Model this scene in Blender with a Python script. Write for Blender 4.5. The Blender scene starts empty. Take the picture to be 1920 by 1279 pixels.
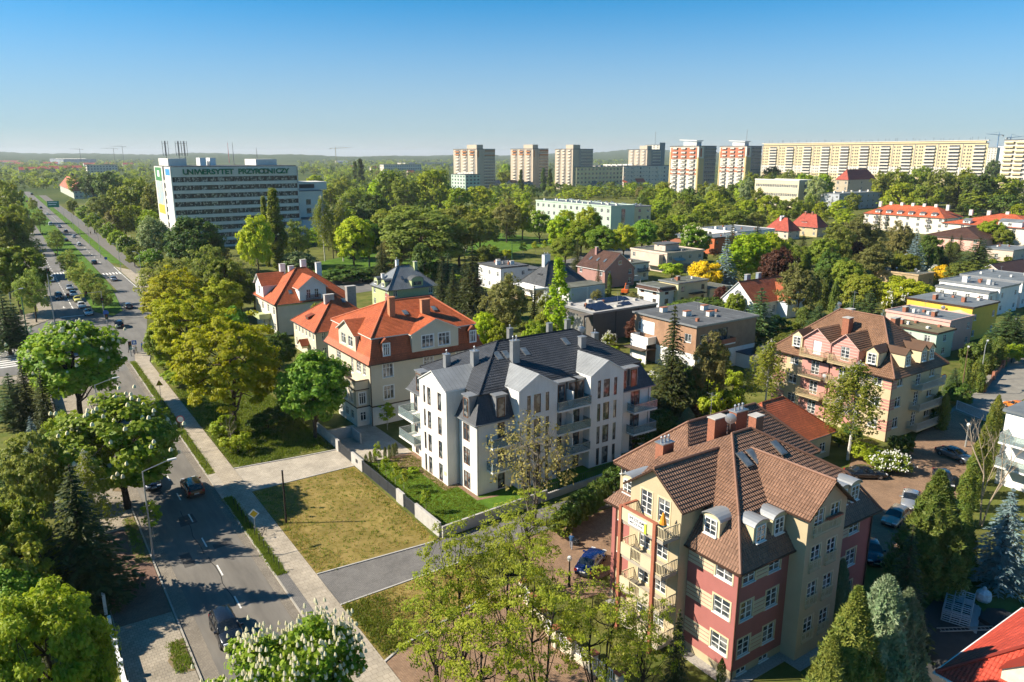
import bpy, math, random
import numpy as np
from mathutils import Vector, Matrix
R = math.radians
scene = bpy.context.scene
COL = scene.collection

# ------------------------------------------------------------------ camera, sky, sun, exposure
# The street grid is the world: x across the avenue, y along it, z up (metres).
CAM = np.array([-41.11, -67.41, 38.0])
YAW, PITCH, FPX = R(-34.26), R(13.98), 1400.0
cam_data = bpy.data.cameras.new('camera'); cam_data.sensor_width = 36.0
cam_data.lens = FPX / 1920 * 36; cam_data.clip_start = 0.5; cam_data.clip_end = 30000
camera = bpy.data.objects.new('camera', cam_data); COL.objects.link(camera)
camera.location = CAM; camera.rotation_euler = (R(90) - PITCH, 0, YAW)
scene.camera = camera

SUN_EL = R(36.0); SKG, SKL, SKH = 0.12, 5.4, (2.36, 2.42, 2.46)
SUN_DIR = Vector((0.854 * math.cos(SUN_EL), -0.519 * math.cos(SUN_EL), -math.sin(SUN_EL)))
world = bpy.data.worlds.new('World'); scene.world = world; world.use_nodes = True
wn = world.node_tree.nodes; wl = world.node_tree.links
sky = wn.new('ShaderNodeTexSky'); sky.sky_type = 'NISHITA'; sky.sun_disc = False
sky.sun_elevation = SUN_EL; sky.sun_rotation = math.atan2(-0.854, 0.519)
sky.altitude = 1200; sky.air_density = 0.9; sky.dust_density = 0.25; sky.ozone_density = 8.0
sc_ = wn.new('ShaderNodeMixRGB'); sc_.blend_type = 'MULTIPLY'; sc_.inputs[0].default_value = 1; sc_.inputs[2].default_value = (SKG, SKG, SKG, 1)
gm_ = wn.new('ShaderNodeGamma'); gm_.inputs[1].default_value = 1.12
hs_ = wn.new('ShaderNodeHueSaturation'); hs_.inputs['Saturation'].default_value = 2.1; hs_.inputs['Hue'].default_value = 0.48
s2_ = wn.new('ShaderNodeMixRGB'); s2_.blend_type = 'MULTIPLY'; s2_.inputs[0].default_value = 1; s2_.inputs[2].default_value = (SKL, SKL, SKL, 1)
wl.new(sky.outputs[0], sc_.inputs[1]); wl.new(sc_.outputs[0], gm_.inputs[0]); wl.new(gm_.outputs[0], hs_.inputs['Color']); wl.new(hs_.outputs[0], s2_.inputs[1])
tc_ = wn.new('ShaderNodeTexCoord'); sx_ = wn.new('ShaderNodeSeparateXYZ'); mr_ = wn.new('ShaderNodeMapRange'); mr_.interpolation_type = 'SMOOTHSTEP'
mr_.inputs[1].default_value = -0.02; mr_.inputs[2].default_value = 0.235; mr_.inputs[3].default_value = 0.86; mr_.inputs[4].default_value = 0.0   # pale air low in the sky
mh_ = wn.new('ShaderNodeMixRGB'); mh_.inputs[2].default_value = (SKH[0], SKH[1], SKH[2], 1)
wl.new(tc_.outputs['Generated'], sx_.inputs[0]); wl.new(sx_.outputs[2], mr_.inputs[0]); wl.new(mr_.outputs[0], mh_.inputs[0]); wl.new(s2_.outputs[0], mh_.inputs[1]); wl.new(mh_.outputs[0], wn['Background'].inputs[0])
wn['Background'].inputs[1].default_value = 0.1
sun_data = bpy.data.lights.new('sun', 'SUN'); sun_data.energy = 3.9; sun_data.angle = R(0.55); sun_data.color = (1, 0.90, 0.74)
sun = bpy.data.objects.new('sun', sun_data); COL.objects.link(sun); sun.location = (-100, 100, 120)
sun.rotation_euler = SUN_DIR.to_track_quat('-Z', 'Y').to_euler()
scene.view_settings.view_transform = 'Standard'; scene.view_settings.look = 'None'
scene.view_settings.exposure = 1.32; scene.view_settings.gamma = 1.0
cy = scene.cycles
cy.use_denoising = True; cy.max_bounces = 4; cy.diffuse_bounces = 2; cy.glossy_bounces = 2
cy.transmission_bounces = 2; cy.transparent_max_bounces = 4; cy.volume_bounces = 0
cy.use_adaptive_sampling = True; cy.adaptive_threshold = 0.025; cy.sample_clamp_indirect = 6

# ------------------------------------------------------------------ survey: photo pixel (1920 x 1279) -> point of the place at height z
_c, _s = math.cos(PITCH), math.sin(PITCH); _cy, _sy = math.cos(-YAW), math.sin(-YAW)
def P(px, py, z=0.0):
    u = (px - 960) / FPX; v = (py - 639.5) / FPX
    f = _c - v * _s; d = -_s - v * _c
    t = (z - CAM[2]) / d
    return (CAM[0] + t * (u * _cy + f * _sy), CAM[1] + t * (-u * _sy + f * _cy), z)
def proj(x, y, z):
    dx, dy, dz = x - CAM[0], y - CAM[1], z - CAM[2]
    u = dx * _cy - dy * _sy; f = dx * _sy + dy * _cy
    d = f * _c - dz * _s; w = f * _s + dz * _c
    return 960 + FPX * u / d, 639.5 - FPX * w / d
def height_at(x, y, py):
    f = (x - CAM[0]) * _sy + (y - CAM[1]) * _cy; k = (639.5 - py) / FPX
    return CAM[2] + f * (k * _c - _s) / (_c + k * _s)
def px_per_m(x, y, z=0):
    dx, dy, dz = x - CAM[0], y - CAM[1], z - CAM[2]
    return FPX / ((dx * _sy + dy * _cy) * _c - dz * _s)

# ------------------------------------------------------------------ materials
MATS = {}
def _n(nt, t, **kw):
    n = nt.nodes.new(t)
    for k, v in kw.items(): setattr(n, k, v)
    return n
def pm(name, col, rough=0.8, var=0.12, scale=2.0, bump=0.0, bscale=30.0, metal=0.0, spec=0.3, col2=None, detail=5.0, stretch=None, orand=0.0, big=0.0, bigscale=0.15):
    if name in MATS: return MATS[name]
    m = bpy.data.materials.new(name); m.use_nodes = True; nt = m.node_tree; b = nt.nodes['Principled BSDF']
    b.inputs['Roughness'].default_value = rough; b.inputs['Metallic'].default_value = metal
    b.inputs['Specular IOR Level'].default_value = spec
    tc = _n(nt, 'ShaderNodeTexCoord'); src = tc.outputs['Object']
    if stretch:
        mp = _n(nt, 'ShaderNodeMapping'); mp.inputs['Scale'].default_value = stretch
        nt.links.new(src, mp.inputs['Vector']); src = mp.outputs[0]
    nz = _n(nt, 'ShaderNodeTexNoise'); nz.inputs['Scale'].default_value = scale; nz.inputs['Detail'].default_value = detail
    nz.inputs['Roughness'].default_value = 0.65
    nt.links.new(src, nz.inputs['Vector'])
    cr = _n(nt, 'ShaderNodeValToRGB'); cr.color_ramp.elements[0].position = 0.32; cr.color_ramp.elements[1].position = 0.68
    if col2 is None:
        c0 = [max(0, c * (1 - var)) for c in col]; c1 = [min(1, c * (1 + var)) for c in col]
    else: c0, c1 = col, col2
    cr.color_ramp.elements[0].color = (*c0, 1); cr.color_ramp.elements[1].color = (*c1, 1)
    nt.links.new(nz.outputs[0], cr.inputs[0]); out = cr.outputs[0]
    if big or orand:
        hs = _n(nt, 'ShaderNodeHueSaturation'); nt.links.new(out, hs.inputs['Color']); out = hs.outputs[0]
        if big:
            n2 = _n(nt, 'ShaderNodeTexNoise'); n2.inputs['Scale'].default_value = bigscale; n2.inputs['Detail'].default_value = 3
            nt.links.new(tc.outputs['Object'], n2.inputs['Vector'])
            mr = _n(nt, 'ShaderNodeMapRange'); mr.inputs[1].default_value = 0.3; mr.inputs[2].default_value = 0.7
            mr.inputs[3].default_value = 1 - big; mr.inputs[4].default_value = 1 + big
            nt.links.new(n2.outputs[0], mr.inputs[0]); nt.links.new(mr.outputs[0], hs.inputs['Value'])
        else:
            oi = _n(nt, 'ShaderNodeObjectInfo'); mr = _n(nt, 'ShaderNodeMapRange')
            mr.inputs[3].default_value = 1 - orand; mr.inputs[4].default_value = 1 + orand
            nt.links.new(oi.outputs['Random'], mr.inputs[0]); nt.links.new(mr.outputs[0], hs.inputs['Value'])
    nt.links.new(out, b.inputs['Base Color'])
    if bump:
        n3 = _n(nt, 'ShaderNodeTexNoise'); n3.inputs['Scale'].default_value = bscale; n3.inputs['Detail'].default_value = 4
        nt.links.new(src, n3.inputs['Vector'])
        bp = _n(nt, 'ShaderNodeBump'); bp.inputs['Strength'].default_value = bump; bp.inputs['Distance'].default_value = 0.03
        nt.links.new(n3.outputs[0], bp.inputs['Height']); nt.links.new(bp.outputs[0], b.inputs['Normal'])
    MATS[name] = m
    return m
def glass(name, col=(0.035, 0.045, 0.055), rough=0.06, curtain=0.35):
    if name in MATS: return MATS[name]
    m = bpy.data.materials.new(name); m.use_nodes = True; nt = m.node_tree; b = nt.nodes['Principled BSDF']
    oi = _n(nt, 'ShaderNodeObjectInfo'); tc = _n(nt, 'ShaderNodeTexCoord')
    nz = _n(nt, 'ShaderNodeTexNoise'); nz.inputs['Scale'].default_value = 1.4; nz.inputs['Detail'].default_value = 1
    ad = _n(nt, 'ShaderNodeVectorMath'); ad.operation = 'ADD'
    nt.links.new(tc.outputs['Object'], ad.inputs[0]); nt.links.new(oi.outputs['Location'], ad.inputs[1]); nt.links.new(ad.outputs[0], nz.inputs['Vector'])
    cr = _n(nt, 'ShaderNodeValToRGB'); e = cr.color_ramp.elements
    e[0].position = 0.5; e[0].color = (*col, 1); e[1].position = 0.62
    e[1].color = (col[0] + curtain * .55, col[1] + curtain * .52, col[2] + curtain * .46, 1)
    nt.links.new(nz.outputs[0], cr.inputs[0]); nt.links.new(cr.outputs[0], b.inputs['Base Color'])
    b.inputs['Roughness'].default_value = rough; b.inputs['Specular IOR Level'].default_value = 0.9
    MATS[name] = m
    return m
def tiles(name, col, tw=0.30, th=0.35, wave=0.6, var=0.22, rough=0.65, seam=False):
    """Roof covering in roof-plane UV metres: tile joints, rolls across the slope, weathering."""
    if name in MATS: return MATS[name]
    m = bpy.data.materials.new(name); m.use_nodes = True; nt = m.node_tree; b = nt.nodes['Principled BSDF']
    b.inputs['Roughness'].default_value = rough; b.inputs['Specular IOR Level'].default_value = 0.3
    uv = _n(nt, 'ShaderNodeUVMap'); uv.uv_map = 'UVMap'
    br = _n(nt, 'ShaderNodeTexBrick'); br.inputs['Scale'].default_value = 1.0
    br.inputs['Brick Width'].default_value = tw; br.inputs['Row Height'].default_value = th
    br.inputs['Mortar Size'].default_value = 0.018; br.inputs['Mortar Smooth'].default_value = 0.6
    br.offset = 0.0 if seam else 0.5
    br.inputs['Color1'].default_value = (*[c * (1 - var) for c in col], 1); br.inputs['Color2'].default_value = (*[min(1, c * (1 + var)) for c in col], 1)
    br.inputs['Mortar'].default_value = (*[c * 0.45 for c in col], 1)
    nt.links.new(uv.outputs[0], br.inputs['Vector'])
    tc = _n(nt, 'ShaderNodeTexCoord'); nz = _n(nt, 'ShaderNodeTexNoise'); nz.inputs['Scale'].default_value = 0.5; nz.inputs['Detail'].default_value = 6
    nt.links.new(tc.outputs['Object'], nz.inputs['Vector'])
    mr = _n(nt, 'ShaderNodeMapRange'); mr.inputs[1].default_value = .3; mr.inputs[2].default_value = .7; mr.inputs[3].default_value = 0.82; mr.inputs[4].default_value = 1.16
    nt.links.new(nz.outputs[0], mr.inputs[0])
    hs = _n(nt, 'ShaderNodeHueSaturation'); nt.links.new(br.outputs[0], hs.inputs['Color']); nt.links.new(mr.outputs[0], hs.inputs['Value'])
    nt.links.new(hs.outputs[0], b.inputs['Base Color'])
    sep = _n(nt, 'ShaderNodeSeparateXYZ'); nt.links.new(uv.outputs[0], sep.inputs[0])
    mu = _n(nt, 'ShaderNodeMath'); mu.operation = 'MULTIPLY'; mu.inputs[1].default_value = 2 * math.pi / tw; nt.links.new(sep.outputs[0], mu.inputs[0])
    si = _n(nt, 'ShaderNodeMath'); si.operation = 'SINE'; nt.links.new(mu.outputs[0], si.inputs[0])
    if seam:
        pw = _n(nt, 'ShaderNodeMath'); pw.operation = 'GREATER_THAN'; pw.inputs[1].default_value = 0.93; nt.links.new(si.outputs[0], pw.inputs[0]); si = pw
    bp = _n(nt, 'ShaderNodeBump'); bp.inputs['Strength'].default_value = wave; bp.inputs['Distance'].default_value = 0.05
    nt.links.new(si.outputs[0], bp.inputs['Height']); nt.links.new(bp.outputs[0], b.inputs['Normal'])
    MATS[name] = m
    return m
def leafmat(name, c0, c1, trans=0.35, orand=0.18, sc=0.7):
    if name in MATS: return MATS[name]
    g_ = 1.42 if c1[1] > 1.35 * c1[0] and c1[2] < .12 * c1[1] + .02 else 1.0; c0 = [c0[0] * 2.7 * g_, c0[1] * 2.6, c0[2] * 2.5]; c1 = [c1[0] * 1.6 * g_, c1[1] * 1.5, c1[2] * 1.6]
    m = bpy.data.materials.new(name); m.use_nodes = True; nt = m.node_tree; b = nt.nodes['Principled BSDF']
    tc = _n(nt, 'ShaderNodeTexCoord'); oi = _n(nt, 'ShaderNodeObjectInfo'); geo = _n(nt, 'ShaderNodeNewGeometry')
    nz = _n(nt, 'ShaderNodeTexNoise'); nz.inputs['Scale'].default_value = sc; nz.inputs['Detail'].default_value = 3
    nt.links.new(tc.outputs['Object'], nz.inputs['Vector'])
    mx0 = _n(nt, 'ShaderNodeMath'); mx0.operation = 'MULTIPLY_ADD'; mx0.inputs[1].default_value = 0.45; nt.links.new(geo.outputs['Random Per Island'], mx0.inputs[0]); nt.links.new(nz.outputs[0], mx0.inputs[2])
    cr = _n(nt, 'ShaderNodeValToRGB'); e = cr.color_ramp.elements; e[0].position = 0.45; e[1].position = 1.0; e[0].color = (*c0, 1); e[1].color = (*c1, 1)
    nt.links.new(mx0.outputs[0], cr.inputs[0])
    hs = _n(nt, 'ShaderNodeHueSaturation'); nt.links.new(cr.outputs[0], hs.inputs['Color'])
    mr = _n(nt, 'ShaderNodeMapRange'); mr.inputs[3].default_value = 1 - orand; mr.inputs[4].default_value = 1 + orand
    nt.links.new(oi.outputs['Random'], mr.inputs[0]); nt.links.new(mr.outputs[0], hs.inputs['Value'])
    mh = _n(nt, 'ShaderNodeMapRange'); mh.inputs[3].default_value = 0.5 - orand * .09; mh.inputs[4].default_value = 0.5 + orand * .09
    fr = _n(nt, 'ShaderNodeMath'); fr.operation = 'MULTIPLY'; fr.inputs[1].default_value = 7.31; f2 = _n(nt, 'ShaderNodeMath'); f2.operation = 'FRACT'
    nt.links.new(oi.outputs['Random'], fr.inputs[0]); nt.links.new(fr.outputs[0], f2.inputs[0]); nt.links.new(f2.outputs[0], mh.inputs[0]); nt.links.new(mh.outputs[0], hs.inputs['Hue'])
    nt.links.new(hs.outputs[0], b.inputs['Base Color']); b.inputs['Roughness'].default_value = 0.55; b.inputs['Specular IOR Level'].default_value = 0.25
    tr = _n(nt, 'ShaderNodeBsdfTranslucent'); nt.links.new(hs.outputs[0], tr.inputs[0])
    ms = _n(nt, 'ShaderNodeMixShader'); ms.inputs[0].default_value = min(.55, trans + .1)
    nt.links.new(b.outputs[0], ms.inputs[1]); nt.links.new(tr.outputs[0], ms.inputs[2])
    nt.links.new(ms.outputs[0], nt.nodes['Material Output'].inputs[0])
    MATS[name] = m
    return m
def paving(name, c1, c2, mortar, bw, bh, rough=0.85, sc=1.0, rot=0):
    if name in MATS: return MATS[name]
    m = bpy.data.materials.new(name); m.use_nodes = True; nt = m.node_tree; b = nt.nodes['Principled BSDF']
    b.inputs['Roughness'].default_value = rough; b.inputs['Specular IOR Level'].default_value = 0.25
    tc = _n(nt, 'ShaderNodeTexCoord'); mp = _n(nt, 'ShaderNodeMapping'); mp.inputs['Rotation'].default_value = (0, 0, rot)
    nt.links.new(tc.outputs['Object'], mp.inputs['Vector'])
    br = _n(nt, 'ShaderNodeTexBrick'); br.inputs['Scale'].default_value = sc; br.inputs['Brick Width'].default_value = bw; br.inputs['Row Height'].default_value = bh
    br.inputs['Mortar Size'].default_value = 0.02; br.inputs['Color1'].default_value = (*c1, 1); br.inputs['Color2'].default_value = (*c2, 1); br.inputs['Mortar'].default_value = (*mortar, 1)
    nt.links.new(mp.outputs[0], br.inputs['Vector'])
    nz = _n(nt, 'ShaderNodeTexNoise'); nz.inputs['Scale'].default_value = 0.45; nz.inputs['Detail'].default_value = 7; nz.inputs['Roughness'].default_value = .7
    nt.links.new(tc.outputs['Object'], nz.inputs['Vector'])
    mr = _n(nt, 'ShaderNodeMapRange'); mr.inputs[1].default_value = .3; mr.inputs[2].default_value = .7; mr.inputs[3].default_value = 0.74; mr.inputs[4].default_value = 1.2
    nt.links.new(nz.outputs[0], mr.inputs[0])
    hs = _n(nt, 'ShaderNodeHueSaturation'); nt.links.new(br.outputs[0], hs.inputs['Color']); nt.links.new(mr.outputs[0], hs.inputs['Value'])
    nt.links.new(hs.outputs[0], b.inputs['Base Color'])
    MATS[name] = m
    return m

# ------------------------------------------------------------------ mesh helpers
class MB:
    def __init__(s): s.v = []; s.f = []; s.m = []; s.key = {}; s.uv = {}
    def vert(s, p):
        k = (round(p[0], 4), round(p[1], 4), round(p[2], 4))
        i = s.key.get(k)
        if i is None: i = s.key[k] = len(s.v); s.v.append(k)
        return i
    def poly(s, pts, m=0, uv=None):
        ids = []
        uvs = []
        for j, p in enumerate(pts):
            i = s.vert(p)
            if not ids or (i != ids[-1] and i != ids[0]): ids.append(i); uvs.append(uv[j] if uv else (0, 0))
        if len(ids) >= 3 and len(set(ids)) == len(ids):
            s.f.append(ids); s.m.append(m)
            if uv: s.uv[len(s.f) - 1] = uvs
        return s
    def box(s, x0, x1, y0, y1, z0, z1, m=0):
        a = [(x0, y0, z0), (x1, y0, z0), (x1, y1, z0), (x0, y1, z0), (x0, y0, z1), (x1, y0, z1), (x1, y1, z1), (x0, y1, z1)]
        for q in ((0, 3, 2, 1), (4, 5, 6, 7), (0, 1, 5, 4), (1, 2, 6, 5), (2, 3, 7, 6), (3, 0, 4, 7)): s.poly([a[i] for i in q], m)
        return s
    def prism(s, pts, z0, z1, m=0, mtop=None):
        n = len(pts)
        s.poly([(x, y, z1) for x, y in pts], m if mtop is None else mtop); s.poly([(x, y, z0) for x, y in reversed(pts)], m)
        for i in range(n):
            (x0, y0), (x1, y1) = pts[i], pts[(i + 1) % n]
            s.poly([(x0, y0, z0), (x1, y1, z0), (x1, y1, z1), (x0, y0, z1)], m)
        return s
    def tube(s, p0, p1, r0, r1=None, n=6, m=0, cap=True):
        r1 = r0 if r1 is None else r1
        p0 = Vector(p0); p1 = Vector(p1); d = (p1 - p0)
        if d.length < 1e-6: return s
        d.normalize(); a = d.orthogonal().normalized(); b = d.cross(a)
        A = [p0 + (a * math.cos(2 * math.pi * i / n) + b * math.sin(2 * math.pi * i / n)) * r0 for i in range(n)]
        B = [p1 + (a * math.cos(2 * math.pi * i / n) + b * math.sin(2 * math.pi * i / n)) * r1 for i in range(n)]
        for i in range(n): s.poly([A[i], A[(i + 1) % n], B[(i + 1) % n], B[i]], m)
        if cap: s.poly(list(reversed(A)), m); s.poly(B, m)
        return s
    def path(s, pts, r0, r1=None, n=6, m=0):
        r1 = r0 if r1 is None else r1; k = len(pts) - 1
        for i in range(k): s.tube(pts[i], pts[i + 1], r0 + (r1 - r0) * i / k, r0 + (r1 - r0) * (i + 1) / k, n, m)
        return s
    def lathe(s, c, prof, n=12, m=0):
        for (r0, z0), (r1, z1) in zip(prof, prof[1:]):
            for i in range(n):
                t0, t1 = 2 * math.pi * i / n, 2 * math.pi * (i + 1) / n
                s.poly([(c[0] + r0 * math.cos(t0), c[1] + r0 * math.sin(t0), c[2] + z0), (c[0] + r0 * math.cos(t1), c[1] + r0 * math.sin(t1), c[2] + z0),
                        (c[0] + r1 * math.cos(t1), c[1] + r1 * math.sin(t1), c[2] + z1), (c[0] + r1 * math.cos(t0), c[1] + r1 * math.sin(t0), c[2] + z1)], m)
        return s
    def mesh(s, name, mats):
        me = bpy.data.meshes.new(name); me.from_pydata(s.v, [], s.f)
        for m in (mats if isinstance(mats, (list, tuple)) else [mats]): me.materials.append(m)
        if any(s.m): me.polygons.foreach_set('material_index', s.m)
        if s.uv:
            ul = me.uv_layers.new(name='UVMap')
            for fi, uvs in s.uv.items():
                ls = me.polygons[fi].loop_start
                for j, q in enumerate(uvs): ul.data[ls + j].uv = q
        me.update()
        return me
    def obj(s, name, mats, parent=None, loc=(0, 0, 0), rz=0.0, smooth=False):
        me = s.mesh(name, mats)
        if smooth: me.polygons.foreach_set('use_smooth', [True] * len(me.polygons))
        return place(name, me, parent, loc, rz)
def place(name, me, parent=None, loc=(0, 0, 0), rz=0.0, scale=None):
    o = bpy.data.objects.new(name, me); COL.objects.link(o); o.parent = parent; o.location = loc
    o.rotation_euler = (0, 0, rz)
    if scale: o.scale = scale
    return o
def tag(o, label=None, cat=None, group=None, kind=None):
    if label: o['label'] = label
    if cat: o['category'] = cat
    if group: o['group'] = group
    if kind: o['kind'] = kind
    return o
def thing(name, label, cat, loc=(0, 0, 0), rz=0.0, group=None):
    o = bpy.data.objects.new(name, None); COL.objects.link(o); o.location = loc; o.rotation_euler = (0, 0, rz); o.empty_display_size = 0.5
    return tag(o, label, cat, group)
KIDS = {}
def copy_thing(root, kids, loc, rz, label, group=None, scale=None):
    """kids: [(object, [sub objects])]; a copy of the thing with copies of its parts and sub-parts."""
    r = root.copy(); COL.objects.link(r); r.location = loc; r.rotation_euler = (0, 0, rz)
    if scale: r.scale = scale
    r['label'] = label
    if group: r['group'] = group
    for k, subs in kids:
        c = k.copy(); COL.objects.link(c); c.parent = r
        for q in subs: d = q.copy(); COL.objects.link(d); d.parent = c
    return r
def sheet(name, pts, z, mat, kind='structure', label=None, cat=None):
    o = MB().poly([(p[0], p[1], z) for p in pts]).obj(name, mat); o['kind'] = kind
    return o
def nmesh(name, V, F, mats, smooth=False):
    """numpy verts (n,3) and quads (m,4)."""
    me = bpy.data.meshes.new(name); me.vertices.add(len(V)); me.vertices.foreach_set('co', np.asarray(V, np.float32).ravel())
    k = F.shape[1]; me.loops.add(F.size); me.loops.foreach_set('vertex_index', F.astype(np.int32).ravel())
    me.polygons.add(len(F)); me.polygons.foreach_set('loop_start', np.arange(0, F.size, k, dtype=np.int32))
    for m in (mats if isinstance(mats, (list, tuple)) else [mats]): me.materials.append(m)
    me.update(calc_edges=True); me.validate()
    return me
# ------------------------------------------------------------------ building kit
WHITE = pm('white_frame_paint', (0.78, 0.78, 0.76), 0.45, 0.04)
WOOD = pm('brown_window_wood', (0.16, 0.065, 0.025), 0.5, 0.2, 8)
GREYM = pm('grey_window_frame', (0.09, 0.09, 0.095), 0.4, 0.1)
GLASS = glass('window_glass'); GLASSD = glass('dark_window_glass', curtain=0.3); GLASSU = glass('office_glass', (.06, .075, .08), .12, .75)
ZINC = pm('zinc_sheet', (0.27, 0.28, 0.29), 0.45, 0.1, 1.5, metal=0.35, spec=0.5)
ZINCS = tiles('zinc_standing_seam', (0.27, 0.28, 0.285), 0.55, 30, 0.9, 0.04, 0.45, seam=True)
STEEL = pm('galvanised_steel', (0.42, 0.43, 0.44), 0.4, 0.08, 6, metal=0.7, spec=0.5)
DARKM = pm('dark_grey_metal', (0.035, 0.037, 0.042), 0.45, 0.1, metal=0.3)
CONC = pm('concrete', (0.42, 0.40, 0.37), 0.9, 0.14, 1.2, bump=0.2, bscale=25, detail=8)
BRICKC = pm('chimney_brick', (0.31, 0.125, 0.075), 0.9, 0.25, 9, bump=0.3, bscale=40)
FELT = pm('roofing_felt', (0.10, 0.105, 0.11), 0.85, 0.18, 0.8, big=0.15, bigscale=0.3, spec=0.25)
FELTB = pm('blue_grey_roofing_felt', (0.15, 0.17, 0.185), 0.8, 0.15, 0.7, big=0.12, bigscale=0.25)
FELTG = pm('greenish_roofing_felt', (0.125, 0.13, 0.105), 0.85, 0.2, 0.6, big=0.15, bigscale=0.3)
STYLE = {  # frame material, glass, columns, rows, surround material, sill
    'cross': (WHITE, GLASS, 2, 2, None, True), 'six': (WHITE, GLASS, 2, 3, None, True), 'casing': (WHITE, GLASS, 3, 2, WHITE, True),
    'tall': (WOOD, GLASSD, 1, 1, None, False), 'tall2': (WOOD, GLASSD, 2, 2, None, False), 'plain': (WHITE, GLASS, 1, 1, None, True),
    'two': (WHITE, GLASS, 2, 1, None, True), 'french': (WHITE, GLASS, 2, 4, None, False), 'dark': (GREYM, GLASSD, 2, 1, None, False),
    'brown': (WOOD, GLASS, 2, 1, None, True), 'three': (GREYM, GLASS, 3, 2, None, False), 'shutter': (WHITE, WHITE, 1, 1, None, True),
    'crm': (WHITE, GLASS, 2, 3, 'cream', True), 'crmf': (WHITE, GLASS, 2, 4, 'cream', False), 'tiny': (GREYM, GLASSD, 1, 1, None, False), 'uni': (pm('brown_band_frame', (.05, .035, .03), .6), GLASSU, 4, 2, None, False)}
CREAMT = pm('cream_trim', (0.62, 0.52, 0.33), 0.75, 0.05)
_WIN = {}
def win_meshes(w, h, st, joined):
    k = (round(w, 2), round(h, 2), st, joined)
    if k in _WIN: return _WIN[k]
    fm, gm, nx, ny, sur, sill = STYLE[st]
    if sur == 'cream': sur = CREAMT
    b = MB(); t = 0.07 if w > 0.6 else 0.05
    y0, y1 = 0.05, 0.12
    b.box(0, t, y0, y1, 0, h).box(w - t, w, y0, y1, 0, h).box(t, w - t, y0, y1, 0, t).box(t, w - t, y0, y1, h - t, h)
    for i in range(1, nx): x = w * i / nx; b.box(x - .04, x + .04, y0 - .005, y1, t, h - t)
    for j in range(1, ny): z = h * j / ny if ny > 2 else h * .68; b.box(t, w - t, y0 + .012, y1, z - .025, z + .025)
    if sill: b.box(-.05, w + .05, -.1, .06, -.06, -.002)
    mats = [fm]
    if sur:
        mats.append(sur); q = .13
        b.box(-q, 0, -.03, .03, -q, h + q, 1).box(w, w + q, -.03, .03, -q, h + q, 1).box(0, w, -.03, .03, h, h + q, 1)
        b.box(0, w, -.03, .03, -q, -.06, 1)
    p = MB().box(t * .5, w - t * .5, .088, .1, t * .5, h - t * .5)
    if joined:
        mats.append(gm); gi = len(mats) - 1
        for f in p.f: b.poly([p.v[i] for i in f], gi)
        _WIN[k] = (b.mesh('window', mats), None)
    else: _WIN[k] = (b.mesh('window', mats), p.mesh('pane', gm))
    return _WIN[k]
def put_window(parent, x, y, z, rz, w, h, st, joined=False):
    fm, pm_ = win_meshes(w, h, st, joined)
    o = place('window', fm, parent, (x, y, z), rz)
    if pm_: place('pane', pm_, o)
    return o
def rect_faces(x0, y0, x1, y1):
    return {'S': (x0, y0, 1, 0, x1 - x0), 'E': (x1, y0, 0, 1, y1 - y0), 'N': (x1, y1, -1, 0, x1 - x0), 'W': (x0, y1, 0, -1, y1 - y0)}
def face_u(face, L, a, w):  # W and N are given from the near corner as well
    return L - a - w if face in 'WN' else a
def wall_mesh(parent, rect, z0, z1, mats, ops=None, gables=None, bands=None, name='wall', faces='SENW', reveal=0.14, joined=False, top=False, wins=True):
    """Walls round a rectangle with real window openings (reveals), gable tops and coloured bands. Windows become parts."""
    b = MB(); ops = ops or {}; gables = gables or {}; out = []
    F = rect_faces(*rect)
    for fc in faces:
        ox, oy, dx, dy, L = F[fc]; nx, ny = dy, -dx
        O = [(face_u(fc, L, o[0], o[2]), o[1], o[2], o[3], o[4]) for o in ops.get(fc, ())]
        us = sorted({0, L, *[o[0] for o in O], *[o[0] + o[2] for o in O]}); zs = {z0, z1, *[o[1] for o in O], *[o[1] + o[3] for o in O]}
        if bands: zs |= {q[0] for q in bands if z0 < q[0] < z1}
        zs = sorted(zs)
        def pt(u, z, dep=0.0): return (ox + dx * u - nx * dep, oy + dy * u - ny * dep, z)
        for i in range(len(us) - 1):
            for j in range(len(zs) - 1):
                cu, cz = (us[i] + us[i + 1]) / 2, (zs[j] + zs[j + 1]) / 2
                if us[i + 1] - us[i] < 1e-4 or zs[j + 1] - zs[j] < 1e-4: continue
                if any(o[0] < cu < o[0] + o[2] and o[1] < cz < o[1] + o[3] for o in O): continue
                m = 0
                if bands:
                    for zb, mi in bands:
                        if cz > zb: m = mi
                b.poly([pt(us[i], zs[j]), pt(us[i + 1], zs[j]), pt(us[i + 1], zs[j + 1]), pt(us[i], zs[j + 1])], m)
        for u, z, w, h, st in O:
            c = [(u, z), (u + w, z), (u + w, z + h), (u, z + h)]
            for i in range(4):
                (ua, za), (ub, zb_) = c[i], c[(i + 1) % 4]
                b.poly([pt(ua, za), pt(ub, zb_), pt(ub, zb_, reveal), pt(ua, za, reveal)][::-1], 0)
            if wins:
                x, y, zz = pt(u, z); out.append(put_window(parent, x, y, zz, math.atan2(dy, dx), w, h, st, joined))
        if fc in gables:
            au, az = gables[fc]; au = face_u(fc, L, au, 0)
            b.poly([pt(0, z1), pt(L, z1), pt(au, az)], bands[-1][1] if bands else 0)
    if top: x0, y0, x1, y1 = rect; b.poly([(x0, y0, z1), (x1, y0, z1), (x1, y1, z1), (x0, y1, z1)], 0)
    return b.obj(name, mats, parent), out
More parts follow.
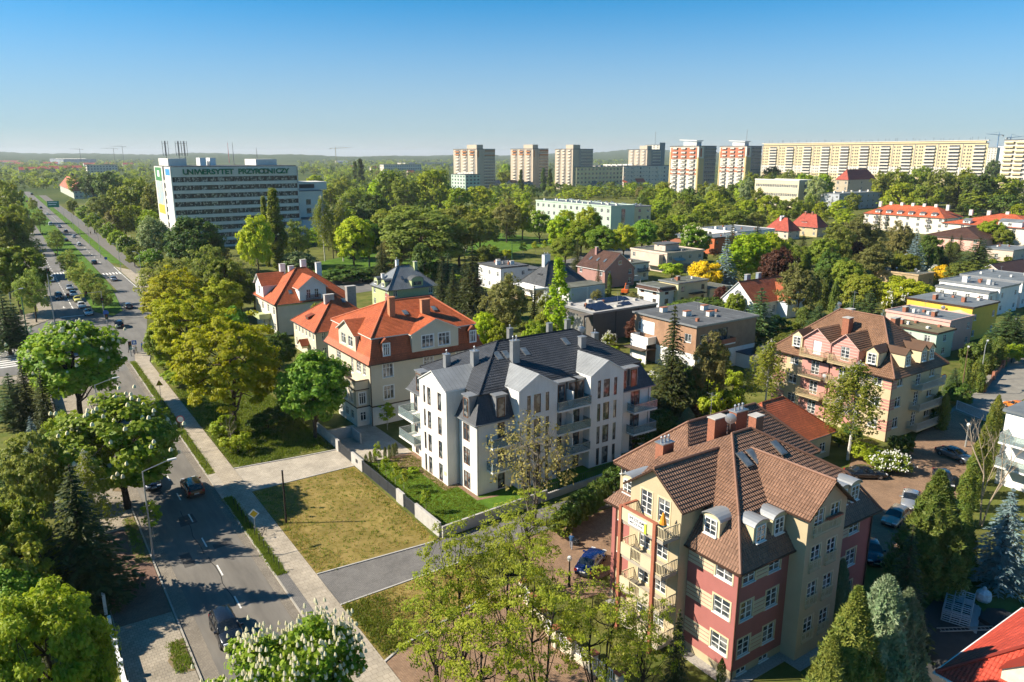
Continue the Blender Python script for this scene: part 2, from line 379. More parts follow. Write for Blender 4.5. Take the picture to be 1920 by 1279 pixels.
def clip(poly, sfun, lo, hi):
    def cut(pl, keep):
        r = []
        for i in range(len(pl)):
            p, q = pl[i], pl[(i + 1) % len(pl)]; a, c = keep(p), keep(q)
            if a >= -1e-7: r.append(p)
            if (a > 1e-7 and c < -1e-7) or (a < -1e-7 and c > 1e-7):
                t = a / (a - c); r.append(p + (q - p) * t)
        return r
    pl = cut(poly, lambda p: sfun(p) - lo)
    return cut(pl, lambda p: hi - sfun(p)) if len(pl) > 2 else pl
def roof(parent, polys, mat, course=0.36, step=0.035, thick=0.16, name='roof', under=None):
    """Roof slopes as overlapping courses: every course is a strip tilted over the one below, with a lip."""
    b = MB()
    for pts in polys:
        pl = [Vector(p) for p in pts]
        n = Vector((0, 0, 0))
        for i in range(len(pl)): n += (pl[i] - pl[0]).cross(pl[(i + 1) % len(pl)] - pl[0])
        n.normalize()
        if n.z < 0: pl.reverse(); n = -n
        s = Vector((0, 0, 1)) - n * n.z
        if s.length < 0.05: s = Vector((0, 1, 0)) - n * n.y
        s.normalize(); h = s.cross(n); o = pl[0]
        S = lambda p: (p - o).dot(s); U = lambda p: (p - o).dot(h)
        lo, hi = min(map(S, pl)), max(map(S, pl))
        k = max(1, int(math.ceil((hi - lo) / course))) if course else 1; c = (hi - lo) / k
        for i in range(k):
            q = clip(pl, S, lo + i * c, lo + (i + 1) * c)
            if len(q) < 3: continue
            e = [p + n * ((step * (1 - (S(p) - lo - i * c) / c)) if course else 0) for p in q]
            b.poly(e, 0, [(U(p), S(p)) for p in q])
            if course:
                for j in range(len(q)):
                    p0, p1 = q[j], q[(j + 1) % len(q)]
                    if abs(S(p0) - lo - i * c) < 1e-4 and abs(S(p1) - lo - i * c) < 1e-4:
                        b.poly([p0, p1, p1 + n * step, p0 + n * step], 0, [(U(p0), S(p0))] * 4)
        dn = Vector((0, 0, -thick))
        for j in range(len(pl)):
            p0, p1 = pl[j], pl[(j + 1) % len(pl)]; b.poly([p1, p0, p0 + dn, p1 + dn], 1)
        b.poly([p + dn for p in reversed(pl)], 1)
    return b.obj(name, [mat, under or WHITE], parent)
def hip(x0, y0, x1, y1, ze, zr, r0, r1, axis='x'):
    if axis == 'x':
        m = (y0 + y1) / 2; A, B = (r0, m, zr), (r1, m, zr)
        return [[(x0, y0, ze), (x1, y0, ze), B, A], [(x1, y1, ze), (x0, y1, ze), A, B], [(x0, y1, ze), (x0, y0, ze), A], [(x1, y0, ze), (x1, y1, ze), B]]
    m = (x0 + x1) / 2; A, B = (m, r0, zr), (m, r1, zr)
    return [[(x0, y1, ze), (x0, y0, ze), A, B], [(x1, y0, ze), (x1, y1, ze), B, A], [(x0, y0, ze), (x1, y0, ze), A], [(x1, y1, ze), (x0, y1, ze), B]]
def mansard(x0, y0, x1, y1, ze, i, zk):
    a, b, c, d = (x0, y0, ze), (x1, y0, ze), (x1, y1, ze), (x0, y1, ze)
    A, B, C, D = (x0 + i, y0 + i, zk), (x1 - i, y0 + i, zk), (x1 - i, y1 - i, zk), (x0 + i, y1 - i, zk)
    return [[a, b, B, A], [b, c, C, B], [c, d, D, C], [d, a, A, D]]
def gable_roof(x0, y0, x1, y1, ze, zr, axis='x'):
    if axis == 'x':
        m = (y0 + y1) / 2
        return [[(x0, y0, ze), (x1, y0, ze), (x1, m, zr), (x0, m, zr)], [(x1, y1, ze), (x0, y1, ze), (x0, m, zr), (x1, m, zr)]]
    m = (x0 + x1) / 2
    return [[(x0, y1, ze), (x0, y0, ze), (m, y0, zr), (m, y1, zr)], [(x1, y0, ze), (x1, y1, ze), (m, y1, zr), (m, y0, zr)]]
def ridge_caps(parent, lines, mat, r=0.11):
    for p, q in lines: MB().tube(p, q, r, n=6).obj('ridge_cap', mat, parent)
def gutter(parent, x0, y0, x1, y1, z, mat, pipes=()):
    b = MB(); t = .12
    b.box(x0 - t, x1 + t, y0 - t, y0, z - t, z).box(x0 - t, x1 + t, y1, y1 + t, z - t, z).box(x0 - t, x0, y0, y1, z - t, z).box(x1, x1 + t, y0, y1, z - t, z)
    b.obj('gutter', mat, parent)
    for x, y in pipes: MB().tube((x, y, 0), (x, y, z), .06).obj('downpipe', mat, parent)
def chimney(parent, x, y, z0, z1, w=.7, d=.7, mat=None, cap=True, flues=0, capmat=None):
    b = MB().box(x - w / 2, x + w / 2, y - d / 2, y + d / 2, z0, z1)
    if cap: b.box(x - w / 2 - .07, x + w / 2 + .07, y - d / 2 - .07, y + d / 2 + .07, z1, z1 + .1, 1)
    for i in range(flues):
        fx = x - w / 2 + w * (i + .5) / flues; b.tube((fx, y, z1 + .1), (fx, y, z1 + .5), .09, n=8, m=1); b.tube((fx, y, z1 + .56), (fx, y, z1 + .68), .14, .02, n=8, m=1)
    return b.obj('chimney', [mat or BRICKC, capmat or (CONC if not flues else STEEL)], parent)
def skylight(parent, x, y, z, slope, face, w=.8, h=1.2):
    """Roof window lying on a slope: face S or W gives the downhill direction."""
    b = MB().box(-w / 2, w / 2, -h / 2, h / 2, 0, .07); b2 = MB().box(-w / 2 + .08, w / 2 - .08, -h / 2 + .08, h / 2 - .08, .05, .085)
    o = b.obj('skylight', pm('skylight_frame', (.12, .12, .12), .5), parent, (x, y, z)); o.rotation_mode = 'XYZ'
    o.rotation_euler = (slope, 0, {'S': 0, 'W': -math.pi / 2, 'E': math.pi / 2, 'N': math.pi}[face])
    b2.obj('pane', glass('skylight_glass', (.09, .12, .15), .05, .1), o)
    return o
ANG = {'S': 0, 'W': -math.pi / 2, 'E': math.pi / 2, 'N': math.pi}
def dormer(parent, x, y, z, face, w, h, depth, kind, wallm, roofm, win=None, st='cross', name='dormer', over=.15):
    """(x, y, z): the dormer's front lower left corner seen from outside; kind flat, gable, arch or shed."""
    b = MB(); m = w / 2
    b.poly([(0, 0, 0), (w, 0, 0), (w, 0, h), (0, 0, h)]).poly([(w, 0, 0), (w, depth, 0), (w, depth, h), (w, 0, h)]).poly([(0, depth, 0), (0, 0, 0), (0, 0, h), (0, depth, h)])
    if kind == 'flat': b.box(-over, w + over, -over, depth, h, h + .14, 1)
    elif kind == 'shed': b.prism([(0, 0), (0, 0.001), (.001, 0)], h, h + .001); b.poly([(-over, -over, h), (w + over, -over, h), (w + over, depth, h + depth * .35), (-over, depth, h + depth * .35)], 1).poly([(-over, -over, h - .12), (w + over, -over, h - .12), (w + over, -over, h), (-over, -over, h)], 1)
    elif kind == 'gable':
        g = h + w * .42; t = .12; b.poly([(0, 0, h), (w, 0, h), (m, 0, g)])
        for sx, ex in ((0, -over), (w, w + over)):
            k = -over if sx == 0 else over
            zl = h - abs(k) * .84
            b.poly([(ex, -over, zl), (m, -over, g), (m, depth + 1.2, g), (ex, depth, zl)], 1).poly([(ex, -over, zl + t), (m, -over, g + t), (m, depth + 1.2, g + t), (ex, depth, zl + t)], 1)
            b.poly([(ex, -over, zl), (m, -over, g), (m, -over, g + t), (ex, -over, zl + t)], 1).poly([(ex, -over, zl), (ex, depth, zl), (ex, depth, zl + t), (ex, -over, zl + t)], 1)
    elif kind == 'arch':
        n = 8; pr = [(m - (m + over) * math.cos(math.pi * i / n), h + (m * .62) * math.sin(math.pi * i / n)) for i in range(n + 1)]
        b.poly([(p[0], 0, p[1]) for p in pr][::-1])
        for p, q in zip(pr, pr[1:]):
            b.poly([(p[0], -over, p[1] + .06), (q[0], -over, q[1] + .06), (q[0], depth + .3, q[1] + .06), (p[0], depth + .3, p[1] + .06)], 1)
            b.poly([(p[0], -over, p[1] - .03), (q[0], -over, q[1] - .03), (q[0], -over, q[1] + .06), (p[0], -over, p[1] + .06)], 1)
    o = b.obj(name, [wallm, roofm], parent, (x, y, z), ANG[face])
    if win:
        ww, wh = win; put_window(o, (w - ww) / 2, -.13, max(.12, (h - wh) * .5), 0, ww, wh, st, True)
    return o
def balcony(parent, x, y, z, face, w, depth, railm, kind='bars', slabm=None, h=1.05, th=.2, bars=.14):
    o = MB().box(0, w, -depth, 0, -th, 0).obj('balcony', slabm or CONC, parent, (x, y, z), ANG[face])
    b = MB()
    if kind == 'glass':
        for x0, x1, y0, y1 in ((0.03, w - .03, -depth + .03, -depth + .05), (0.03, .05, -depth + .05, 0), (w - .05, w - .03, -depth + .05, 0)): b.box(x0, x1, y0, y1, .05, h, 1)
        b.box(0, w, -depth + .02, -depth + .07, h, h + .05).box(0, .06, -depth + .07, 0, h, h + .05).box(w - .06, w, -depth + .07, 0, h, h + .05)
        for k in range(3): xx = .02 + (w - .08) * k / 2; b.box(xx, xx + .04, -depth + .055, -depth + .09, 0, h)
    elif kind == 'solid':
        b.box(0, w, -depth, -depth + .14, 0, h).box(0, .14, -depth + .14, 0, 0, h).box(w - .14, w, -depth + .14, 0, 0, h)
    else:
        b.box(0, w, -depth, -depth + .06, h - .07, h).box(0, w, -depth + .005, -depth + .055, .1, .16)
        for xx in (0, w - .06): b.box(xx, xx + .06, -depth + .06, 0, h - .07, h).box(xx + .005, xx + .055, -depth + .06, 0, .1, .16)
        n = max(2, int(w / bars))
        for i in range(n + 1): xx = (w - .04) * i / n; b.box(xx, xx + .04, -depth + .01, -depth + .05, 0, h - .07)
        n = max(1, int(depth / bars))
        for i in range(1, n):
            yy = -depth + depth * i / n
            for xx in (.01, w - .05): b.box(xx, xx + .04, yy, yy + .04, 0, h - .07)
    b.obj('railing', [railm, RAILGLASS], o)
    return o
RAILGLASS = glass('balcony_glass', (.30, .36, .36), .08, .05)
_nt = RAILGLASS.node_tree; _tr = _nt.nodes.new('ShaderNodeBsdfTransparent'); _tr.inputs[0].default_value = (.82, .9, .88, 1); _mx = _nt.nodes.new('ShaderNodeMixShader'); _mx.inputs[0].default_value = .6
_nt.links.new(_nt.nodes['Principled BSDF'].outputs[0], _mx.inputs[1]); _nt.links.new(_tr.outputs[0], _mx.inputs[2]); _nt.links.new(_mx.outputs[0], _nt.nodes['Material Output'].inputs[0])
_TXT = {}
def text_mesh(text, size, mat, depth, bold, sx):
    """Lettering turned into a solid mesh standing in the x-z plane."""
    k = (text, round(size, 2), mat.name)
    if k not in _TXT:
        cu = bpy.data.curves.new('lettering', 'FONT'); cu.body = text; cu.size = size; cu.extrude = depth / 2; cu.offset = bold; cu.align_x = 'CENTER'
        o = bpy.data.objects.new('lettering', cu); COL.objects.link(o); bpy.context.view_layer.update()
        me = bpy.data.meshes.new_from_object(o.evaluated_get(bpy.context.evaluated_depsgraph_get())); bpy.data.objects.remove(o); bpy.data.curves.remove(cu)
        me.transform(Matrix.Rotation(math.pi / 2, 4, 'X') @ Matrix.Diagonal((sx, 1, 1, 1))); me.materials.clear(); me.materials.append(mat); _TXT[k] = me
    return _TXT[k]
def lettering(parent, text, x, y, z, rz, size, mat, depth=.06, bold=.02, sx=1.0, name='lettering'):
    return place(name, text_mesh(text, size, mat, depth, bold, sx), parent, (x, y, z), rz)
GR = pm('green_letter', (.012, .16, .075), .5, .05); INK = pm('banner_ink', (.05, .05, .06), .7)
for ch in sorted(set('UNIWERSYTETPRZYRODNICZY')): text_mesh(ch, 2.95, GR, .3, .09, 1.15 if ch != 'I' else .9)
def on_surface(px, py, zf, z=10.0):
    for _ in range(25): x, y, _z = P(px, py, z); z += (zf(x, y) - z) * .6
    return x, y, z
def tri(l, n, r, h):
    """Near corner, width along the S face and depth along the W face from three eave corners in the photo."""
    A, B, C = P(*l, h), P(*n, h), P(*r, h)
    return B[0], B[1], math.hypot(C[0] - B[0], C[1] - B[1]), math.hypot(A[0] - B[0], A[1] - B[1])
PALEG = pm('pale_grey_dish', (.5, .5, .49), .5, .05)
def dish(parent, x, y, z, r=.45, rz=0.3):
    r *= .55; b = MB().tube((0, 0, -1), (0, 0, 0), .035); n = 14
    for k in range(3):
        a0, a1 = r * k / 3, r * (k + 1) / 3
        for i in range(n):
            t0, t1 = 2 * math.pi * i / n, 2 * math.pi * (i + 1) / n
            f = lambda a, t: (a * math.cos(t), -.15 + .5 * a * a - .0, a * math.sin(t))
            b.poly([f(a0, t0), f(a0, t1), f(a1, t1), f(a1, t0)])
    b.tube((0, -.1, -.3), (0, -.55, 0), .02)
    return b.obj('satellite_dish', STEEL if r > .3 else PALEG, parent, (x, y, z), rz, smooth=True)
def antenna(parent, x, y, z, h=2.2):
    b = MB().tube((x, y, z), (x, y, z + h), .025)
    for k in range(3): b.tube((x - .5 + .1 * k, y, z + h - .1 - .3 * k), (x + .5 - .1 * k, y, z + h - .1 - .3 * k), .012, n=4)
    b.tube((x, y - .6, z + h - .2), (x, y + .6, z + h - .2), .012, n=4)
    return b.obj('aerial', STEEL, parent)
# ------------------------------------------------------------------ ground, roads, pavements (structure)
GRASSD = pm('dry_lawn', (0.150, 0.125, 0.028), 0.95, 0.2, 0.55, bump=0.6, bscale=9, col2=(0.29, 0.21, 0.075), detail=9, big=0.2, bigscale=0.2, spec=.1)
GRASSG = pm('green_lawn', (0.055, 0.115, 0.012), 0.95, 0.2, 0.9, bump=0.6, bscale=10, col2=(0.105, 0.19, 0.022), detail=8, big=0.2, bigscale=.3, spec=.1)
GRASSW = pm('rough_grass', (0.065, 0.095, 0.016), 0.95, 0.2, 0.35, bump=0.7, bscale=6, col2=(0.17, 0.16, 0.045), detail=9, big=0.25, bigscale=.12, spec=.1)
ASPH = pm('asphalt', (0.135, 0.124, 0.110), 0.9, 0.1, 0.8, bump=0.15, bscale=60, col2=(0.205, 0.188, 0.163), stretch=(1.0, 0.12, 1), detail=8, big=.1, bigscale=.2, spec=.15)
ASPH2 = pm('grey_avenue_asphalt', (0.145, 0.139, 0.130), 0.9, 0.1, 0.5, col2=(0.205, 0.197, 0.183), stretch=(1.0, 0.1, 1), detail=8, big=.1, spec=.15)
PATHM = paving('concrete_path_slabs', (0.36, 0.31, 0.24), (0.42, 0.36, 0.28), (0.26, 0.22, 0.17), 0.5, 0.5)
COBB = paving('gutter_setts', (0.24, 0.21, 0.17), (0.33, 0.29, 0.23), (0.12, 0.1, 0.08), 0.14, 0.12)
SETTG = paving('grey_drive_pavers', (0.19, 0.18, 0.17), (0.25, 0.235, 0.215), (0.1, 0.095, 0.09), 0.2, 0.1, rot=.8)
SETTL = paving('pale_drive_pavers', (0.42, 0.37, 0.30), (0.50, 0.44, 0.36), (0.28, 0.25, 0.2), 0.3, 0.2)
BRPAV = paving('red_brick_paving', (0.20, 0.115, 0.085), (0.27, 0.155, 0.11), (0.12, 0.08, 0.06), 0.22, 0.11)
BRYARD = paving('brown_yard_paving', (0.27, 0.165, 0.10), (0.36, 0.23, 0.14), (0.15, 0.10, 0.07), 0.22, 0.11, rot=.79)
PAVL = paving('left_pavement_slabs', (0.29, 0.25, 0.19), (0.36, 0.31, 0.24), (0.2, 0.17, 0.13), 0.35, 0.35)
DIRT = pm('bare_earth', (0.17, 0.12, 0.065), 0.95, 0.25, 0.7, bump=0.4, bscale=8, col2=(0.24, 0.18, 0.1))
LINE = pm('road_paint', (0.72, 0.70, 0.65), 0.7, 0.14, 3)
KERB = pm('kerb_stone', (0.36, 0.33, 0.28), 0.85, 0.15, 2)
LAND = pm('distant_land', (0.045, 0.075, 0.02), 0.95, 0.3, 0.006, col2=(0.10, 0.12, 0.04), detail=10, spec=.05)
def rect(name, x0, x1, y0, y1, z, mat): return sheet(name, [(x0, y0), (x1, y0), (x1, y1), (x0, y1)], z, mat)
def slab(name, pts, z0, z1, mat): o = MB().prism(pts, z0, z1).obj(name, mat); o['kind'] = 'structure'; return o
g = MB()
n = 48; C0 = P(960, 700)[:2]
rings = [0, 250, 600, 1500, 4000, 12000, 25000]
for k in range(len(rings) - 1):
    for i in range(n):
        a0, a1 = 2 * math.pi * i / n, 2 * math.pi * (i + 1) / n
        q = [(C0[0] + r * math.cos(a), C0[1] + r * math.sin(a), -0.02) for r, a in ((rings[k], a0), (rings[k], a1), (rings[k + 1], a1), (rings[k + 1], a0))]
        g.poly([q[3], q[2], q[1], q[0]][::-1] if k else [q[0], q[3], q[2]], 0 if k < 2 else 1)
ground = g.obj('ground', [GRASSW, LAND]); ground['kind'] = 'structure'
# near road and avenue
rect('road', -32.0, -25.2, -75, 92, 0.004, ASPH)
rect('avenue', -32.6, -24.5, 84, 900, 0.000, ASPH2)
rect('avenue', -15.6, -9.6, 132, 900, 0.000, ASPH2)
sheet('crossroads', [(-120, 92), (-60, 92), (-44, 88), (-33, 86), (-32, 80), (-25.2, 80), (-21.5, 84), (-18.7, 103), (-13, 138), (-9.6, 150), (-9.6, 170), (-32.6, 170), (-33.5, 140), (-38, 131), (-50, 126), (-120, 124)], 0.008, ASPH2)
sheet('road', [P(1775, 775)[:2], P(1850, 790)[:2], P(2150, 610)[:2], P(2050, 560)[:2], P(1905, 655)[:2]], 0.006, pm('side_street_asphalt', (0.20, 0.185, 0.16), 0.9, 0.1, .6, col2=(.28, .26, .22), spec=.15))
sheet('road', [P(*q)[:2] for q in ((930, 520), (1010, 500), (1130, 470), (1260, 455), (1260, 478), (1120, 497), (1000, 535))], 0.004, ASPH2)
sheet('road', [P(*q)[:2] for q in ((560, 535), (690, 520), (700, 545), (600, 560))], 0.004, ASPH2)
rect('pavement', -24.4 - .8, -24.4, -75, 88, 0.012, COBB)
rect('pavement', -33.2, -32.0, -75, 84, 0.012, COBB)
for x0, x1 in ((-33.35, -33.2), (-24.4, -24.25)): slab('kerb', [(x0, -75), (x1, -75), (x1, 84), (x0, 84)], 0, .12, KERB)
slab('footpath', [(-23.3, -75), (-21.1, -75), (-21.1, 84), (-19.5, 92), (-22.5, 92), (-23.3, 86)], -.01, .10, PATHM)
for y0, y1 in ((-3.9, 15.6), (23.4, 86)): slab('verge', [(-24.25, y0), (-23.3, y0), (-23.3, y1), (-24.25, y1)], -.01, .09, GRASSW)
slab('verge', [(-24.25, -16.5), (-23.3, -17.6), (-23.3, -14.2), (-23.8, -13.6)], -.01, .09, DIRT)
slab('crossing_drive', [(-24.25, -13), (-23.3, -13.6), (-23.3, -3.9), (-24.25, -3.9)], -.01, .095, SETTG)
slab('crossing_drive', [(-24.25, 15.6), (-23.3, 15.6), (-23.3, 23.4), (-24.25, 23.4)], -.01, .095, SETTL)
slab('pavement', [(-24.25, -75), (-23.3, -75), (-23.3, -18), (-24.25, -17)], -.01, .095, PAVL)
slab('lawn', [(-21.05, -5.6), (-8.7, -6.4), (-8.4, 15.9), (-21.05, 15.7)], -.01, .06, GRASSD)
slab('driveway', [(-21.1, 15.9), (-7.9, 16.1), (-7.9, 22.3), (-12, 22.6), (-21.1, 23.6)], -.01, .05, SETTL)
slab('driveway', [(-21.1, -11.5), (-5.5, -11), (20, -10.3), (20, -6.7), (-8.6, -6.6), (-21.1, -5.75)], -.01, .05, SETTG)
slab('lawn', [(-21.05, -20.6), (-19, -19.5), (-9, -17.3), (-8.3, -11.4), (-21.05, -11.65)], -.01, .06, GRASSD)
slab('driveway', [(-21.1, -40), (-9.5, -40), (-6.6, -17.0), (-9, -17.4), (-19.0, -19.7), (-21.1, -20.8)], -.01, .05, BRYARD)
for pts in ([(-21.05, -5.75), (-8.6, -6.6), (-8.6, -6.42), (-21.05, -5.6)], [(-21.1, -11.65), (-8.3, -11.4), (-8.3, -11.22), (-21.1, -11.5)], [(-21.05, 15.7), (-8.4, 15.9), (-8.4, 16.06), (-21.05, 15.88)], [(-19, -19.7), (-9, -17.5), (-9, -17.3), (-19, -19.5)],
            [(-21.1, -20.7), (-19, -19.7), (-19, -19.5), (-21.1, -20.5)], [(-21.1, 23.5), (-12, 22.5), (-7.9, 22.2), (-7.9, 22.4), (-12, 22.7), (-21.1, 23.7)]): slab('kerb', pts, -.01, .13, CONC)
slab('garden_lawn', [(-7.7, -5.2), (1.5, -4.2), (9, -3.4), (30, -3), (30, 0), (-.1, 0), (-.6, 15.5), (-7.7, 15.6)], -.01, .05, GRASSG)
slab('courtyard', [(-7.8, 16), (-.2, 16), (-.2, 30), (-7.6, 30)], -.01, .04, SETTL)
slab('house_apron', [(-2.4, 3.3), (-.6, 3.3), (-.6, -1.0), (2, -1.4), (2, -1.0), (-.02, -.6), (-.02, 16), (-4, 16.1), (-3.6, 11.2), (-2.4, 11)], -.01, .06, BRYARD)
slab('yard', [(-3.8, -22.5), (-1, -23), (-1, -38), (0, -38), (0, -21), (17, -20), (17, -10.6), (-3.0, -11.2)], -.012, .03, BRYARD)
slab('yard', [P(*q)[:2] for q in ((1600, 850), (1690, 880), (1720, 815), (1790, 770), (1840, 790), (1830, 850), (1790, 960), (1700, 1050), (1630, 1060), (1560, 980))], -.012, .03, BRYARD)
slab('yard', [P(*q)[:2] for q in ((1690, 1190), (1790, 1085), (1880, 1190), (1860, 1279), (1820, 1330), (1650, 1300))], -.012, .03, pm('dark_tar_yard', (.05, .05, .05), .9, .2, 1))
slab('pavement', [(-37.8, -75), (-33.4, -75), (-33.4, 84), (-37.8, 84)], -.012, .09, PAVL)
slab('pavement', [(-37.7, -4.3), (-33.4, -4.4), (-33.4, 14), (-37.7, 14)], -.01, .097, BRPAV)
for y0, y1 in ((5, 17), (-13.5, -8.8), (24, 36)):
    rv = random.Random(int(y0)); k_ = 9; slab('verge', [(-33.42, y0), (-33.42, y1)] + [(-34.1 - .7 * math.sin(math.pi * (i + .6) / (k_ + .2)) + rv.uniform(-.22, .22), y1 + (y0 - y1) * (i + .4) / k_) for i in range(k_)], -.01, .115, DIRT)
slab('lawn', [(-21, 24), (-9, 23), (-8, 60), (-3, 80), (-19, 86), (-21, 84)], -.012, .03, GRASSW)
slab('verge', [(-24.4, 172), (-15.7, 168), (-15.7, 700), (-24.4, 700), (-24.5, 142), (-21.5, 134)][:0] or [(-24.4, 142), (-21.3, 134), (-18.4, 140), (-16.2, 180), (-15.7, 240), (-15.7, 800), (-24.4, 800)], -.01, .12, GRASSG)
slab('verge', [(-9.4, 238), (-6.4, 230), (-5.8, 800), (-9.4, 800)], -.01, .1, GRASSG)
slab('cycle_path', [(-6.2, 205), (-3.2, 205), (.1, 384), (.1, 800), (-5.7, 800), (-6.2, 236)], -.01, .06, pm('cycle_path_asphalt', (.15, .14, .125), .9, .1, .5))
slab('pavement', [(-9.4, 150), (-4, 160), (-1.5, 205), (-6, 214), (-9.4, 226)], -.01, .05, PATHM)
slab('pavement', [(-120, 125), (-50, 127), (-38, 132), (-33, 140), (-33, 800), (-36, 800), (-36, 150), (-60, 138), (-120, 136)], -.01, .08, PAVL)
slab('pavement', [(-120, 84), (-60, 84), (-44, 82), (-38, 80), (-33.4, 79), (-33.4, 85), (-44, 87.5), (-60, 91.5), (-120, 91.5)], -.01, .085, PAVL)
slab('park_lawn', [P(*q)[:2] for q in ((870, 480), (880, 450), (935, 436), (1020, 448), (1040, 458), (940, 478))], -.012, .02, GRASSG)
slab('park_lawn', [P(*q)[:2] for q in ((580, 495), (700, 470), (830, 480), (800, 505), (600, 525))], -.012, .02, GRASSG)
slab('pavement', [P(*q)[:2] for q in ((930, 545), (1010, 512), (1070, 503), (1085, 512), (1030, 535), (960, 570))], -.012, .02, DIRT)
# road markings
def mark(x0, x1, y0, y1, z=.012): o = rect('road_marking', x0, x1, y0, y1, z, LINE); return o
def dash_run(x, y0, y1, per, ln, w=.14, z=.012):
    y = y0
    while y < y1: mark(x - w / 2, x + w / 2, y, y + ln, z); y += per
dash_run(-28.35, -57.5, 76, 6.3, 2.2)
dash_run(-28.5, 226, 560, 6, 2.4, .2); dash_run(-28.5, 150, 176, 6, 4.6, .22); dash_run(-28.5, 176, 213, 4, 2.0, .2); dash_run(-12.6, 240, 560, 9, 3, .18)
for i in range(9): mark(-31.9 + i * .86, -31.4 + i * .86, 217, 222, .012)
for i in range(6): mark(-15.2 + i * .95, -14.7 + i * .95, 207, 212)
mark(-32, -25, 139.2, 139.8, .014); mark(-10.1, -9.9, 150, 226, .014)
for i in range(9): sheet('road_marking', [(-44.6, 94.4 + i * 1.75), (-37.6, 94.9 + i * 1.62), (-37.6, 95.6 + i * 1.62), (-44.6, 95.2 + i * 1.75)], .014, LINE)
for p in ((-26.4, 152), (-30.3, 152), (-26.4, 178), (-30.3, 178)):   # lane arrows
    x, y = p; sheet('road_marking', [(x - .1, y + 3), (x - .1, y + 1), (x - .45, y + 1), (x, y), (x + .45, y + 1), (x + .1, y + 1), (x + .1, y + 3)], .014, LINE)
rect('manhole_cover', -26.6, -25.9, 18.6, 19.3, .014, DARKM)

# wear on the road: repair patches, tar seams, covers
rp = random.Random(14); PATCH = pm('asphalt_patch', (.085, .08, .075), .9, .15, 1.5, spec=.15); PATCHL = pm('pale_asphalt_patch', (.20, .185, .16), .9, .12, 1.2, spec=.15)
for i in range(16):
    x0 = rp.uniform(-31.8, -27); y0 = rp.uniform(-40, 70); w_, l_ = rp.uniform(.5, 1.9), rp.uniform(1, 5)
    if -13 < y0 < -6: continue
    sheet('asphalt_repair', [(x0, y0), (x0 + w_, y0 + rp.uniform(-.2, .2)), (x0 + w_ * rp.uniform(.9, 1.05), y0 + l_), (x0 + rp.uniform(-.1, .2), y0 + l_ * .95)], .0075 + i * .0002, rp.choice([PATCH, PATCH, PATCHL]))
for i in range(10):
    x0 = rp.choice([-28.6, -28.9, rp.uniform(-31.8, -25.6)]); y0 = rp.uniform(-45, 60); pts = [(x0 + .12 * math.sin(k * 1.3 + i) + rp.uniform(-.05, .05), y0 + k * 1.1) for k in range(rp.randint(4, 12))]
    sheet('tar_seam', [(p[0] - .035, p[1]) for p in pts] + [(p[0] + .035, p[1]) for p in reversed(pts)], .0112, pm('tar', (.03, .03, .03), .7))
for x0, y0 in ((-30.2, 3.4), (-26.8, -16.5), (-29.9, 33)): o = MB().lathe((x0, y0, .0125), [(.33, 0), (0, .002)], 14).obj('manhole_cover', DARKM); o['kind'] = 'structure'
# grass tufts on lawns, verges and edges
def tufts(name, region, n, seed, mat, size, label):
    rg = np.random.default_rng(seed); P0 = np.array([region(rg) for _ in range(n)]); k = 5; Pn = np.repeat(P0, k, 0) + np.column_stack([rg.normal(size=(n * k, 2)) * size * .9, np.zeros(n * k)])
    a = rg.random(n * k) * 6.283; d = np.stack([np.cos(a), np.sin(a), np.zeros(n * k)], 1); hh = size * rg.uniform(.5, 1.5, (n * k, 1)); lean = np.stack([rg.normal(size=n * k) * .35, rg.normal(size=n * k) * .35, np.ones(n * k)], 1) * hh; w = size * .28
    V = np.stack([Pn - d * w, Pn + d * w, Pn + lean + d * w * .35, Pn + lean - d * w * .35], 1).reshape(-1, 3); o = place(name, nmesh(name, V, np.arange(len(V)).reshape(-1, 4), [mat])); o['kind'] = 'stuff'; o['label'] = label
TG = leafmat('grass_blades', (.06, .09, .01), (.13, .16, .02), .3); TD = leafmat('dry_grass_blades', (.16, .125, .03), (.26, .20, .06), .3)
def lawn1(rg):
    e_ = rg.random()
    if e_ < .3: x_ = -21 + abs(rg.normal()) * 1.2; y_ = rg.uniform(-5.5, 15.5)
    elif e_ < .5: x_ = -8.6 - abs(rg.normal()) * .7; y_ = rg.uniform(-6, 15.5)
    else: x_ = rg.uniform(-20.9, -8.8); y_ = rg.uniform(-5.6, 15.5)
    return (x_, y_, .06)
tufts('lawn_grass', lawn1, 2200, 1, TD, .09, 'dry grass tufts on the larger empty lawn'); tufts('lawn_grass', lambda rg: (lambda q: (q[0] if rg.random() < .55 else rg.uniform(-20.9, -9), q[1], .06))(lawn1(rg)), 800, 2, TG, .14, 'green weeds along the edges of the larger empty lawn')
tufts('lawn_grass', lambda rg: (rg.uniform(-20.9, -8.9), rg.uniform(-18, -11.8), .06), 1100, 3, TD, .09, 'dry grass tufts on the smaller empty lawn'); tufts('lawn_grass', lambda rg: (-20.9 + abs(rg.normal()) * 2.2, rg.uniform(-20, -11.8), .06), 1000, 4, TG, .16, 'green weeds on the smaller empty lawn')
tufts('verge_grass', lambda rg: (rg.uniform(-24.2, -23.35), rg.choice([rg.uniform(-3.8, 15.5), rg.uniform(23.5, 85)]), .09), 2600, 5, TG, .15, 'grass tufts on the narrow roadside verge'); tufts('rough_grass', lambda rg: (rg.uniform(-20.8, -8.5), rg.uniform(23.8, 62), .03), 7000, 6, TG, .22, 'rough tall grass between footpath and villas')
tufts('garden_grass', lambda rg: (rg.uniform(-7.6, -.7), rg.uniform(-4.6, 15.2), .05), 5000, 7, leafmat('lawn_blades', (.045, .10, .008), (.095, .18, .015), .3), .09, 'lush mown grass of the white apartment house garden')
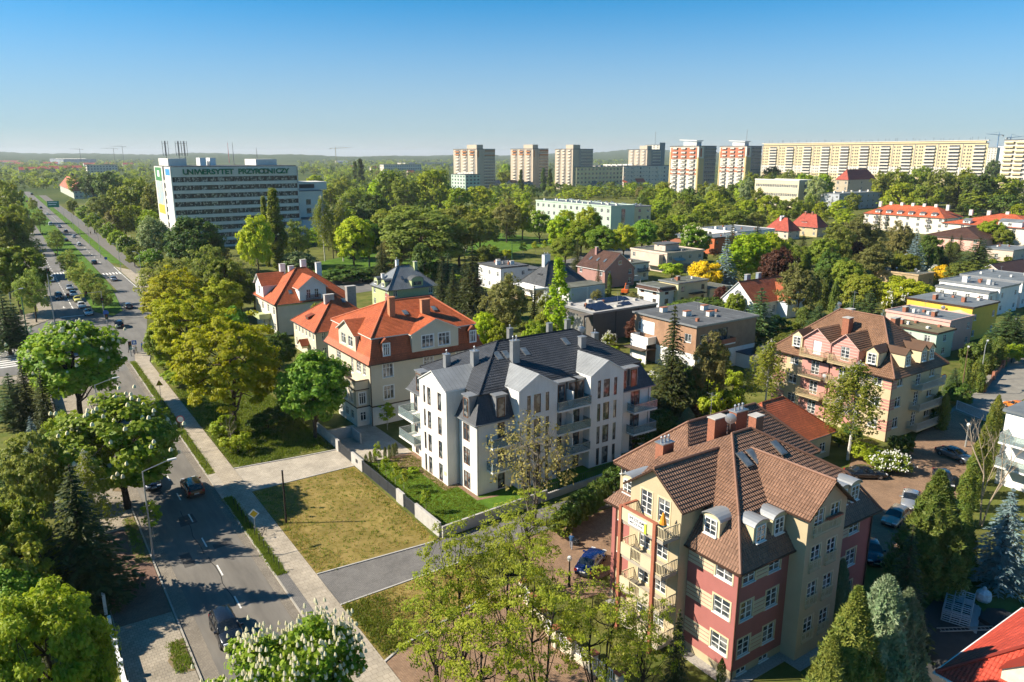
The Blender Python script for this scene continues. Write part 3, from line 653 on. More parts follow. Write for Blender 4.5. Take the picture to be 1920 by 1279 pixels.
tufts('verge_grass', lambda rg: (rg.uniform(-34.6, -33.5), rg.choice([rg.uniform(-13.2, -9), rg.uniform(5.5, 16.5)]), .115), 500, 8, TG, .13, 'weeds in the earth beds of the left pavement')
# ------------------------------------------------------------------ white apartment house with slate-grey roof
PLAST = pm('white_render', (0.70, 0.67, 0.62), 0.85, 0.06, 1.2, bump=.08, bscale=40, big=.05, bigscale=.5, stretch=(2.2, 2.2, .25), detail=8)
SLATE = tiles('anthracite_roof_tiles', (0.058, 0.062, 0.070), 0.33, 0.42, .25, .12, .5)
def house_white():
    e = thing('apartment_house', 'white four-storey apartment house with dark grey mansard roof and brown windows', 'building')
    W, D, ze = 27.0, 16.4, 8.7
    zf = lambda x, y: (lambda d: ze + max(d, 0) / 1.2 * 3.0 if d < 1.2 else 11.7 + (d - 1.2) * .543)(min(x, W - x, y, D - y))
    fl = (.15, 3.1, 6.05)
    S = []
    for z in fl: S += [(2.8, z, 1.0, 2.25, 'tall'), (11.3, z, .8, 2.25, 'tall'), (13.9, z, 1.0, 2.25, 'tall'), (21.5, z, .6, 2.25, 'tall'), (23.4, z, 1.6, 2.25, 'tall2')]
    Wn = []
    for z in fl: Wn += [(1.5, z, 1.5, 2.1, 'tall2'), (12.2, z, 1.5, 2.2, 'tall2'), (14.4, z, 1.0, 2.2, 'tall')]
    wall_mesh(e, (0, 0, W, D), 0, ze, PLAST, {'S': S, 'W': Wn, 'E': [(3 + 4 * i, z, 1.2, 2, 'tall2') for i in range(3) for z in fl], 'N': [(3 + 5 * i, z, 1.2, 2, 'tall2') for i in range(5) for z in fl]})
    fl4 = (.12, 2.98, 5.95, 8.95)
    for x0, x1 in ((4.95, 10.45), (15.55, 20.95)):
        o = x0
        ops = [(u, z, w, 2.3, 'tall') for z in fl4 for u, w in ((1.15, .5), (2.1, 1.0), (3.8, .5))]
        wall_mesh(e, (x0, -1.2, x1, 2.0), 0, 12.05, PLAST, {'S': ops}, {'S': ((x1 - x0) / 2, 13.6)}, name='gable_wall', faces='SEW')
        m = (x0 + x1) / 2; q = .12
        roof(e, [[(x0 - q, -1.35, 12.0), (m, -1.35, 13.68), (m, 5.2, 13.68), (x0 - q, 1.9, 12.0)], [(x1 + q, -1.35, 12.0), (x1 + q, 1.9, 12.0), (m, 5.2, 13.68), (m, -1.35, 13.68)]], ZINCS, 0, 0, .1, 'gable_roof')
    ops = [(u, z, w, 2.2, 'tall') for z in fl4 for u, w in ((1.2, .9), (3.8, .85), (5.15, .5))]
    wall_mesh(e, (-1.5, 4.15, 2.0, 10.8), 0, 11.8, PLAST, {'W': ops}, {'W': (3.32, 13.4)}, name='gable_wall', faces='SNW')
    roof(e, [[(-1.65, 4.05, 11.72), (1.9, 4.05, 11.72), (5.0, 7.47, 13.5), (-1.65, 7.47, 13.5)], [(-1.65, 10.9, 11.72), (-1.65, 7.47, 13.5), (5.0, 7.47, 13.5), (1.9, 10.9, 11.72)]], ZINCS, 0, 0, .1, 'gable_roof')
    q = .35
    roof(e, mansard(-q, -q, W + q, D + q, ze - .05, 1.2 + q, 11.7), SLATE, .45, .02, .12, 'mansard_slope', DARKM)
    roof(e, hip(1.0, 1.0, W - 1.0, D - 1.0, 11.68, 15.5, 8.2, 20.2), SLATE, .42, .045, .12, 'roof', DARKM)
    ridge_caps(e, [((8.2, 8.2, 15.56), (20.2, 8.2, 15.56)), ((1, 1, 11.75), (8.2, 8.2, 15.56)), ((1, D - 1, 11.75), (8.2, 8.2, 15.56)), ((W - 1, 1, 11.75), (20.2, 8.2, 15.56)), ((W - 1, D - 1, 11.75), (20.2, 8.2, 15.56))], DARKM, .08)
    gutter(e, -q, -q, W + q, D + q, ze, ZINC, [(.08, -.08), (W - .5, -.08), (-.08, 3.9)])
    for u in (2.55, 11.2, 12.9, 14.1, 21.2, 23.0): dormer(e, u, -.1, ze + .1, 'S', 1.35, 2.75, 1.5, 'flat', ZINC, ZINC, (1.0, 2.3), 'tall')
    dormer(e, -.1, 2.75, ze + .1, 'W', 1.35, 2.75, 1.5, 'flat', ZINC, ZINC, (1.0, 2.3), 'tall')
    dormer(e, -.1, 14.5, ze + .1, 'W', 1.6, 2.75, 1.5, 'flat', ZINC, ZINC, (1.2, 2.3), 'tall')
    for z in (2.95, 5.9): balcony(e, 1.3, 0, z, 'S', 3.3, 1.3, STEEL, 'glass', PLAST); balcony(e, 22.8, 0, z, 'S', 4.1, 1.4, STEEL, 'glass', PLAST); balcony(e, 0, 15.6, z, 'W', 4.2, 2.2, STEEL, 'glass', PLAST)
    for z in (2.7, 5.65, 8.6):
        balcony(e, 10.47, 0, z, 'S', 5.06, 1.5, STEEL, 'glass', PLAST)
        MB().box(12.75, 12.9, -1.3, -.02, z, z + 2.0).obj('balcony_screen', PLAST, e)
    for px, py, w, d, h, fl_ in ((838, 688, .7, .7, 1.6, 1), (890, 684, .8, .8, 1.7, 1), (965, 678, 1.0, .7, 2.6, 2), (956, 630, .8, .8, 1.3, 1), (1030, 618, .9, .7, 1.1, 0), (1064, 611, .9, .7, 1.1, 1), (1089, 625, .8, .7, 1.0, 1), (1115, 644, .9, .8, 1.7, 1), (1091, 650, .8, .7, 1.3, 0), (893, 640, .9, .6, .9, 0)):
        x, y, z = on_surface(px, py, zf, 13.5); chimney(e, x, y, z - .6, z + h, w, d, ZINC, True, fl_, STEEL)
    for px, py, f in ((934, 668, 'S'), (950, 666, 'S'), (1061, 641, 'S'), (985, 660, 'S')):
        x, y, z = on_surface(px, py, zf, 13.5); skylight(e, x, y, z + .05, math.atan(.543), f, .85, 1.5)
    x, y, z = on_surface(1091, 640, zf, 13.5); dish(e, x, y, z + 1.6, .75, -.4)
    for x0, y0, x1, y1 in ((-1.0, 4.6, 1.6, 4.6), (2.2, .95, 5, .95), (11, .95, 15, .95)):   # snow guards along the eaves
        z = 12.0; b = MB().tube((x0, y0 + .3, z), (x1, y1 + .3, z), .02, n=4).tube((x0, y0 + .3, z + .14), (x1, y1 + .3, z + .14), .02, n=4)
        k = int(max(abs(x1 - x0), 1))
        for i in range(k + 1): b.tube((x0 + (x1 - x0) * i / k, y0 + .3, z - .2), (x0 + (x1 - x0) * i / k, y0 + .3, z + .16), .02, n=4)
        b.obj('snow_guard', DARKM, e)
    MB().box(-1.55, -1.5, 4.5, 5.0, 1.2, 1.7).obj('wall_plate', CREAMT, e)
house_white()

# ------------------------------------------------------------------ brown-roofed house striped ochre and red (nearest)
OCHRE = pm('ochre_render', (0.47, 0.385, 0.245), 0.85, 0.05, .8, bump=.06, bscale=40, big=.05)
CREAMW = pm('cream_render', (0.54, 0.47, 0.325), 0.85, 0.04, .8, big=.05)
ROSE = pm('brick_red_render', (0.355, 0.13, 0.115), 0.85, 0.06, .8, big=.05)
BTILE = tiles('brown_roof_tiles', (0.24, 0.135, 0.088), 0.24, 0.36, .8, .16, .5)
DKBR = pm('dark_brown_trim', (0.06, 0.032, 0.022), .5, .1)
TERRA = pm('terracotta_trim', (.34, .12, .07), .8, .1)
def house_brown():
    ox, oy = -0.7, -37.0
    e = thing('apartment_house', 'ochre and red striped apartment house with brown tiled roof, nearest in view', 'building', (ox, oy, 0))
    W, D, ze = 17.0, 13.5, 9.4
    zf = lambda x, y: 12.2 + (min(x - ox, 17.4 - x + ox, y - oy) - 1.8) * .6
    bands = [(0, 1), (.7, 2)]
    fz = (1.7, 4.75, 7.75)
    S = [(u, z, 1.35, 1.5, 'crm') for u in (.5, 3.4, 13.7) for z in fz] + [(3.2, .15, 1.1, .45, 'two'), (.6, .15, 1.1, .45, 'two')]
    Wn = [(.55, z, 1.55, 1.45, 'crm') for z in fz] + [(11.9, z, .8, 1.2, 'crm') for z in fz]
    wall_mesh(e, (0, 0, W, D), 0, ze, [CREAMW, OCHRE, ROSE], {'S': S, 'W': Wn, 'E': [(2 + 4 * i, z, 1.4, 1.5, 'cross') for i in range(3) for z in fz]}, bands=bands)
    b = MB()   # shadow joints of the cream courses
    for z0, z1 in ((1.6, 3.3), (4.65, 6.3), (7.65, 9.3)):
        k = z0 + .33
        while k < z1 - .1:
            for u0, u1 in ((1.98, 3.28), (12.2, 13.55)): b.box(u0, u1, -.025, .0, k - .29, k - .03)
            for a0, a1 in ((2.25, 4.75),): b.box(-.025, 0, a0, a1, k - .29, k - .03)
            k += .33
    co = b.obj('cream_coursing', CREAMW, e); co['kind'] = 'stuff'
    # front bay (S) and balcony bay (W)
    x0, x1 = 5.8, 10.6; m = (x0 + x1) / 2
    ops = [(u, z, 1.15, 2.05, 'crmf') for z in (1.35, 4.4, 7.45, 10.4) for u in (.75, 2.75)]
    wall_mesh(e, (x0, -1.3, x1, 3.6), 0, 12.55, [OCHRE], {'S': ops}, {'S': (m - x0, 14.45)}, name='gable_wall', faces='SEW')
    for z in (1.35, 4.4, 7.45):
        for u in (.65, 2.65): balcony(e, x0 + u, -1.3, z, 'S', 1.35, .16, CREAMT, 'bars', OCHRE, .95, .08, .13)
    balcony(e, x0 + .65, -1.3, 10.4, 'S', 3.4, .2, CREAMT, 'bars', OCHRE, .95, .08, .13)
    MB().box(x0 + 2.2, x0 + 4.0, -1.62, -1.35, 11.4, 11.55).obj('flower_box', TERRA, e)
    q, k = .5, .45
    s = (14.55 - 12.6) / (m - x0)
    gz = lambda d: 12.6 - d * s
    roof(e, [[(x0 - q, -1.3 - k, gz(q)), (m, -1.3 - k, 14.6), (m, 6.3, 14.6), (x0 - q, 2.6, gz(q))], [(x1 + q, -1.3 - k, gz(q)), (x1 + q, 2.6, gz(q)), (m, 6.3, 14.6), (m, -1.3 - k, 14.6)]], BTILE, .36, .05, .14, 'gable_roof', DKBR)
    y0, y1 = 4.8, 10.3; m2 = (y0 + y1) / 2
    ops = [(u, z, 1.2, 2.0, 'crmf') for z in (1.3, 4.3, 7.3, 10.3) for u in (1.2, 3.1)]
    wall_mesh(e, (-1.0, y0, 3.6, y1), 0, 12.5, [OCHRE], {'W': ops}, {'W': (m2 - y0, 14.45)}, name='gable_wall', faces='SNW')
    roof(e, [[(-1.0 - k, y0 - q, gz(q)), (2.6, y0 - q, gz(q)), (6.3, m2, 14.6), (-1.0 - k, m2, 14.6)], [(-1.0 - k, y1 + q, gz(q)), (-1.0 - k, m2, 14.6), (6.3, m2, 14.6), (2.6, y1 + q, gz(q))]], BTILE, .36, .05, .14, 'gable_roof', DKBR)
    for i, z in enumerate((1.0, 4.0, 7.0, 10.0)):
        o = balcony(e, -1.0, 9.7, z, 'W', 4.8, 1.75, CREAMT, 'bars', pm('balcony_edge', (.36, .32, .26), .85), 1.05, .28, .16)
        for a0, a1 in (((5.95, 9.35),) if i == 3 else ((5.95, 7.1), (8.2, 9.35))): MB().box(-2.83, -2.76, a0, a1, z + .02, z + 1.04).obj('balcony_panel', CREAMW, e)
        if i == 3: MB().box(-2.75, -2.5, 5.7, 9.5, z + 1.0, z + 1.16).box(-2.5, -1.1, 9.36, 9.58, z + 1.06, z + 1.18).obj('flower_box', TERRA, e)
    for y in (5.75, 9.5): MB().box(-2.88, -2.58, y - .15, y + .15, 0, 11.15).obj('balcony_pillar', TERRA, e)
    bn = MB().box(-2.87, -2.845, 6.55, 8.55, 10.0, 10.85).box(-2.874, -2.841, 6.55, 6.8, 9.9, 10.75, 1).obj('sale_banner', [WHITE, pm('lime_print', (.45, .55, .05), .6)], e)
    lettering(bn, 'SPRZEDAM', -2.878, 7.65, 10.5, -math.pi / 2, .34, INK, .004, .004, name='banner_text')
    lettering(bn, 'MIESZKANIE', -2.878, 7.65, 10.18, -math.pi / 2, .27, INK, .004, .002, name='banner_text')
    # roofs
    q = .75
    q = .45; t = 1.8; zk = 12.1; R_ = W + .4 - t; A, B = (7.5, 7.5, 15.5), (9.9, 7.5, 15.5)
    roof(e, mansard(-q, -q, W + q, D + q, 9.15, t + q, zk), BTILE, .36, .05, .14, 'mansard_slope', DKBR)
    roof(e, [[(t, t, zk), (R_, t, zk), B, A], [(t, 11.7, zk), (t, t, zk), A, (3.3, 11.7, 13.0)], [(R_, t, zk), (R_, 11.7, zk), (14.1, 11.7, 13.0), B], [(14.1, 11.7, 13.0), (3.3, 11.7, 13.0), A, B], [(12, 11.7, 13.0), (12, 13.2, 12.1), (6.2, 13.2, 12.1), (6.2, 11.7, 13.0)]], BTILE, .36, .05, .14, 'roof', DKBR)
    RT_ = pm('ridge_tile', (.22, .115, .075), .6, .12); up = lambda p: (p[0], p[1], p[2] + .07)
    ridge_caps(e, [((-q, -q, 9.22), (t, t, zk + .06)), ((t, t, zk + .06), up(A)), (up(A), up(B)), ((W + q, -q, 9.22), (R_, t, zk + .06)), ((R_, t, zk + .06), up(B)), ((8.2, -1.7, 14.66), (8.2, 6.0, 14.66)), ((-1.4, m2, 14.66), (6.0, m2, 14.66))], RT_, .12)
    wall_mesh(e, (6.6, 11.0, 24.6, 19.5), 0, 9.2, [OCHRE], {'W': [(9 - 1.5, z, 1.2, 1.4, 'cross') for z in fz], 'S': [(14, z, 1.3, 1.5, 'cross') for z in fz], 'E': [(3, z, 1.3, 1.5, 'cross') for z in fz]}, name='rear_wing_wall')
    roof(e, hip(6.0, 10.4, 25.2, 20.1, 8.9, 13.5, 10.8, 20.5), BTILE, .36, .05, .18, 'rear_roof', DKBR)
    ridge_caps(e, [((10.8, 15.25, 13.56), (20.5, 15.25, 13.56)), ((25.2, 10.4, 8.98), (20.5, 15.25, 13.56)), ((6.0, 20.1, 8.98), (10.8, 15.25, 13.56))], MATS['ridge_tile'], .13)
    gutter(e, -q, -q, W + q, D + q, 9.17, DKBR, [(-.1, -.1), (-.1, 12.9), (W - .2, -.1)])
    ARCHZ = pm('pale_zinc', (.36, .37, .375), .4, .06, 1.5, metal=.4, spec=.5)
    for u in (1.95, 4.1, 12.3, 13.95): dormer(e, u, .5, 10.3, 'S', 1.5, 1.4, 2.0, 'arch', CREAMT, ARCHZ, (1.05, 1.3), 'six')
    dormer(e, .5, 4.0, 10.3, 'W', 1.6, 1.4, 2.0, 'arch', CREAMT, ARCHZ, (1.15, 1.3), 'six')
    dormer(e, .5, 12.9, 10.1, 'W', 1.4, 1.4, 2.2, 'arch', CREAMT, ARCHZ, (1.0, 1.2), 'six')
    for px, py, h in ((1396, 862, 1.2), (1414, 856, 1.2), (1460, 840, 1.0), (1481, 834, 1.0)):
        x, y, z = on_surface(px, py, zf, 13); skylight(e, x - ox, y - oy, z + .02, math.atan(.6), 'S', .8, 1.5)
    for x, y, z0, z1, w, d, f in ((12.0, 8.6, 12, 15.9, 1.0, .8, 0), (11.6, 10.2, 12, 16.0, 1.5, .8, 3), (4.4, 12.0, 10.5, 14.0, 1.3, .9, 3), (9.6, 10.8, 11, 15.6, 1.6, .8, 0)): chimney(e, x, y, z0, z1, w, d, BRICKC, True, f)
    dish(e, 9.6, 9.4, 15.9, .9, -.9); antenna(e, 10.3, 12.2, 14.8, 2.6)
    slab('house_apron', [(ox - .9, oy - .9), (ox + 5.2, oy - .9), (ox + 5.2, oy - 2.3), (ox + 11.2, oy - 2.3), (ox + 11.2, oy - .9), (ox + 17, oy - .9), (ox + 17, oy), (ox, oy), (ox, oy + 13), (ox - .9, oy + 13)], -.01, .05, pm('gravel_strip', (.33, .31, .28), .95, .3, 12, bump=.6, bscale=20))
    return e
house_brown()
pr = thing('parasol', 'folded orange and teal parasol on the top balcony of the striped house', 'parasol', (-2.6, -31.2, 10.0))
MB().tube((0, 0, 0), (0, 0, 1.9), .03).obj('pole', STEEL, pr)
b = MB().lathe((0, 0, .75), [(.3, 0), (.24, .35), (.14, .75), (.07, 1.0), (.0, 1.08)], 9); b.obj('canopy', pm('orange_cloth', (.75, .30, .03), .8, .15), pr)
MB().lathe((0, 0, .72), [(.33, 0), (.31, .12), (.27, .12)], 9).obj('hem', pm('teal_cloth', (.14, .30, .32), .8), pr)

# ------------------------------------------------------------------ cream house with orange mansard roof
OTILE = tiles('orange_roof_tiles', (0.46, 0.115, 0.042), 0.22, 0.30, .3, .14, .55)
CREAM2 = pm('pale_cream_render', (0.60, 0.535, 0.405), 0.85, 0.04, .8, bump=.05, bscale=40, big=.05)
PLINTH = pm('white_plinth', (.68, .65, .58), .85, .05, 1, big=.06)
def house_orange():
    e = thing('apartment_house', 'cream three-storey house with orange tiled mansard roof and brick chimneys', 'building', (-.4, 28.0, 0))
    W, D, ze = 18.4, 16.5, 9.4
    bands = [(0, 1), (2.75, 2), (2.95, 0)]
    S = [(u, z, 1.55, h, 'casing') for u in (1.9, 8.5, 14) for z, h in ((3.65, 2.0), (6.95, 2.0))] + [(u, .8, 1.2, 1.2, 'cross') for u in (2, 8.6, 14)]
    Wn = [(1.75, 7.1, .95, 1.6, 'six'), (3.5, 7.1, 1.6, 1.6, 'six'), (6.3, 6.4, .8, 2.3, 'six'), (11.2, 7.0, 1.7, 1.6, 'six'), (11.2, 3.7, 1.7, 1.7, 'casing'), (13.8, 3.7, 1.2, 1.7, 'casing'), (11.4, .8, 1.3, 1.2, 'cross')]
    wall_mesh(e, (0, 0, W, D), 0, ze, [CREAM2, PLINTH, DKBR], {'S': S, 'W': Wn}, bands=bands)
    wall_mesh(e, (-2.0, .9, 0, 8.0), 0, 5.6, [CREAM2, PLINTH, DKBR], {'S': [(.45, 3.3, 1.0, 1.7, 'casing'), (.5, .8, .9, 1.3, 'cross')], 'W': [(1.2 + 2 * i, 3.3, 1.0, 1.7, 'casing') for i in range(3)] + [(1.2 + 2 * i, .8, 1.0, 1.3, 'cross') for i in range(3)]}, bands=bands, name='bay_wall', faces='SNW', top=True)
    MB().box(-2.1, -1.9, .8, 8.1, 5.55, 6.75).box(-1.9, 0, .8, 1.0, 5.55, 6.75).box(-1.9, 0, 7.9, 8.1, 5.55, 6.75).obj('terrace_parapet', CREAM2, e)
    MB().box(-2.18, -1.85, .72, 8.18, 6.75, 6.85).box(-1.85, -.02, .72, 1.05, 6.75, 6.85).box(-1.85, -.02, 7.85, 8.18, 6.75, 6.85).box(-2.14, 0, .78, 8.14, 5.4, 5.52).obj('parapet_coping', DKBR, e)
    q = .5
    P1 = mansard(-q, -q, W + q, D + q, ze - .15, .55, ze + .75)
    P2 = mansard(.05, .05, W - .05, D - .05, ze + .75, .75, 12.9)
    roof(e, P1 + P2, OTILE, .32, .035, .14, 'mansard_slope', PLINTH)
    roof(e, hip(.5, .5, W - .5, D - .5, 12.8, 16.3, 6.6, 14.2), OTILE, .32, .04, .14, 'roof', PLINTH)
    RT = pm('orange_ridge_tile', (.50, .15, .07), .6, .12)
    ridge_caps(e, [((6.6, 8.25, 16.36), (14.2, 8.25, 16.36)), ((.5, .5, 12.9), (6.6, 8.25, 16.36)), ((.5, D - .5, 12.9), (6.6, 8.25, 16.36)), ((W - .5, .5, 12.9), (14.2, 8.25, 16.36))], RT, .12)
    # big gabled dormers
    for f, rect_, u, ap in (('S', (6.6, -.06, 14.4, 4), 3.9, 14.55),):
        wall_mesh(e, rect_, ze + .55, 12.85, [CREAM2], {'S': [(1.65, 10.45, 1.9, 1.85, 'casing'), (4.4, 10.45, 1.9, 1.85, 'casing')]}, {'S': (u, ap)}, name='dormer_wall', faces='SEW')
        roof(e, [[(6.3, -.4, 12.72), (10.5, -.4, 14.68), (10.5, 4.6, 14.68), (6.3, .6, 12.72)], [(14.7, -.4, 12.72), (14.7, .6, 12.72), (10.5, 4.6, 14.68), (10.5, -.4, 14.68)]], OTILE, .32, .035, .12, 'dormer_roof', PLINTH)
    wall_mesh(e, (-.06, 4.9, 4, 11.4), ze + .45, 12.6, [CREAM2], {'W': [(1.1, 10.4, 1.7, 1.6, 'cross'), (3.75, 10.4, 1.7, 1.6, 'cross')]}, {'W': (3.25, 14.2)}, name='dormer_wall', faces='SNW')
    roof(e, [[(-.4, 4.6, 12.45), (.6, 4.6, 12.45), (4.2, 8.15, 14.3), (-.4, 8.15, 14.3)], [(-.4, 11.7, 12.45), (-.4, 8.15, 14.3), (4.2, 8.15, 14.3), (.6, 11.7, 12.45)]], OTILE, .32, .035, .12, 'dormer_roof', PLINTH)
    for u in (1.8, 16.2): dormer(e, u, -.12, 10.1, 'S', 1.35, 2.0, 1.6, 'gable', OTILE if False else pm('orange_cheek', (.44, .13, .06), .7, .1), OTILE, (.95, 1.7), 'casing')
    gutter(e, -q, -q, W + q, D + q, ze - .13, DKBR, [(-.1, -.1 + .9 - .9), (W - .2, -.1)])
    zf = lambda x, y: 12.9 + (min(x + .4, W - x - .4, y - 28, D - y + 28) - .5) * .45
    OB = pm('orange_brick', (.46, .20, .10), .9, .25, 9, bump=.3, bscale=40)
    for px, py, w, d, h in ((704, 562, .8, .7, 1.4), (734, 590, .9, .8, 2.6), (797, 586, 1.4, .7, 2.0), (860, 588, .9, .9, 3.4), (808, 552, 1.2, .7, 1.4)):
        x, y, z = on_surface(px, py, zf, 15); chimney(e, x + .4, y - 28, z - .7, z + h, w, d, OB, True, 0, OB)
    for px, py, f in ((694, 587, 'W'), (760, 587, 'S'), (814, 579, 'S'), (822, 578, 'S'), (851, 587, 'S')):
        x, y, z = on_surface(px, py, zf, 14.5); skylight(e, x + .4, y - 28, z + .06, math.atan(.45), f, .75, 1.2)
    return e
house_orange()

# ------------------------------------------------------------------ pink and ochre house with brown roof by the side street
PINK = pm('pink_render', (.48, .235, .20), .85, .05, .9, big=.05)
PINKL = pm('pale_pink_stripe', (.58, .37, .32), .85, .04)
BTILE2 = tiles('tan_brown_roof_tiles', (.225, .125, .075), .24, .34, .6, .14, .55)
RAILW = pm('weathered_timber_rail', (.42, .33, .19), .75, .15, 6)
def house_pink():
    ox, oy = 54.8, -17.0
    e = thing('apartment_house', 'ochre apartment house with twin pink gables and brown roof beside the street', 'building', (ox, oy, 0))
    W, D, ze = 13.0, 18.6, 9.5
    OC = pm('sand_render', (.53, .43, .27), .85, .05, .8, big=.05)
    fz = (1.6, 4.6, 7.6)
    Wn = [(u, z, 1.35, 1.4, 'cross') for u in (1.4, 14.4) for z in fz] + [(u, z, 1.3, 2.0, 'french') for u in (6.2, 10.7) for z in (.9, 3.9, 6.9)]
    S = [(1.4, z, 1.3, 1.5, 'cross') for z in fz] + [(6.2, z - .7, 1.2, 2.1, 'french') for z in fz] + [(9.7, z, 1.4, 1.4, 'cross') for z in fz]
    wall_mesh(e, (0, 0, W, D), 0, ze, [OC], {'W': Wn, 'S': S, 'N': [(3, z, 1.3, 1.4, 'cross') for z in fz]})
    b = MB()   # pink quoin stripes at the corners
    for z in fz:
        for k in range(4):
            zz = z - .2 + k * .42; b.box(-.03, 1.25, -.03, .0, zz, zz + .26); b.box(-.03, 0, 0, 1.2, zz, zz + .26); b.box(-.03, 0, 16.4, 18.6, zz, zz + .26)
    so = b.obj('pink_stripes', PINK, e); so['kind'] = 'stuff'
    for y0, y1 in ((4.9, 8.95), (9.15, 13.5)):
        m = (y0 + y1) / 2
        wall_mesh(e, (-.35, y0, 4, y1), .8, 12.1, [PINK], {'W': [((y1 - y0) / 2 - .65, z, 1.3, 2.0, 'french' if not (y0 > 9 and z > 9) else 'shutter') for z in (.9, 3.9, 6.9, 9.95)]}, {'W': (m - y0, 13.75)}, name='gable_wall', faces='SNW')
        s = MB()
        for k in range(9):
            zz = 10.0 + k * .42; hw = min((y1 - y0) / 2, (13.7 - zz) * 1.22) - .12
            for a0, a1 in ((m - hw, min(m - .68, m + hw)), (max(m + .68, m - hw), m + hw)) if zz < 11.9 else ((m - hw, m + hw),):
                if a1 - a0 > .1: s.box(-.375, -.35, a0, a1, zz, zz + .14)
        so = s.obj('pale_stripes', PINKL, e); so['kind'] = 'stuff'
        roof(e, [[(-.7, y0 - .25, 11.95), (2.6, y0 - .25, 11.95), (4.6, m, 13.85), (-.7, m, 13.85)], [(-.7, y1 + .25, 11.95), (-.7, m, 13.85), (4.6, m, 13.85), (2.6, y1 + .25, 11.95)]], BTILE2, .36, .05, .12, 'gable_roof', PINKL)
        for z, mat in ((3.7, RAILW), (6.7, pm('dark_timber_rail', (.14, .12, .09), .8)) if y0 > 9 else (6.7, RAILW), (9.7, RAILW)): balcony(e, -.35, y1 - .25, z, 'W', y1 - y0 - .5, 1.35, mat, 'bars', RAILW, 1.05, .18, .16)
    for z in (.9, 3.75, 6.75): balcony(e, 5.2, 0, z, 'S', 6.2, 1.5, pm('pale_metal_rail', (.45, .43, .38), .6), 'bars', OC, 1.05, .2, .16)
    q = .6
    roof(e, hip(-q, -q, W + q, D + q, ze - .4, 15.6, 5.8, 12.6, 'y'), BTILE2, .34, .045, .16, 'roof', DKBR)
    ridge_caps(e, [((6.5, 5.8, 15.66), (6.5, 12.6, 15.66)), ((-q, -q, ze - .3), (6.5, 5.8, 15.66)), ((W + q, -q, ze - .3), (6.5, 5.8, 15.66)), ((-q, D + q, ze - .3), (6.5, 12.6, 15.66))], MATS['ridge_tile'], .12)
    gutter(e, -q, -q, W + q, D + q, ze - .38, DKBR, [(-.1, -.1), (-.45, 9.05)])
    for a in (3.9, 15.6): dormer(e, -.2, a, ze + .7, 'W', 1.7, 1.9, 2.0, 'gable', CREAMT, BTILE2, (1.2, 1.4), 'six')
    for u in (2.2, 6.3, 8.3): dormer(e, u, -.2, ze + .7, 'S', 1.5, 1.8, 2.0, 'gable', CREAMT, BTILE2, (1.0, 1.4), 'six')
    chimney(e, 2.6 + 1, 9.4, 11.5, 15.2, 1.1, 1.0, BRICKC); chimney(e, 8.2, 12, 12, 15.5, 1.2, .9, BRICKC); chimney(e, 9.2, 5.5, 12, 15.2, 1.4, .7, BRICKC)
    skylight(e, 4.4, 6.0, 13.55, .77, 'W', 1.0, 1.3); dish(e, 6.2, 12.6, 16.4, .6, -.8); antenna(e, 6.4, 10.5, 15.5, 3.2); dish(e, -1.9, 8.7, 7.6, .5, -1.3)
house_pink()
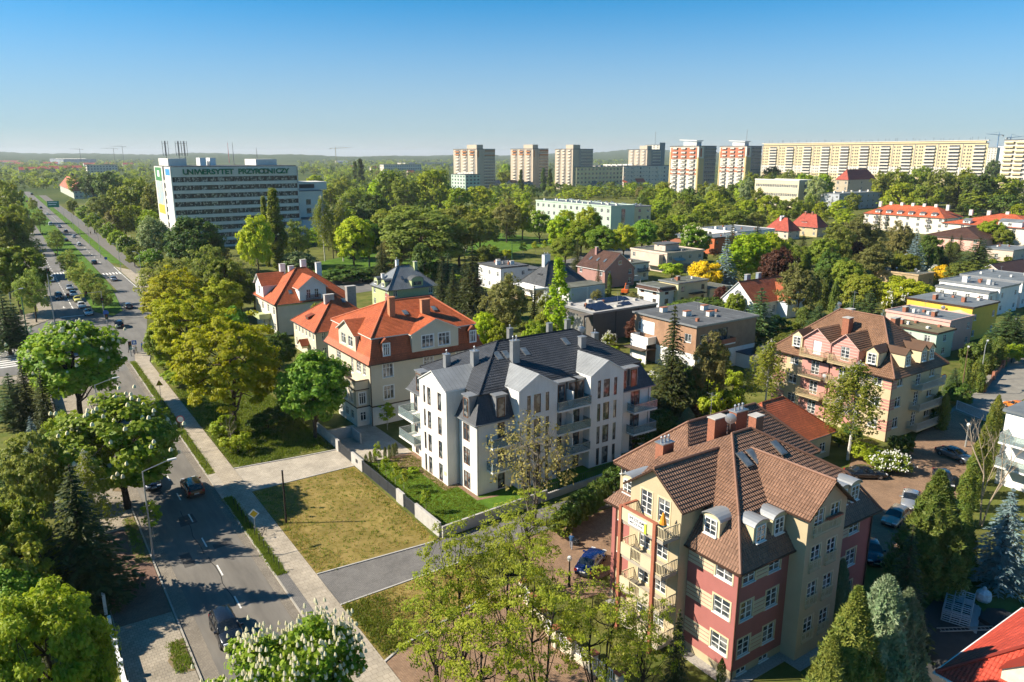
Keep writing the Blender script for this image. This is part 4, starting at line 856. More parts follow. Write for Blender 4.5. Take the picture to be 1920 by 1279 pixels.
# ------------------------------------------------------------------ the other houses and blocks
def reach(x, y, h, dx, dy, px):
    lo, hi = .5, 900.0
    for _ in range(40):
        m = (lo + hi) / 2; q = proj(x + dx * m, y + dy * m, h)[0]
        if (q < px) == (dx > 0): lo = m
        else: hi = m
    return lo
def trib(base, l, n, r):
    """From the foot of the near corner: height from the top row, sides from the columns of the far corners."""
    x, y, _ = P(*base); h = height_at(x, y, n[1]); return x, y, reach(x, y, h, 1, 0, r[0]), reach(x, y, h, 0, 1, l[0]), h
def tri_rot(l, n, r, h):
    A, B, C = P(*l, h), P(*n, h), P(*r, h); return B[0], B[1], math.dist(B[:2], C[:2]), math.dist(A[:2], B[:2])
def cols(L, n, w, m=1.0):
    if n < 1: return []
    if n == 1: return [(L - w) / 2]
    return [m + (L - 2 * m - w) * i / (n - 1) for i in range(n)]
def bldg(label, x, y, w, d, h, kind, wm, rm, zr=0, fl=2, nS=2, nW=3, st='cross', ww=1.2, wh=1.35, over=.45, ov2=.3, course=.34, name='house', cat='house', base0=.9, rz=0.0, group=None, side=True, par=.35, under=None, skip=()):
    e = thing(name, label, cat, (x, y, 0), rz, group)
    st_h = (h - .2) / fl; ops = {'S': [], 'W': [], 'E': [], 'N': []}
    for f in range(fl):
        z = f * st_h + base0
        if z + wh > h - .1: z = h - .15 - wh
        for fc, L, n in (('S', w, nS), ('W', d, nW)) + ((('E', d, max(1, nW - 1)), ('N', w, max(1, nS))) if side else ()):
            for i, u in enumerate(cols(L, n, ww, 1.1)):
                if (fc, f, i) in skip: continue
                ops[fc].append((u, z, ww, wh, st))
    gb = {}
    if kind == 'gabY': gb = {'S': (w / 2, zr), 'N': (w / 2, zr)}
    if kind == 'gabX': gb = {'W': (d / 2, zr), 'E': (d / 2, zr)}
    wall_mesh(e, (0, 0, w, d), 0, h, [wm], ops, gb)
    o = over
    if kind == 'flat':
        MB().box(-.15, w + .15, -.15, d + .15, h, h + .18).obj('roof', [rm], e)
        if par: MB().box(-.2, w + .2, -.2, -.02, h - .1, h + par).box(-.2, w + .2, d + .02, d + .2, h - .1, h + par).box(-.2, -.02, -.02, d + .02, h - .1, h + par).box(w + .02, w + .2, -.02, d + .02, h - .1, h + par).obj('parapet', under or ZINC, e)
    elif kind == 'slab':
        MB().box(-o, w + o, -o, d + o, h, h + .3).obj('roof', [rm], e); MB().box(-o - .06, w + o + .06, -o - .06, -o, h + .02, h + .36).box(-o - .06, -o, -o, d + o, h + .02, h + .36).box(w + o, w + o + .06, -o, d + o, h + .02, h + .36).obj('roof_edge', under or ZINC, e)
    if kind in ('flat', 'slab') and cat == 'house' and w * d > 50:
        rv = random.Random(int(x * 7 + y * 3)); antenna(e, w * .7, d * .65, h + .3, 2.0)
        for _ in range(4): vx, vy, vw = rv.uniform(.15, .8) * w, rv.uniform(.15, .85) * d, rv.uniform(.3, .8); MB().box(vx, vx + vw, vy, vy + .5, h + .2, h + .3 + rv.uniform(.3, .7)).obj('roof_vent', rv.choice([ZINC, PLINTH, BRICKC]), e)
        for q in range(1, int(w / 3)): MB().box(w * q / int(w / 3), w * q / int(w / 3) + .06, .1, d - .1, h + (.18 if kind == 'flat' else .3), h + (.2 if kind == 'flat' else .32)).obj('felt_seam', FELT if rm is not FELT else FELTB, e)
    if kind == 'hip':
        k = min(w, d) / 2
        ax = 'x' if w >= d else 'y'; r0, r1 = (k * .95, w - k * .95) if ax == 'x' else (k * .95, d - k * .95)
        if r1 - r0 < .5: mm = (r0 + r1) / 2; r0, r1 = mm - .25, mm + .25
        sl = (zr - h) / k
        roof(e, hip(-o, -o, w + o, d + o, h - o * sl, zr, r0, r1, ax), rm, course, .04, .14, 'roof', under)
        A, B = ((r0, d / 2, zr + .05), (r1, d / 2, zr + .05)) if ax == 'x' else ((w / 2, r0, zr + .05), (w / 2, r1, zr + .05))
        ze = h - o * sl + .06; c = [(-o, -o, ze), (w + o, -o, ze), (w + o, d + o, ze), (-o, d + o, ze)]
        ridge_caps(e, [(A, B), (c[0], A), ((c[3] if ax == 'x' else c[1]), A), (c[2], B), ((c[1] if ax == 'x' else c[3]), B)], rm, .1)
        gutter(e, -o, -o, w + o, d + o, h - o * sl + .02, GREYM, [(-.08, -.08)])
    elif kind in ('gabX', 'gabY'):
        if kind == 'gabX': sl = (zr - h) / (d / 2); roof(e, gable_roof(-ov2, -o, w + ov2, d + o, h - o * sl, zr + .12, 'x'), rm, course, .04, .14, 'roof', under); ridge_caps(e, [((-ov2, d / 2, zr + .15), (w + ov2, d / 2, zr + .15))], rm, .1)
        else: sl = (zr - h) / (w / 2); roof(e, gable_roof(-o, -ov2, w + o, d + ov2, h - o * sl, zr + .12, 'y'), rm, course, .04, .14, 'roof', under); ridge_caps(e, [((w / 2, -ov2, zr + .15), (w / 2, d + ov2, zr + .15))], rm, .1)
    return e
RTILE = tiles('red_roof_tiles', (.40, .085, .055), .24, .32, .3, .14, .55)
RTILE2 = tiles('bright_orange_tiles', (.52, .135, .06), .24, .32, .3, .14, .55)
DBTILE = tiles('dark_brown_tiles', (.105, .055, .04), .24, .32, .4, .14, .55)
GTILE = tiles('grey_roof_tiles', (.085, .088, .092), .3, .34, .4, .12, .5)
GMET = tiles('grey_metal_roof', (.20, .215, .225), .5, 30, .9, .04, .4, seam=True)
GREENW = pm('pale_green_render', (.42, .47, .24), .85, .05, .8, big=.05); MAUVE = pm('mauve_render', (.36, .20, .175), .85, .06, .8, big=.05)
BEIGE = pm('beige_pink_render', (.60, .48, .39), .85, .06, .6, big=.06); WHITEW = pm('white_wall', (.74, .73, .70), .85, .05, .6, big=.05)
YELLOW = pm('yellow_render', (.68, .46, .07), .85, .05, .6, big=.05); YCREAM = pm('yellow_cream_render', (.68, .58, .34), .85, .05, .6, big=.05)
GREYD = pm('taupe_render', (.135, .12, .105), .8, .06, .6, big=.05)
BRW = paving('tan_brick_wall', (.38, .17, .085), (.49, .235, .12), (.32, .21, .14), .26, .085)
STONE = paving('rubble_stone', (.36, .28, .19), (.48, .38, .27), (.2, .16, .11), .5, .3)
ORANGEW = pm('orange_red_render', (.48, .13, .05), .85, .08, .6, big=.06); PINKW = pm('salmon_render', (.68, .40, .33), .85, .05, .6, big=.05)
MINT = pm('mint_render', (.46, .56, .45), .85, .05, .5, big=.05)

# cream villa with green bands (orange hip roof, behind the roadside trees)
e = bldg('pale villa with orange hip roof and white gabled dormers behind the roadside trees', 5.4, 90.5, 17.0, 15.6, 7.3, 'hip', pm('off_white_render', (.66, .61, .50), .85, .05, .6, big=.05), OTILE, 13.3, 2, 2, 4, 'cross', 1.2, 1.7, skip={('S', 0, 0), ('S', 1, 0)})
wall_mesh(e, (5.2, -.1, 11.2, 4), 7.2, 10.1, [WHITEW], {'S': [(1.6, 7.6, .9, 2.0, 'six'), (3.4, 7.6, .9, 2.0, 'six')]}, {'S': (3.0, 12.3)}, name='dormer_wall', faces='SEW')
roof(e, [[(4.8, -.5, 9.85), (8.2, -.5, 12.4), (8.2, 6, 12.4), (4.8, 3.4, 9.85)], [(11.6, -.5, 9.85), (11.6, 3.4, 9.85), (8.2, 6, 12.4), (8.2, -.5, 12.4)]], OTILE, .32, .04, .12, 'dormer_roof')
balcony(e, 6.6, -.1, 7.4, 'S', 3.2, .35, DARKM, 'bars', CONC, 1.0, .08)
wall_mesh(e, (-.1, 8.5, 4, 14.2), 7.2, 10.1, [WHITEW], {'W': [(2.2, 7.6, 1.1, 2.0, 'six')]}, {'W': (2.85, 12.2)}, name='dormer_wall', faces='SNW')
roof(e, [[(-.5, 8.1, 9.85), (3.4, 8.1, 9.85), (6, 11.35, 12.3), (-.5, 11.35, 12.3)], [(-.5, 14.6, 9.85), (-.5, 11.35, 12.3), (6, 11.35, 12.3), (3.4, 14.6, 9.85)]], OTILE, .32, .04, .12, 'dormer_roof')
MB().box(-.05, 17.05, -.05, .0, 6.5, 7.0).box(-.05, 0, 0, 15.6, 6.5, 7.0).obj('green_band', GREENW, e)
for x, y, z in ((5.5, 11.6, 13.9), (6.8, 9.4, 13.6), (10.2, 11, 14.6), (12.4, 7.2, 14.2)): chimney(e, x, y, 11, z, 1.2, .9, WHITEW)
skylight(e, 4.0, 2.2, 9.0, .65, 'S'); MB().tube((.1, -.12, 0), (.1, -.12, 7), .07).obj('downpipe', GREYM, e)
MB().box(-2.6, 0, 4, 11, 3.3, 3.5).box(-2.6, -2.5, 4, 11, 3.5, 4.4).box(-2.5, 0, 4, 4.1, 3.5, 4.4).obj('terrace', GREENW, e)
# small cream house, orange hip roof
e = bldg('small cream house with plain orange hip roof between the two larger orange-roofed ones', 5.3, 66.2, 13.2, 12.9, 6.0, 'hip', CREAM2, OTILE, 10.8, 2, 2, 6, 'cross', .8, 1.5, base0=1.0)
chimney(e, 5.2, 6.2, 9.6, 11.4, 1.9, .9, CONC); chimney(e, 10.5, 8, 8, 12.3, 1.9, 1.1, pm('grey_boarding', (.3, .28, .25), .8, .2)); skylight(e, 7.8, 5.2, 10.1, .6, 'S')
dormer(e, .9, 7.9, 6.7, 'W', 1.6, .7, 1.3, 'shed', RTILE, OTILE, (.8, .4), 'tiny'); dormer(e, -1.6, 6.0, 1.9, 'W', 2.2, .6, 1.2, 'gable', CREAM2, OTILE, None, name='porch')
# green villa, grey metal roof
e = bldg('pale green villa with grey metal hip roof', 36.2, 100.0, 13.2, 10.4, 6.0, 'hip', GREENW, GMET, 10.6, 2, 2, 2, 'cross', 1.1, 1.5, course=0)
for a in (4.2, 8.6): dormer(e, -.1, a, 6.0, 'W', 2.2, 1.3, 2.2, 'arch', GREENW, GMET, (1.5, .9), 'two')
dormer(e, 6.2, -.1, 6.0, 'S', 3.2, 1.4, 2.2, 'arch', GREENW, GMET, (2.2, .9), 'three')
chimney(e, 5.5, 6.5, 9.5, 12.0, .7, .7, WHITEW, True, 1); chimney(e, 9.5, 4.2, 8.5, 11.5, .8, .9, GREENW); skylight(e, 4.6, 2.0, 8.0, .75, 'S'); chimney(e, 1.4, 6.5, 6.5, 8.8, .7, .7, WHITEW)
wall_mesh(e, (1.5, -5, 12, -.02), 0, 3.2, [GREENW], {'S': [(2, .9, 1.3, 1.3, 'cross'), (6, .9, 1.3, 1.3, 'cross')]}, name='annex_wall', faces='SEW'); MB().box(1.3, 12.2, -5.2, -.03, 3.2, 3.45).obj('annex_roof', FELT, e)
MB().box(-.06, 0, 0, 2.4, 0, 4.5).box(-.06, 13.2, -.06, 0, 0, .8).obj('red_panel', ROSE, e)
# white cube houses beyond
e = bldg('white flat-roofed house with dark roof and rooftop chimneys, left of the grey pyramid roof', 75.5, 109.5, 9.5, 12.0, 6.6, 'flat', WHITEW, FELT, 0, 2, 2, 3, 'cross', 1.1, 1.3, over=.2, under=GREYM)
for x, y in ((3, 6), (5, 9), (6.5, 4)): chimney(e, x, y, 6.6, 7.8, 1.3, .7, WHITEW)
wall_mesh(e, (9.5, 1, 16, 10), 0, 5.0, [WHITEW], {'S': [(2, 2.6, 1.2, 1.2, 'cross')]}, name='annex_wall', faces='SEN'); MB().box(9.52, 16.2, .8, 10.2, 5.0, 5.25).obj('annex_roof', FELT, e)
e = bldg('white villa with grey tiled pyramid roof, tall white chimney and twin garage doors', 78.2, 91.7, 13.4, 10.0, 4.6, 'hip', WHITEW, GTILE, 9.6, 1, 3, 3, 'two', 1.4, 1.2, over=1.0)
chimney(e, 4.2, 5.5, 7.5, 11.4, 2.0, 1.2, WHITEW, True, 2); skylight(e, 8.2, 2.6, 7.3, .75, 'S', 1.6, 1.4); dormer(e, 1.4, 5.4, 5.8, 'W', 1.8, .5, 1.2, 'shed', WHITEW, GTILE, (1.0, .3), 'tiny')
MB().box(-5, -.05, -1.5, 9, 3.3, 3.7).box(-4.8, -4.4, -1.2, -.8, 0, 3.3).box(-4.8, -4.4, 3.5, 3.9, 0, 3.3).box(-4.8, -4.4, 8.2, 8.6, 0, 3.3).obj('terrace_roof', WHITEW, e)
wall_mesh(e, (2.5, -7, 15.0, -.05), 0, 3.9, [WHITEW], {'S': []}, name='garage_wall', faces='SEW'); MB().box(2.3, 15.2, -7.2, -.1, 3.9, 4.1).obj('garage_roof', FELTG, e)
for u in (3.3, 9.2):
    g = MB()
    for k in range(14): g.box(u, u + 5.2, -7.08 - .02 * (k % 2), -7.0, .2 + k * .25, .2 + k * .25 + .23)
    g.obj('garage_door', pm('roller_door', (.50, .53, .56), .6, .04), e)
# mauve gabled house
e = bldg('mauve house with dark brown gabled roof and three roof windows', 103.0, 96.0, 11.6, 12.6, 5.6, 'gabY', MAUVE, DBTILE, 9.9, 2, 2, 2, 'cross', 1.2, 1.5, side=True)
put_window(e, 5.2, -.1, 6.6, 0, 1.2, 1.2, 'cross'); chimney(e, 4.4, 9.0, 8.4, 11.0, .8, .8, MAUVE)
for a in (3.0, 6.2, 9.6): skylight(e, 2.6, a, 7.72, .64, 'W', .8, 1.4)
e = bldg('small white annex house with balcony right of the mauve house', 117.5, 101.0, 8, 9, 5.4, 'flat', WHITEW, FELTG, 0, 2, 2, 2, 'cross', 1.1, 1.3); balcony(e, 3.2, 0, 2.9, 'S', 4.2, 1.3, DARKM, 'bars')
# beige cubist villa
e = bldg('beige modernist villa with stepped flat roofs and stone base', *tri_rot((1197, 466), (1251, 477), (1319, 470), 6.2), 6.2, 'flat', BEIGE, FELTG, 0, 2, 4, 3, 'cross', 1.3, 1.5, under=BEIGE, par=.5)
W_ = tri_rot((1197, 466), (1251, 477), (1319, 470), 6.2)
MB().box(W_[2] * .25, W_[2] * .62, W_[3] * .3, W_[3] * .6, 6.3, 8.6).obj('penthouse', BEIGE, e); MB().box(W_[2] * .22, W_[2] * .65, W_[3] * .27, W_[3] * .63, 8.6, 8.85).obj('penthouse_roof', FELT, e)
wall_mesh(e, (-2.2, 1.5, 0, 8.5), 2.2, 6.0, [BEIGE], {}, name='bay_wall', faces='SNW', top=True); MB().box(2.2, 9, -2.4, -.02, 0, 2.6).obj('stone_terrace', STONE, e)
MB().poly([(2.6, -.02, 4.6), (7.4, -.02, 4.6), (7.2, -1.8, 4.0), (2.8, -1.8, 4.0)]).poly([(2.6, -.02, 4.52), (7.4, -.02, 4.52), (7.2, -1.8, 3.92), (2.8, -1.8, 3.92)]).obj('awning', CONC, e); dish(e, W_[2] * .2, W_[3] * .45, 8.2, .6, -.8)
# yellow-cream house and neighbours
q = tri_rot((1240, 526), (1272, 533), (1323, 525), 5.8)
e = bldg('yellow-cream flat-roofed house behind the brick house', *q, 5.8, 'slab', YCREAM, FELTG, 0, 2, 2, 2, 'brown', 1.2, 1.3, over=.25); chimney(e, 3, 3, 6, 7.2, 1.0, .6, BRICKC)
MB().box(4, 9, -1.8, -.02, 2.9, 3.1).obj('porch_roof', DBTILE, e)
e = bldg('low white house with small tiled canopy left of the yellow-cream house', q[0] - 5.4, q[1] + 1.2, 5.2, 8, 5.0, 'slab', WHITEW, FELTG, 0, 2, 1, 2, 'brown', 1.3, 1.2, over=.2)
roof(e, [[(-.9, -.9, 4.3), (5.2, -.9, 4.3), (5.2, 0, 4.95), (-.9, 0, 4.95)], [(-.9, 8, 4.3), (-.9, -.9, 4.3), (0, 0, 4.95), (0, 8, 4.95)]], DBTILE, .3, .03, .1, 'canopy')
e = bldg('grey flat-roofed garage right of the yellow-cream house', q[0] + q[2] + .6, q[1] - .5, 7, 6.5, 3.4, 'slab', YCREAM, FELTG, 0, 1, 1, 1, 'cross', 1.2, 1.2, name='garage', cat='garage')
# white house, orange roof, fan window
a = P(1386, 529, 8.6)
e = bldg('white house with orange roof and fan-shaped gable window', a[0], a[1] - 4.6, 15.5, 9.2, 4.4, 'gabX', WHITEW, tiles('rust_roof_tiles', (.40, .115, .05), .24, .32, .3, .14, .6), 8.6, 1, 3, 3, 'french', 1.0, 1.7, base0=1.2)
fw = MB()
for i in range(8): t0, t1 = math.pi * i / 8, math.pi * (i + 1) / 8; fw.poly([(0, 0, 0), (-.0 + 1.1 * math.cos(t0), 0, 1.1 * math.sin(t0)), (1.1 * math.cos(t1), 0, 1.1 * math.sin(t1))])
fo = fw.obj('fan_window', GLASSD, e, (-.02, 4.6, 5.6), -math.pi / 2); fb = MB()
for i in range(7): t = math.pi * i / 6; fb.tube((0, -.02, 0), (1.12 * math.cos(t), -.02, 1.12 * math.sin(t)), .04, n=4)
for i in range(10): t0, t1 = math.pi * i / 10, math.pi * (i + 1) / 10; fb.tube((1.12 * math.cos(t0), -.02, 1.12 * math.sin(t0)), (1.12 * math.cos(t1), -.02, 1.12 * math.sin(t1)), .05, n=4)
fb.obj('glazing_bars', WHITE, fo)
wall_mesh(e, (8.8, -3.0, 15.5, -.02), 0, 4.4, [pm('shade_tinted_white_wall', (.62, .66, .70), .85, .04)], {'S': [(2.6, 5.2 - 4, 1.3, 1.3, 'cross')]}, {'S': (3.35, 7.6)}, name='cross_gable_wall', faces='SEW')  # white gable wall with its bluish shade put into the colour
roof(e, [[(8.4, -3.4, 4.05), (12.15, -3.4, 7.75), (12.15, 3.6, 7.75), (8.4, .2, 4.05)], [(15.9, -3.4, 4.05), (15.9, .2, 4.05), (12.15, 3.6, 7.75), (12.15, -3.4, 7.75)]], MATS['rust_roof_tiles'], .32, .04, .12, 'cross_gable_roof')
chimney(e, 4.2, 5.6, 7.8, 9.9, 1.4, .8, pm('blue_grey_metal', (.22, .27, .33), .5)); chimney(e, 8.6, 5.8, 7.8, 9.9, 1.1, .8, MATS['blue_grey_metal'])
# dark cube with solar panels
e = bldg('dark taupe flat-roofed house carrying rows of solar panels', 58.0, 48.2, 18.2, 10.4, 6.1, 'flat', GREYD, CONC, 0, 2, 0, 0, under=ZINC, par=.3, side=False)
MB().box(-.02, .02, 2.2, 8.4, .3, 5.2).obj('loggia_opening', GLASSD, e); MB().tube((6.2, -.1, 0), (6.2, -.1, 6.1), .07).tube((12.8, -.1, 0), (12.8, -.1, 6.1), .07).obj('downpipe', DARKM, e)
MB().box(-2.4, 0, 0, 2.0, 0, .3).obj('step', CONC, e); MB().box(-2.5, 0, 0, 1.9, 5.6, 6.0).box(-2.5, -2.2, 0, .3, 0, 5.6).obj('loggia_frame', GREYD, e)
SOL = pm('solar_cells', (.018, .024, .05), .15, .2, 5, spec=.8)
for r_, (a0, k0, k1) in enumerate(((1.2, 1, 6), (3.0, 1, 6), (4.8, 2, 7), (6.6, 8, 15), (8.2, 8, 15), (2.2, 9, 12))):
    for k in range(k0, k1):
        s = MB().poly([(0, 0, .1), (1.0, 0, .1), (1.0, 1.35, .55), (0, 1.35, .55)]).poly([(0, 1.35, .5), (1.0, 1.35, .5), (1.0, 0, .05), (0, 0, .05)]).poly([(0, 1.35, .55), (1, 1.35, .55), (1, 1.36, 0), (0, 1.36, 0)])
        s.obj('solar_panel', SOL, e, (k * 1.06 + .4, a0, 6.3))
for x, y, w_, hh in ((1.0, 8.8, .8, .6), (7.2, 7.2, 2.2, .5), (8.2, 2.0, 1.6, .4), (6.4, 9.2, 1.2, .6), (16.4, 5, .8, .5)): MB().box(x, x + w_, y, y + .8, 6.28, 6.3 + hh).obj('roof_vent', CONC, e)
dish(e, .6, 9.4, 7.2, .5, -.6)
# tan brick house
e = bldg('tan brick flat-roofed house with white balcony behind the white apartment house', 57.6, 19.9, 16.2, 15.6, 8.6, 'slab', BRW, FELT, 0, 2, 2, 2, 'two', 1.6, 1.5, over=.35, base0=1.4, skip={('S', 1, 1), ('S', 0, 1)})
for x, y in ((5, 7), (4, 12), (12, 9), (8.5, 4.5)): chimney(e, x, y, 8.8, 9.8, 1.4, .8, PLINTH, True, 0, BRICKC)
for a in (13.2, 14.6): put_window(e, -.05, a, 7.5, -math.pi / 2, .5, .5, 'tiny')
balcony(e, 0, 14.2, 4.0, 'W', 4.6, 2.2, WHITEW, 'solid', WHITEW, 1.1, .3); MB().box(-2.4, -2.2, 9.8, 14.0, 0, 3.7).obj('porch_wall', WHITEW, e); MB().box(-.06, -.01, 10.2, 13.8, 5.2, 7.6).obj('loggia_back', WHITEW, e)
MB().box(-3.8, -.1, 9.4, 14.6, 2.75, 2.9).obj('veranda_roof', pm('pergola_timber', (.10, .07, .05), .8), e)
balcony(e, 3.2, 0, 5.0, 'S', 6.0, 1.2, TERRA, 'solid', WHITEW, .85, .25); put_window(e, 4.2, -.12, 5.4, 0, 4.0, 2.3, 'three'); put_window(e, 4.2, -.12, 1.6, 0, 3.6, 1.6, 'three')
MB().box(-.06, 16.26, -.06, 0, 0, 3.6).box(-.06, 0, 0, 9.6, 0, 3.6).obj('pale_base', WHITEW, e); dish(e, 3.0, -1.4, 6.6, .5, -.5)
wall_mesh(e, (11, -4, 16.2, -.1), 0, 2.6, [PLINTH], {}, name='annex_wall', faces='SEW'); MB().box(10.8, 16.4, -4.2, -.12, 2.6, 2.8).obj('annex_roof', pm('blue_felt', (.06, .08, .11), .8), e)
# small grey pyramid pavilion and orange-tiled outbuilding
bldg('small pavilion with dark grey pyramid roof right of the orange-roofed house', *tri_rot((870, 577), (885, 584), (927, 573), 3.2), 3.2, 'hip', WHITEW, GTILE, 6.4, 1, 1, 1, 'cross', 1.2, 1.2, name='pavilion', cat='pavilion')
a = P(1455, 748, 7.6)
bldg('low outbuilding with bright orange pyramid roof between the two brown-roofed houses', a[0] - 7.2, a[1] - 4.6, 13, 9.2, 3.8, 'hip', OCHRE, RTILE2, 7.6, 1, 3, 2, 'cross', 1.2, 1.3, name='outbuilding', cat='outbuilding', course=.28)
# right-hand terraces
q = tri_rot((1693, 562), (1824, 579), (1850, 565), 7.0)
e = bldg('bright yellow flat-roofed house with dark grey roof', *q, 7.0, 'slab', YELLOW, FELTB, 0, 2, 2, 4, 'cross', 1.1, 1.3, over=.2, under=DKBR, skip={('W', 0, 0), ('W', 1, 0), ('W', 1, 1)})
chimney(e, 2.5, 9, 7, 8.4, 1.2, .7, BRICKC); chimney(e, 4.5, 4, 7, 8.4, .9, .7, BRICKC)
cb = MB(); n_ = 10
for i in range(n_): t0, t1 = math.pi * i / n_, math.pi * (i + 1) / n_; f = lambda t, r: (-r * math.sin(t), 2.4 + r * math.cos(t)); p0, p1, q0, q1 = f(t0, 2.2), f(t1, 2.2), f(t0, 2.5), f(t1, 2.5); cb.poly([(*p0, 0), (*p1, 0), (*p1, 4.0), (*p0, 4.0)]); cb.poly([(*q0, 5.6), (*q1, 5.6), (0, 2.4, 6.4)], 1)
cb.obj('round_bay', [YELLOW, CREAMT], e); MB().box(-2.4, 0, .2, 4.6, 4.0, 4.2).obj('bay_terrace', WHITEW, e); dish(e, -.6, 5.6, 6.4, .8, -1.2)
q = tri_rot((1652, 586), (1782, 604), (1800, 590), 6.2)
e = bldg('pale pink flat-roofed house in front of the yellow house', *q, 6.2, 'flat', PINKW, FELTB, 0, 2, 2, 5, 'cross', 1.1, 1.3, under=PINKL); [chimney(e, x, y, 6.2, 7.4, 1.2, .7, BRICKC) for x, y in ((1.8, 10), (2, 4.2))]; dish(e, 1.2, 7, 7.2, .5, -1); dish(e, 2.6, 4, 7.4, .8, -1)
q = tri_rot((1680, 605), (1757, 627), (1777, 617), 5.2)
e = bldg('pale green house with mossy flat roof beside the pink-gabled house', *q, 5.2, 'slab', MINT, pm('mossy_felt', (.12, .11, .06), .9, .2, .6, col2=(.17, .15, .09)), 0, 2, 1, 3, 'cross', 1.2, 1.3, over=.3, under=DKBR); chimney(e, 2, 8, 5, 6.4, .7, .7, BRICKC)
q = tri_rot((1746, 540), (1854, 551), (1878, 541), 5.6); e = bldg('white terrace house with grey flat roof directly behind the yellow house', *q, 5.6, 'flat', WHITEW, FELTB, 0, 2, 2, 4, 'cross', 1.1, 1.3)
q = tri_rot((1757, 527), (1876, 541), (1900, 532), 6.6); e = bldg('white terrace house with rooftop fan, second behind the yellow house', *q, 6.6, 'flat', WHITEW, FELTB, 0, 2, 2, 4, 'cross', 1.1, 1.3); chimney(e, 2, 9, 6.6, 8.3, 1.6, 1.2, WHITEW); chimney(e, 3, 4, 6.6, 8.0, .8, .8, WHITEW); dish(e, 1.5, 8, 7.6, .6, -1)
q = tri_rot((1833, 513), (1918, 530), (1950, 518), 6.6); e = bldg('white terrace house with grey flat roof at the right edge', *q, 6.6, 'flat', WHITEW, FELTB, 0, 2, 2, 4, 'cross', 1.1, 1.3); dish(e, 1, 6, 7.4, .5, -1)
a = P(1870, 497, 7); bldg('house with broad brown gabled roof behind the white terraces', a[0] - 4, a[1] - 5, 20, 10, 4.4, 'gabX', BEIGE, DBTILE, 7.4, 1, 3, 2)
q = tri_rot((1632, 507), (1722, 517), (1743, 511), 3.8); e = bldg('unplastered beige flat-roofed house among garden trees', *q, 3.8, 'flat', pm('sandy_plaster', (.42, .31, .18), .9, .15, .8, big=.12), FELTG, 0, 1, 2, 0, 'dark', 1.3, 1.4, under=pm('crumbled_parapet', (.45, .33, .2), .9, .2, 1)); dish(e, 2, 2, 5.2, .7, -1); dish(e, 2.5, 8, 4.9, .6, -1)
a = P(1905, 470, 4); e = bldg('low house with two-step grey flat roof at the right edge', a[0] - 2, a[1], 16, 11, 4, 'flat', BEIGE, FELTB, 0, 1, 3, 3)
q = tri_rot((1767, 438), (1838, 448), (1858, 432), 5.4); e = bldg('salmon pink house with dark brown hip roof', *q, 5.4, 'hip', PINKW, DBTILE, 8.8, 2, 2, 3, 'cross', 1.3, 1.3, over=.8)
q = tri_rot((1611, 400), (1771, 409), (1788, 405), 8.4)
e = bldg('long white apartment house with red roof and row of dormers', *q, 8.4, 'hip', pm('warm_white_render', (.74, .66, .54), .85, .04, .5), RTILE2, 13.0, 3, 2, 8, 'cross', 1.4, 1.6, name='apartment_house', cat='building', course=.4)
for i in range(6): dormer(e, 1.0, q[3] * (.12 + .14 * i) + 2, 9.0, 'W', 2.4, 1.0, 1.8, 'shed', WHITEW, FELT, (1.4, .7), 'two')
for i in range(7): chimney(e, q[2] * .5, q[3] * (.08 + .14 * i), 11.5, 14.2, 1.1, 1.4, PLINTH)
for i in (1, 5, 6): [balcony(e, 0, 1.1 + (q[3] - 3.6) * i / 7 + 2.0, z, 'W', 2.4, .9, DARKM, 'bars', CONC) for z in (3.5, 6.2)]
q = tri_rot((1840, 415), (1946, 430), (1975, 420), 8.8)
e = bldg('white apartment house with red roof at the right edge', *q, 8.8, 'hip', MATS['warm_white_render'], RTILE2, 13, 3, 2, 6, 'cross', 1.4, 1.6, name='apartment_house', cat='building'); [chimney(e, q[2] * .5, q[3] * (.1 + .2 * i), 11.5, 14, 1.1, 1.4, PLINTH) for i in range(5)]
dormer(e, .6, q[3] * .78, 9.2, 'W', 3, 1.2, 2.4, 'shed', WHITEW, FELTB, (1.8, .8), 'two'); dormer(e, .3, q[3] * .4, 9.0, 'W', 9, 2.0, 3, 'shed', WHITEW, FELTB, (1.4, 1.2), 'two')
q = trib((1477, 450), (1435, 0), (1476, 432), (1500, 0)); e = bldg('grey-walled house with red pyramid roof, left of the twin red roofs', *q, 'hip', BEIGE, RTILE, q[4] + 5.2, 2, 2, 3); [chimney(e, q[2] * u, q[3] * .55, q[4] + 2.5, q[4] + 6, .9, .8, WHITEW) for u in (.4, .6)]
q = trib((1531, 445), (1482, 0), (1530, 425), (1552, 0)); e = bldg('sandy house with red hip roof and dormer, right of the twin red roofs', *q, 'hip', pm('sand_plaster', (.52, .40, .24), .85, .06, .6), RTILE, q[4] + 5.4, 2, 2, 3); [chimney(e, q[2] * .5, q[3] * u, q[4] + 2.5, q[4] + 6.3, .9, .8, BRICKC) for u in (.4, .65)]; dormer(e, 1.0, q[3] * .65, q[4] + .6, 'W', 3.2, 1.1, 2.2, 'shed', WHITEW, RTILE, (2.0, .8), 'two')
q = tri_rot((1321, 442), (1340, 447), (1378, 438), 6.4); e = bldg('orange-red flat-roofed cube house', *q, 6.4, 'flat', ORANGEW, FELTB, 0, 2, 2, 1, 'dark', 1.3, 1.4, under=DARKM)
q = tri_rot((1307, 428), (1382, 436), (1410, 427), 6.0); e = bldg('white modern house with pale flat roof behind the orange-red cube', *q, 6.0, 'flat', WHITEW, FELTB, 0, 2, 2, 4, 'dark', 1.6, 1.4, under=WHITEW); [chimney(e, 3, 4 + 5 * i, 6, 7.4, 1.4, 1, WHITEW) for i in range(3)]
q = tri_rot((1270, 441), (1290, 448), (1325, 442), 4.4); bldg('small red brick house with blue-grey roof left of the orange-red cube', *q, 4.4, 'slab', BRICKC, FELTB, 0, 1, 2, 1)
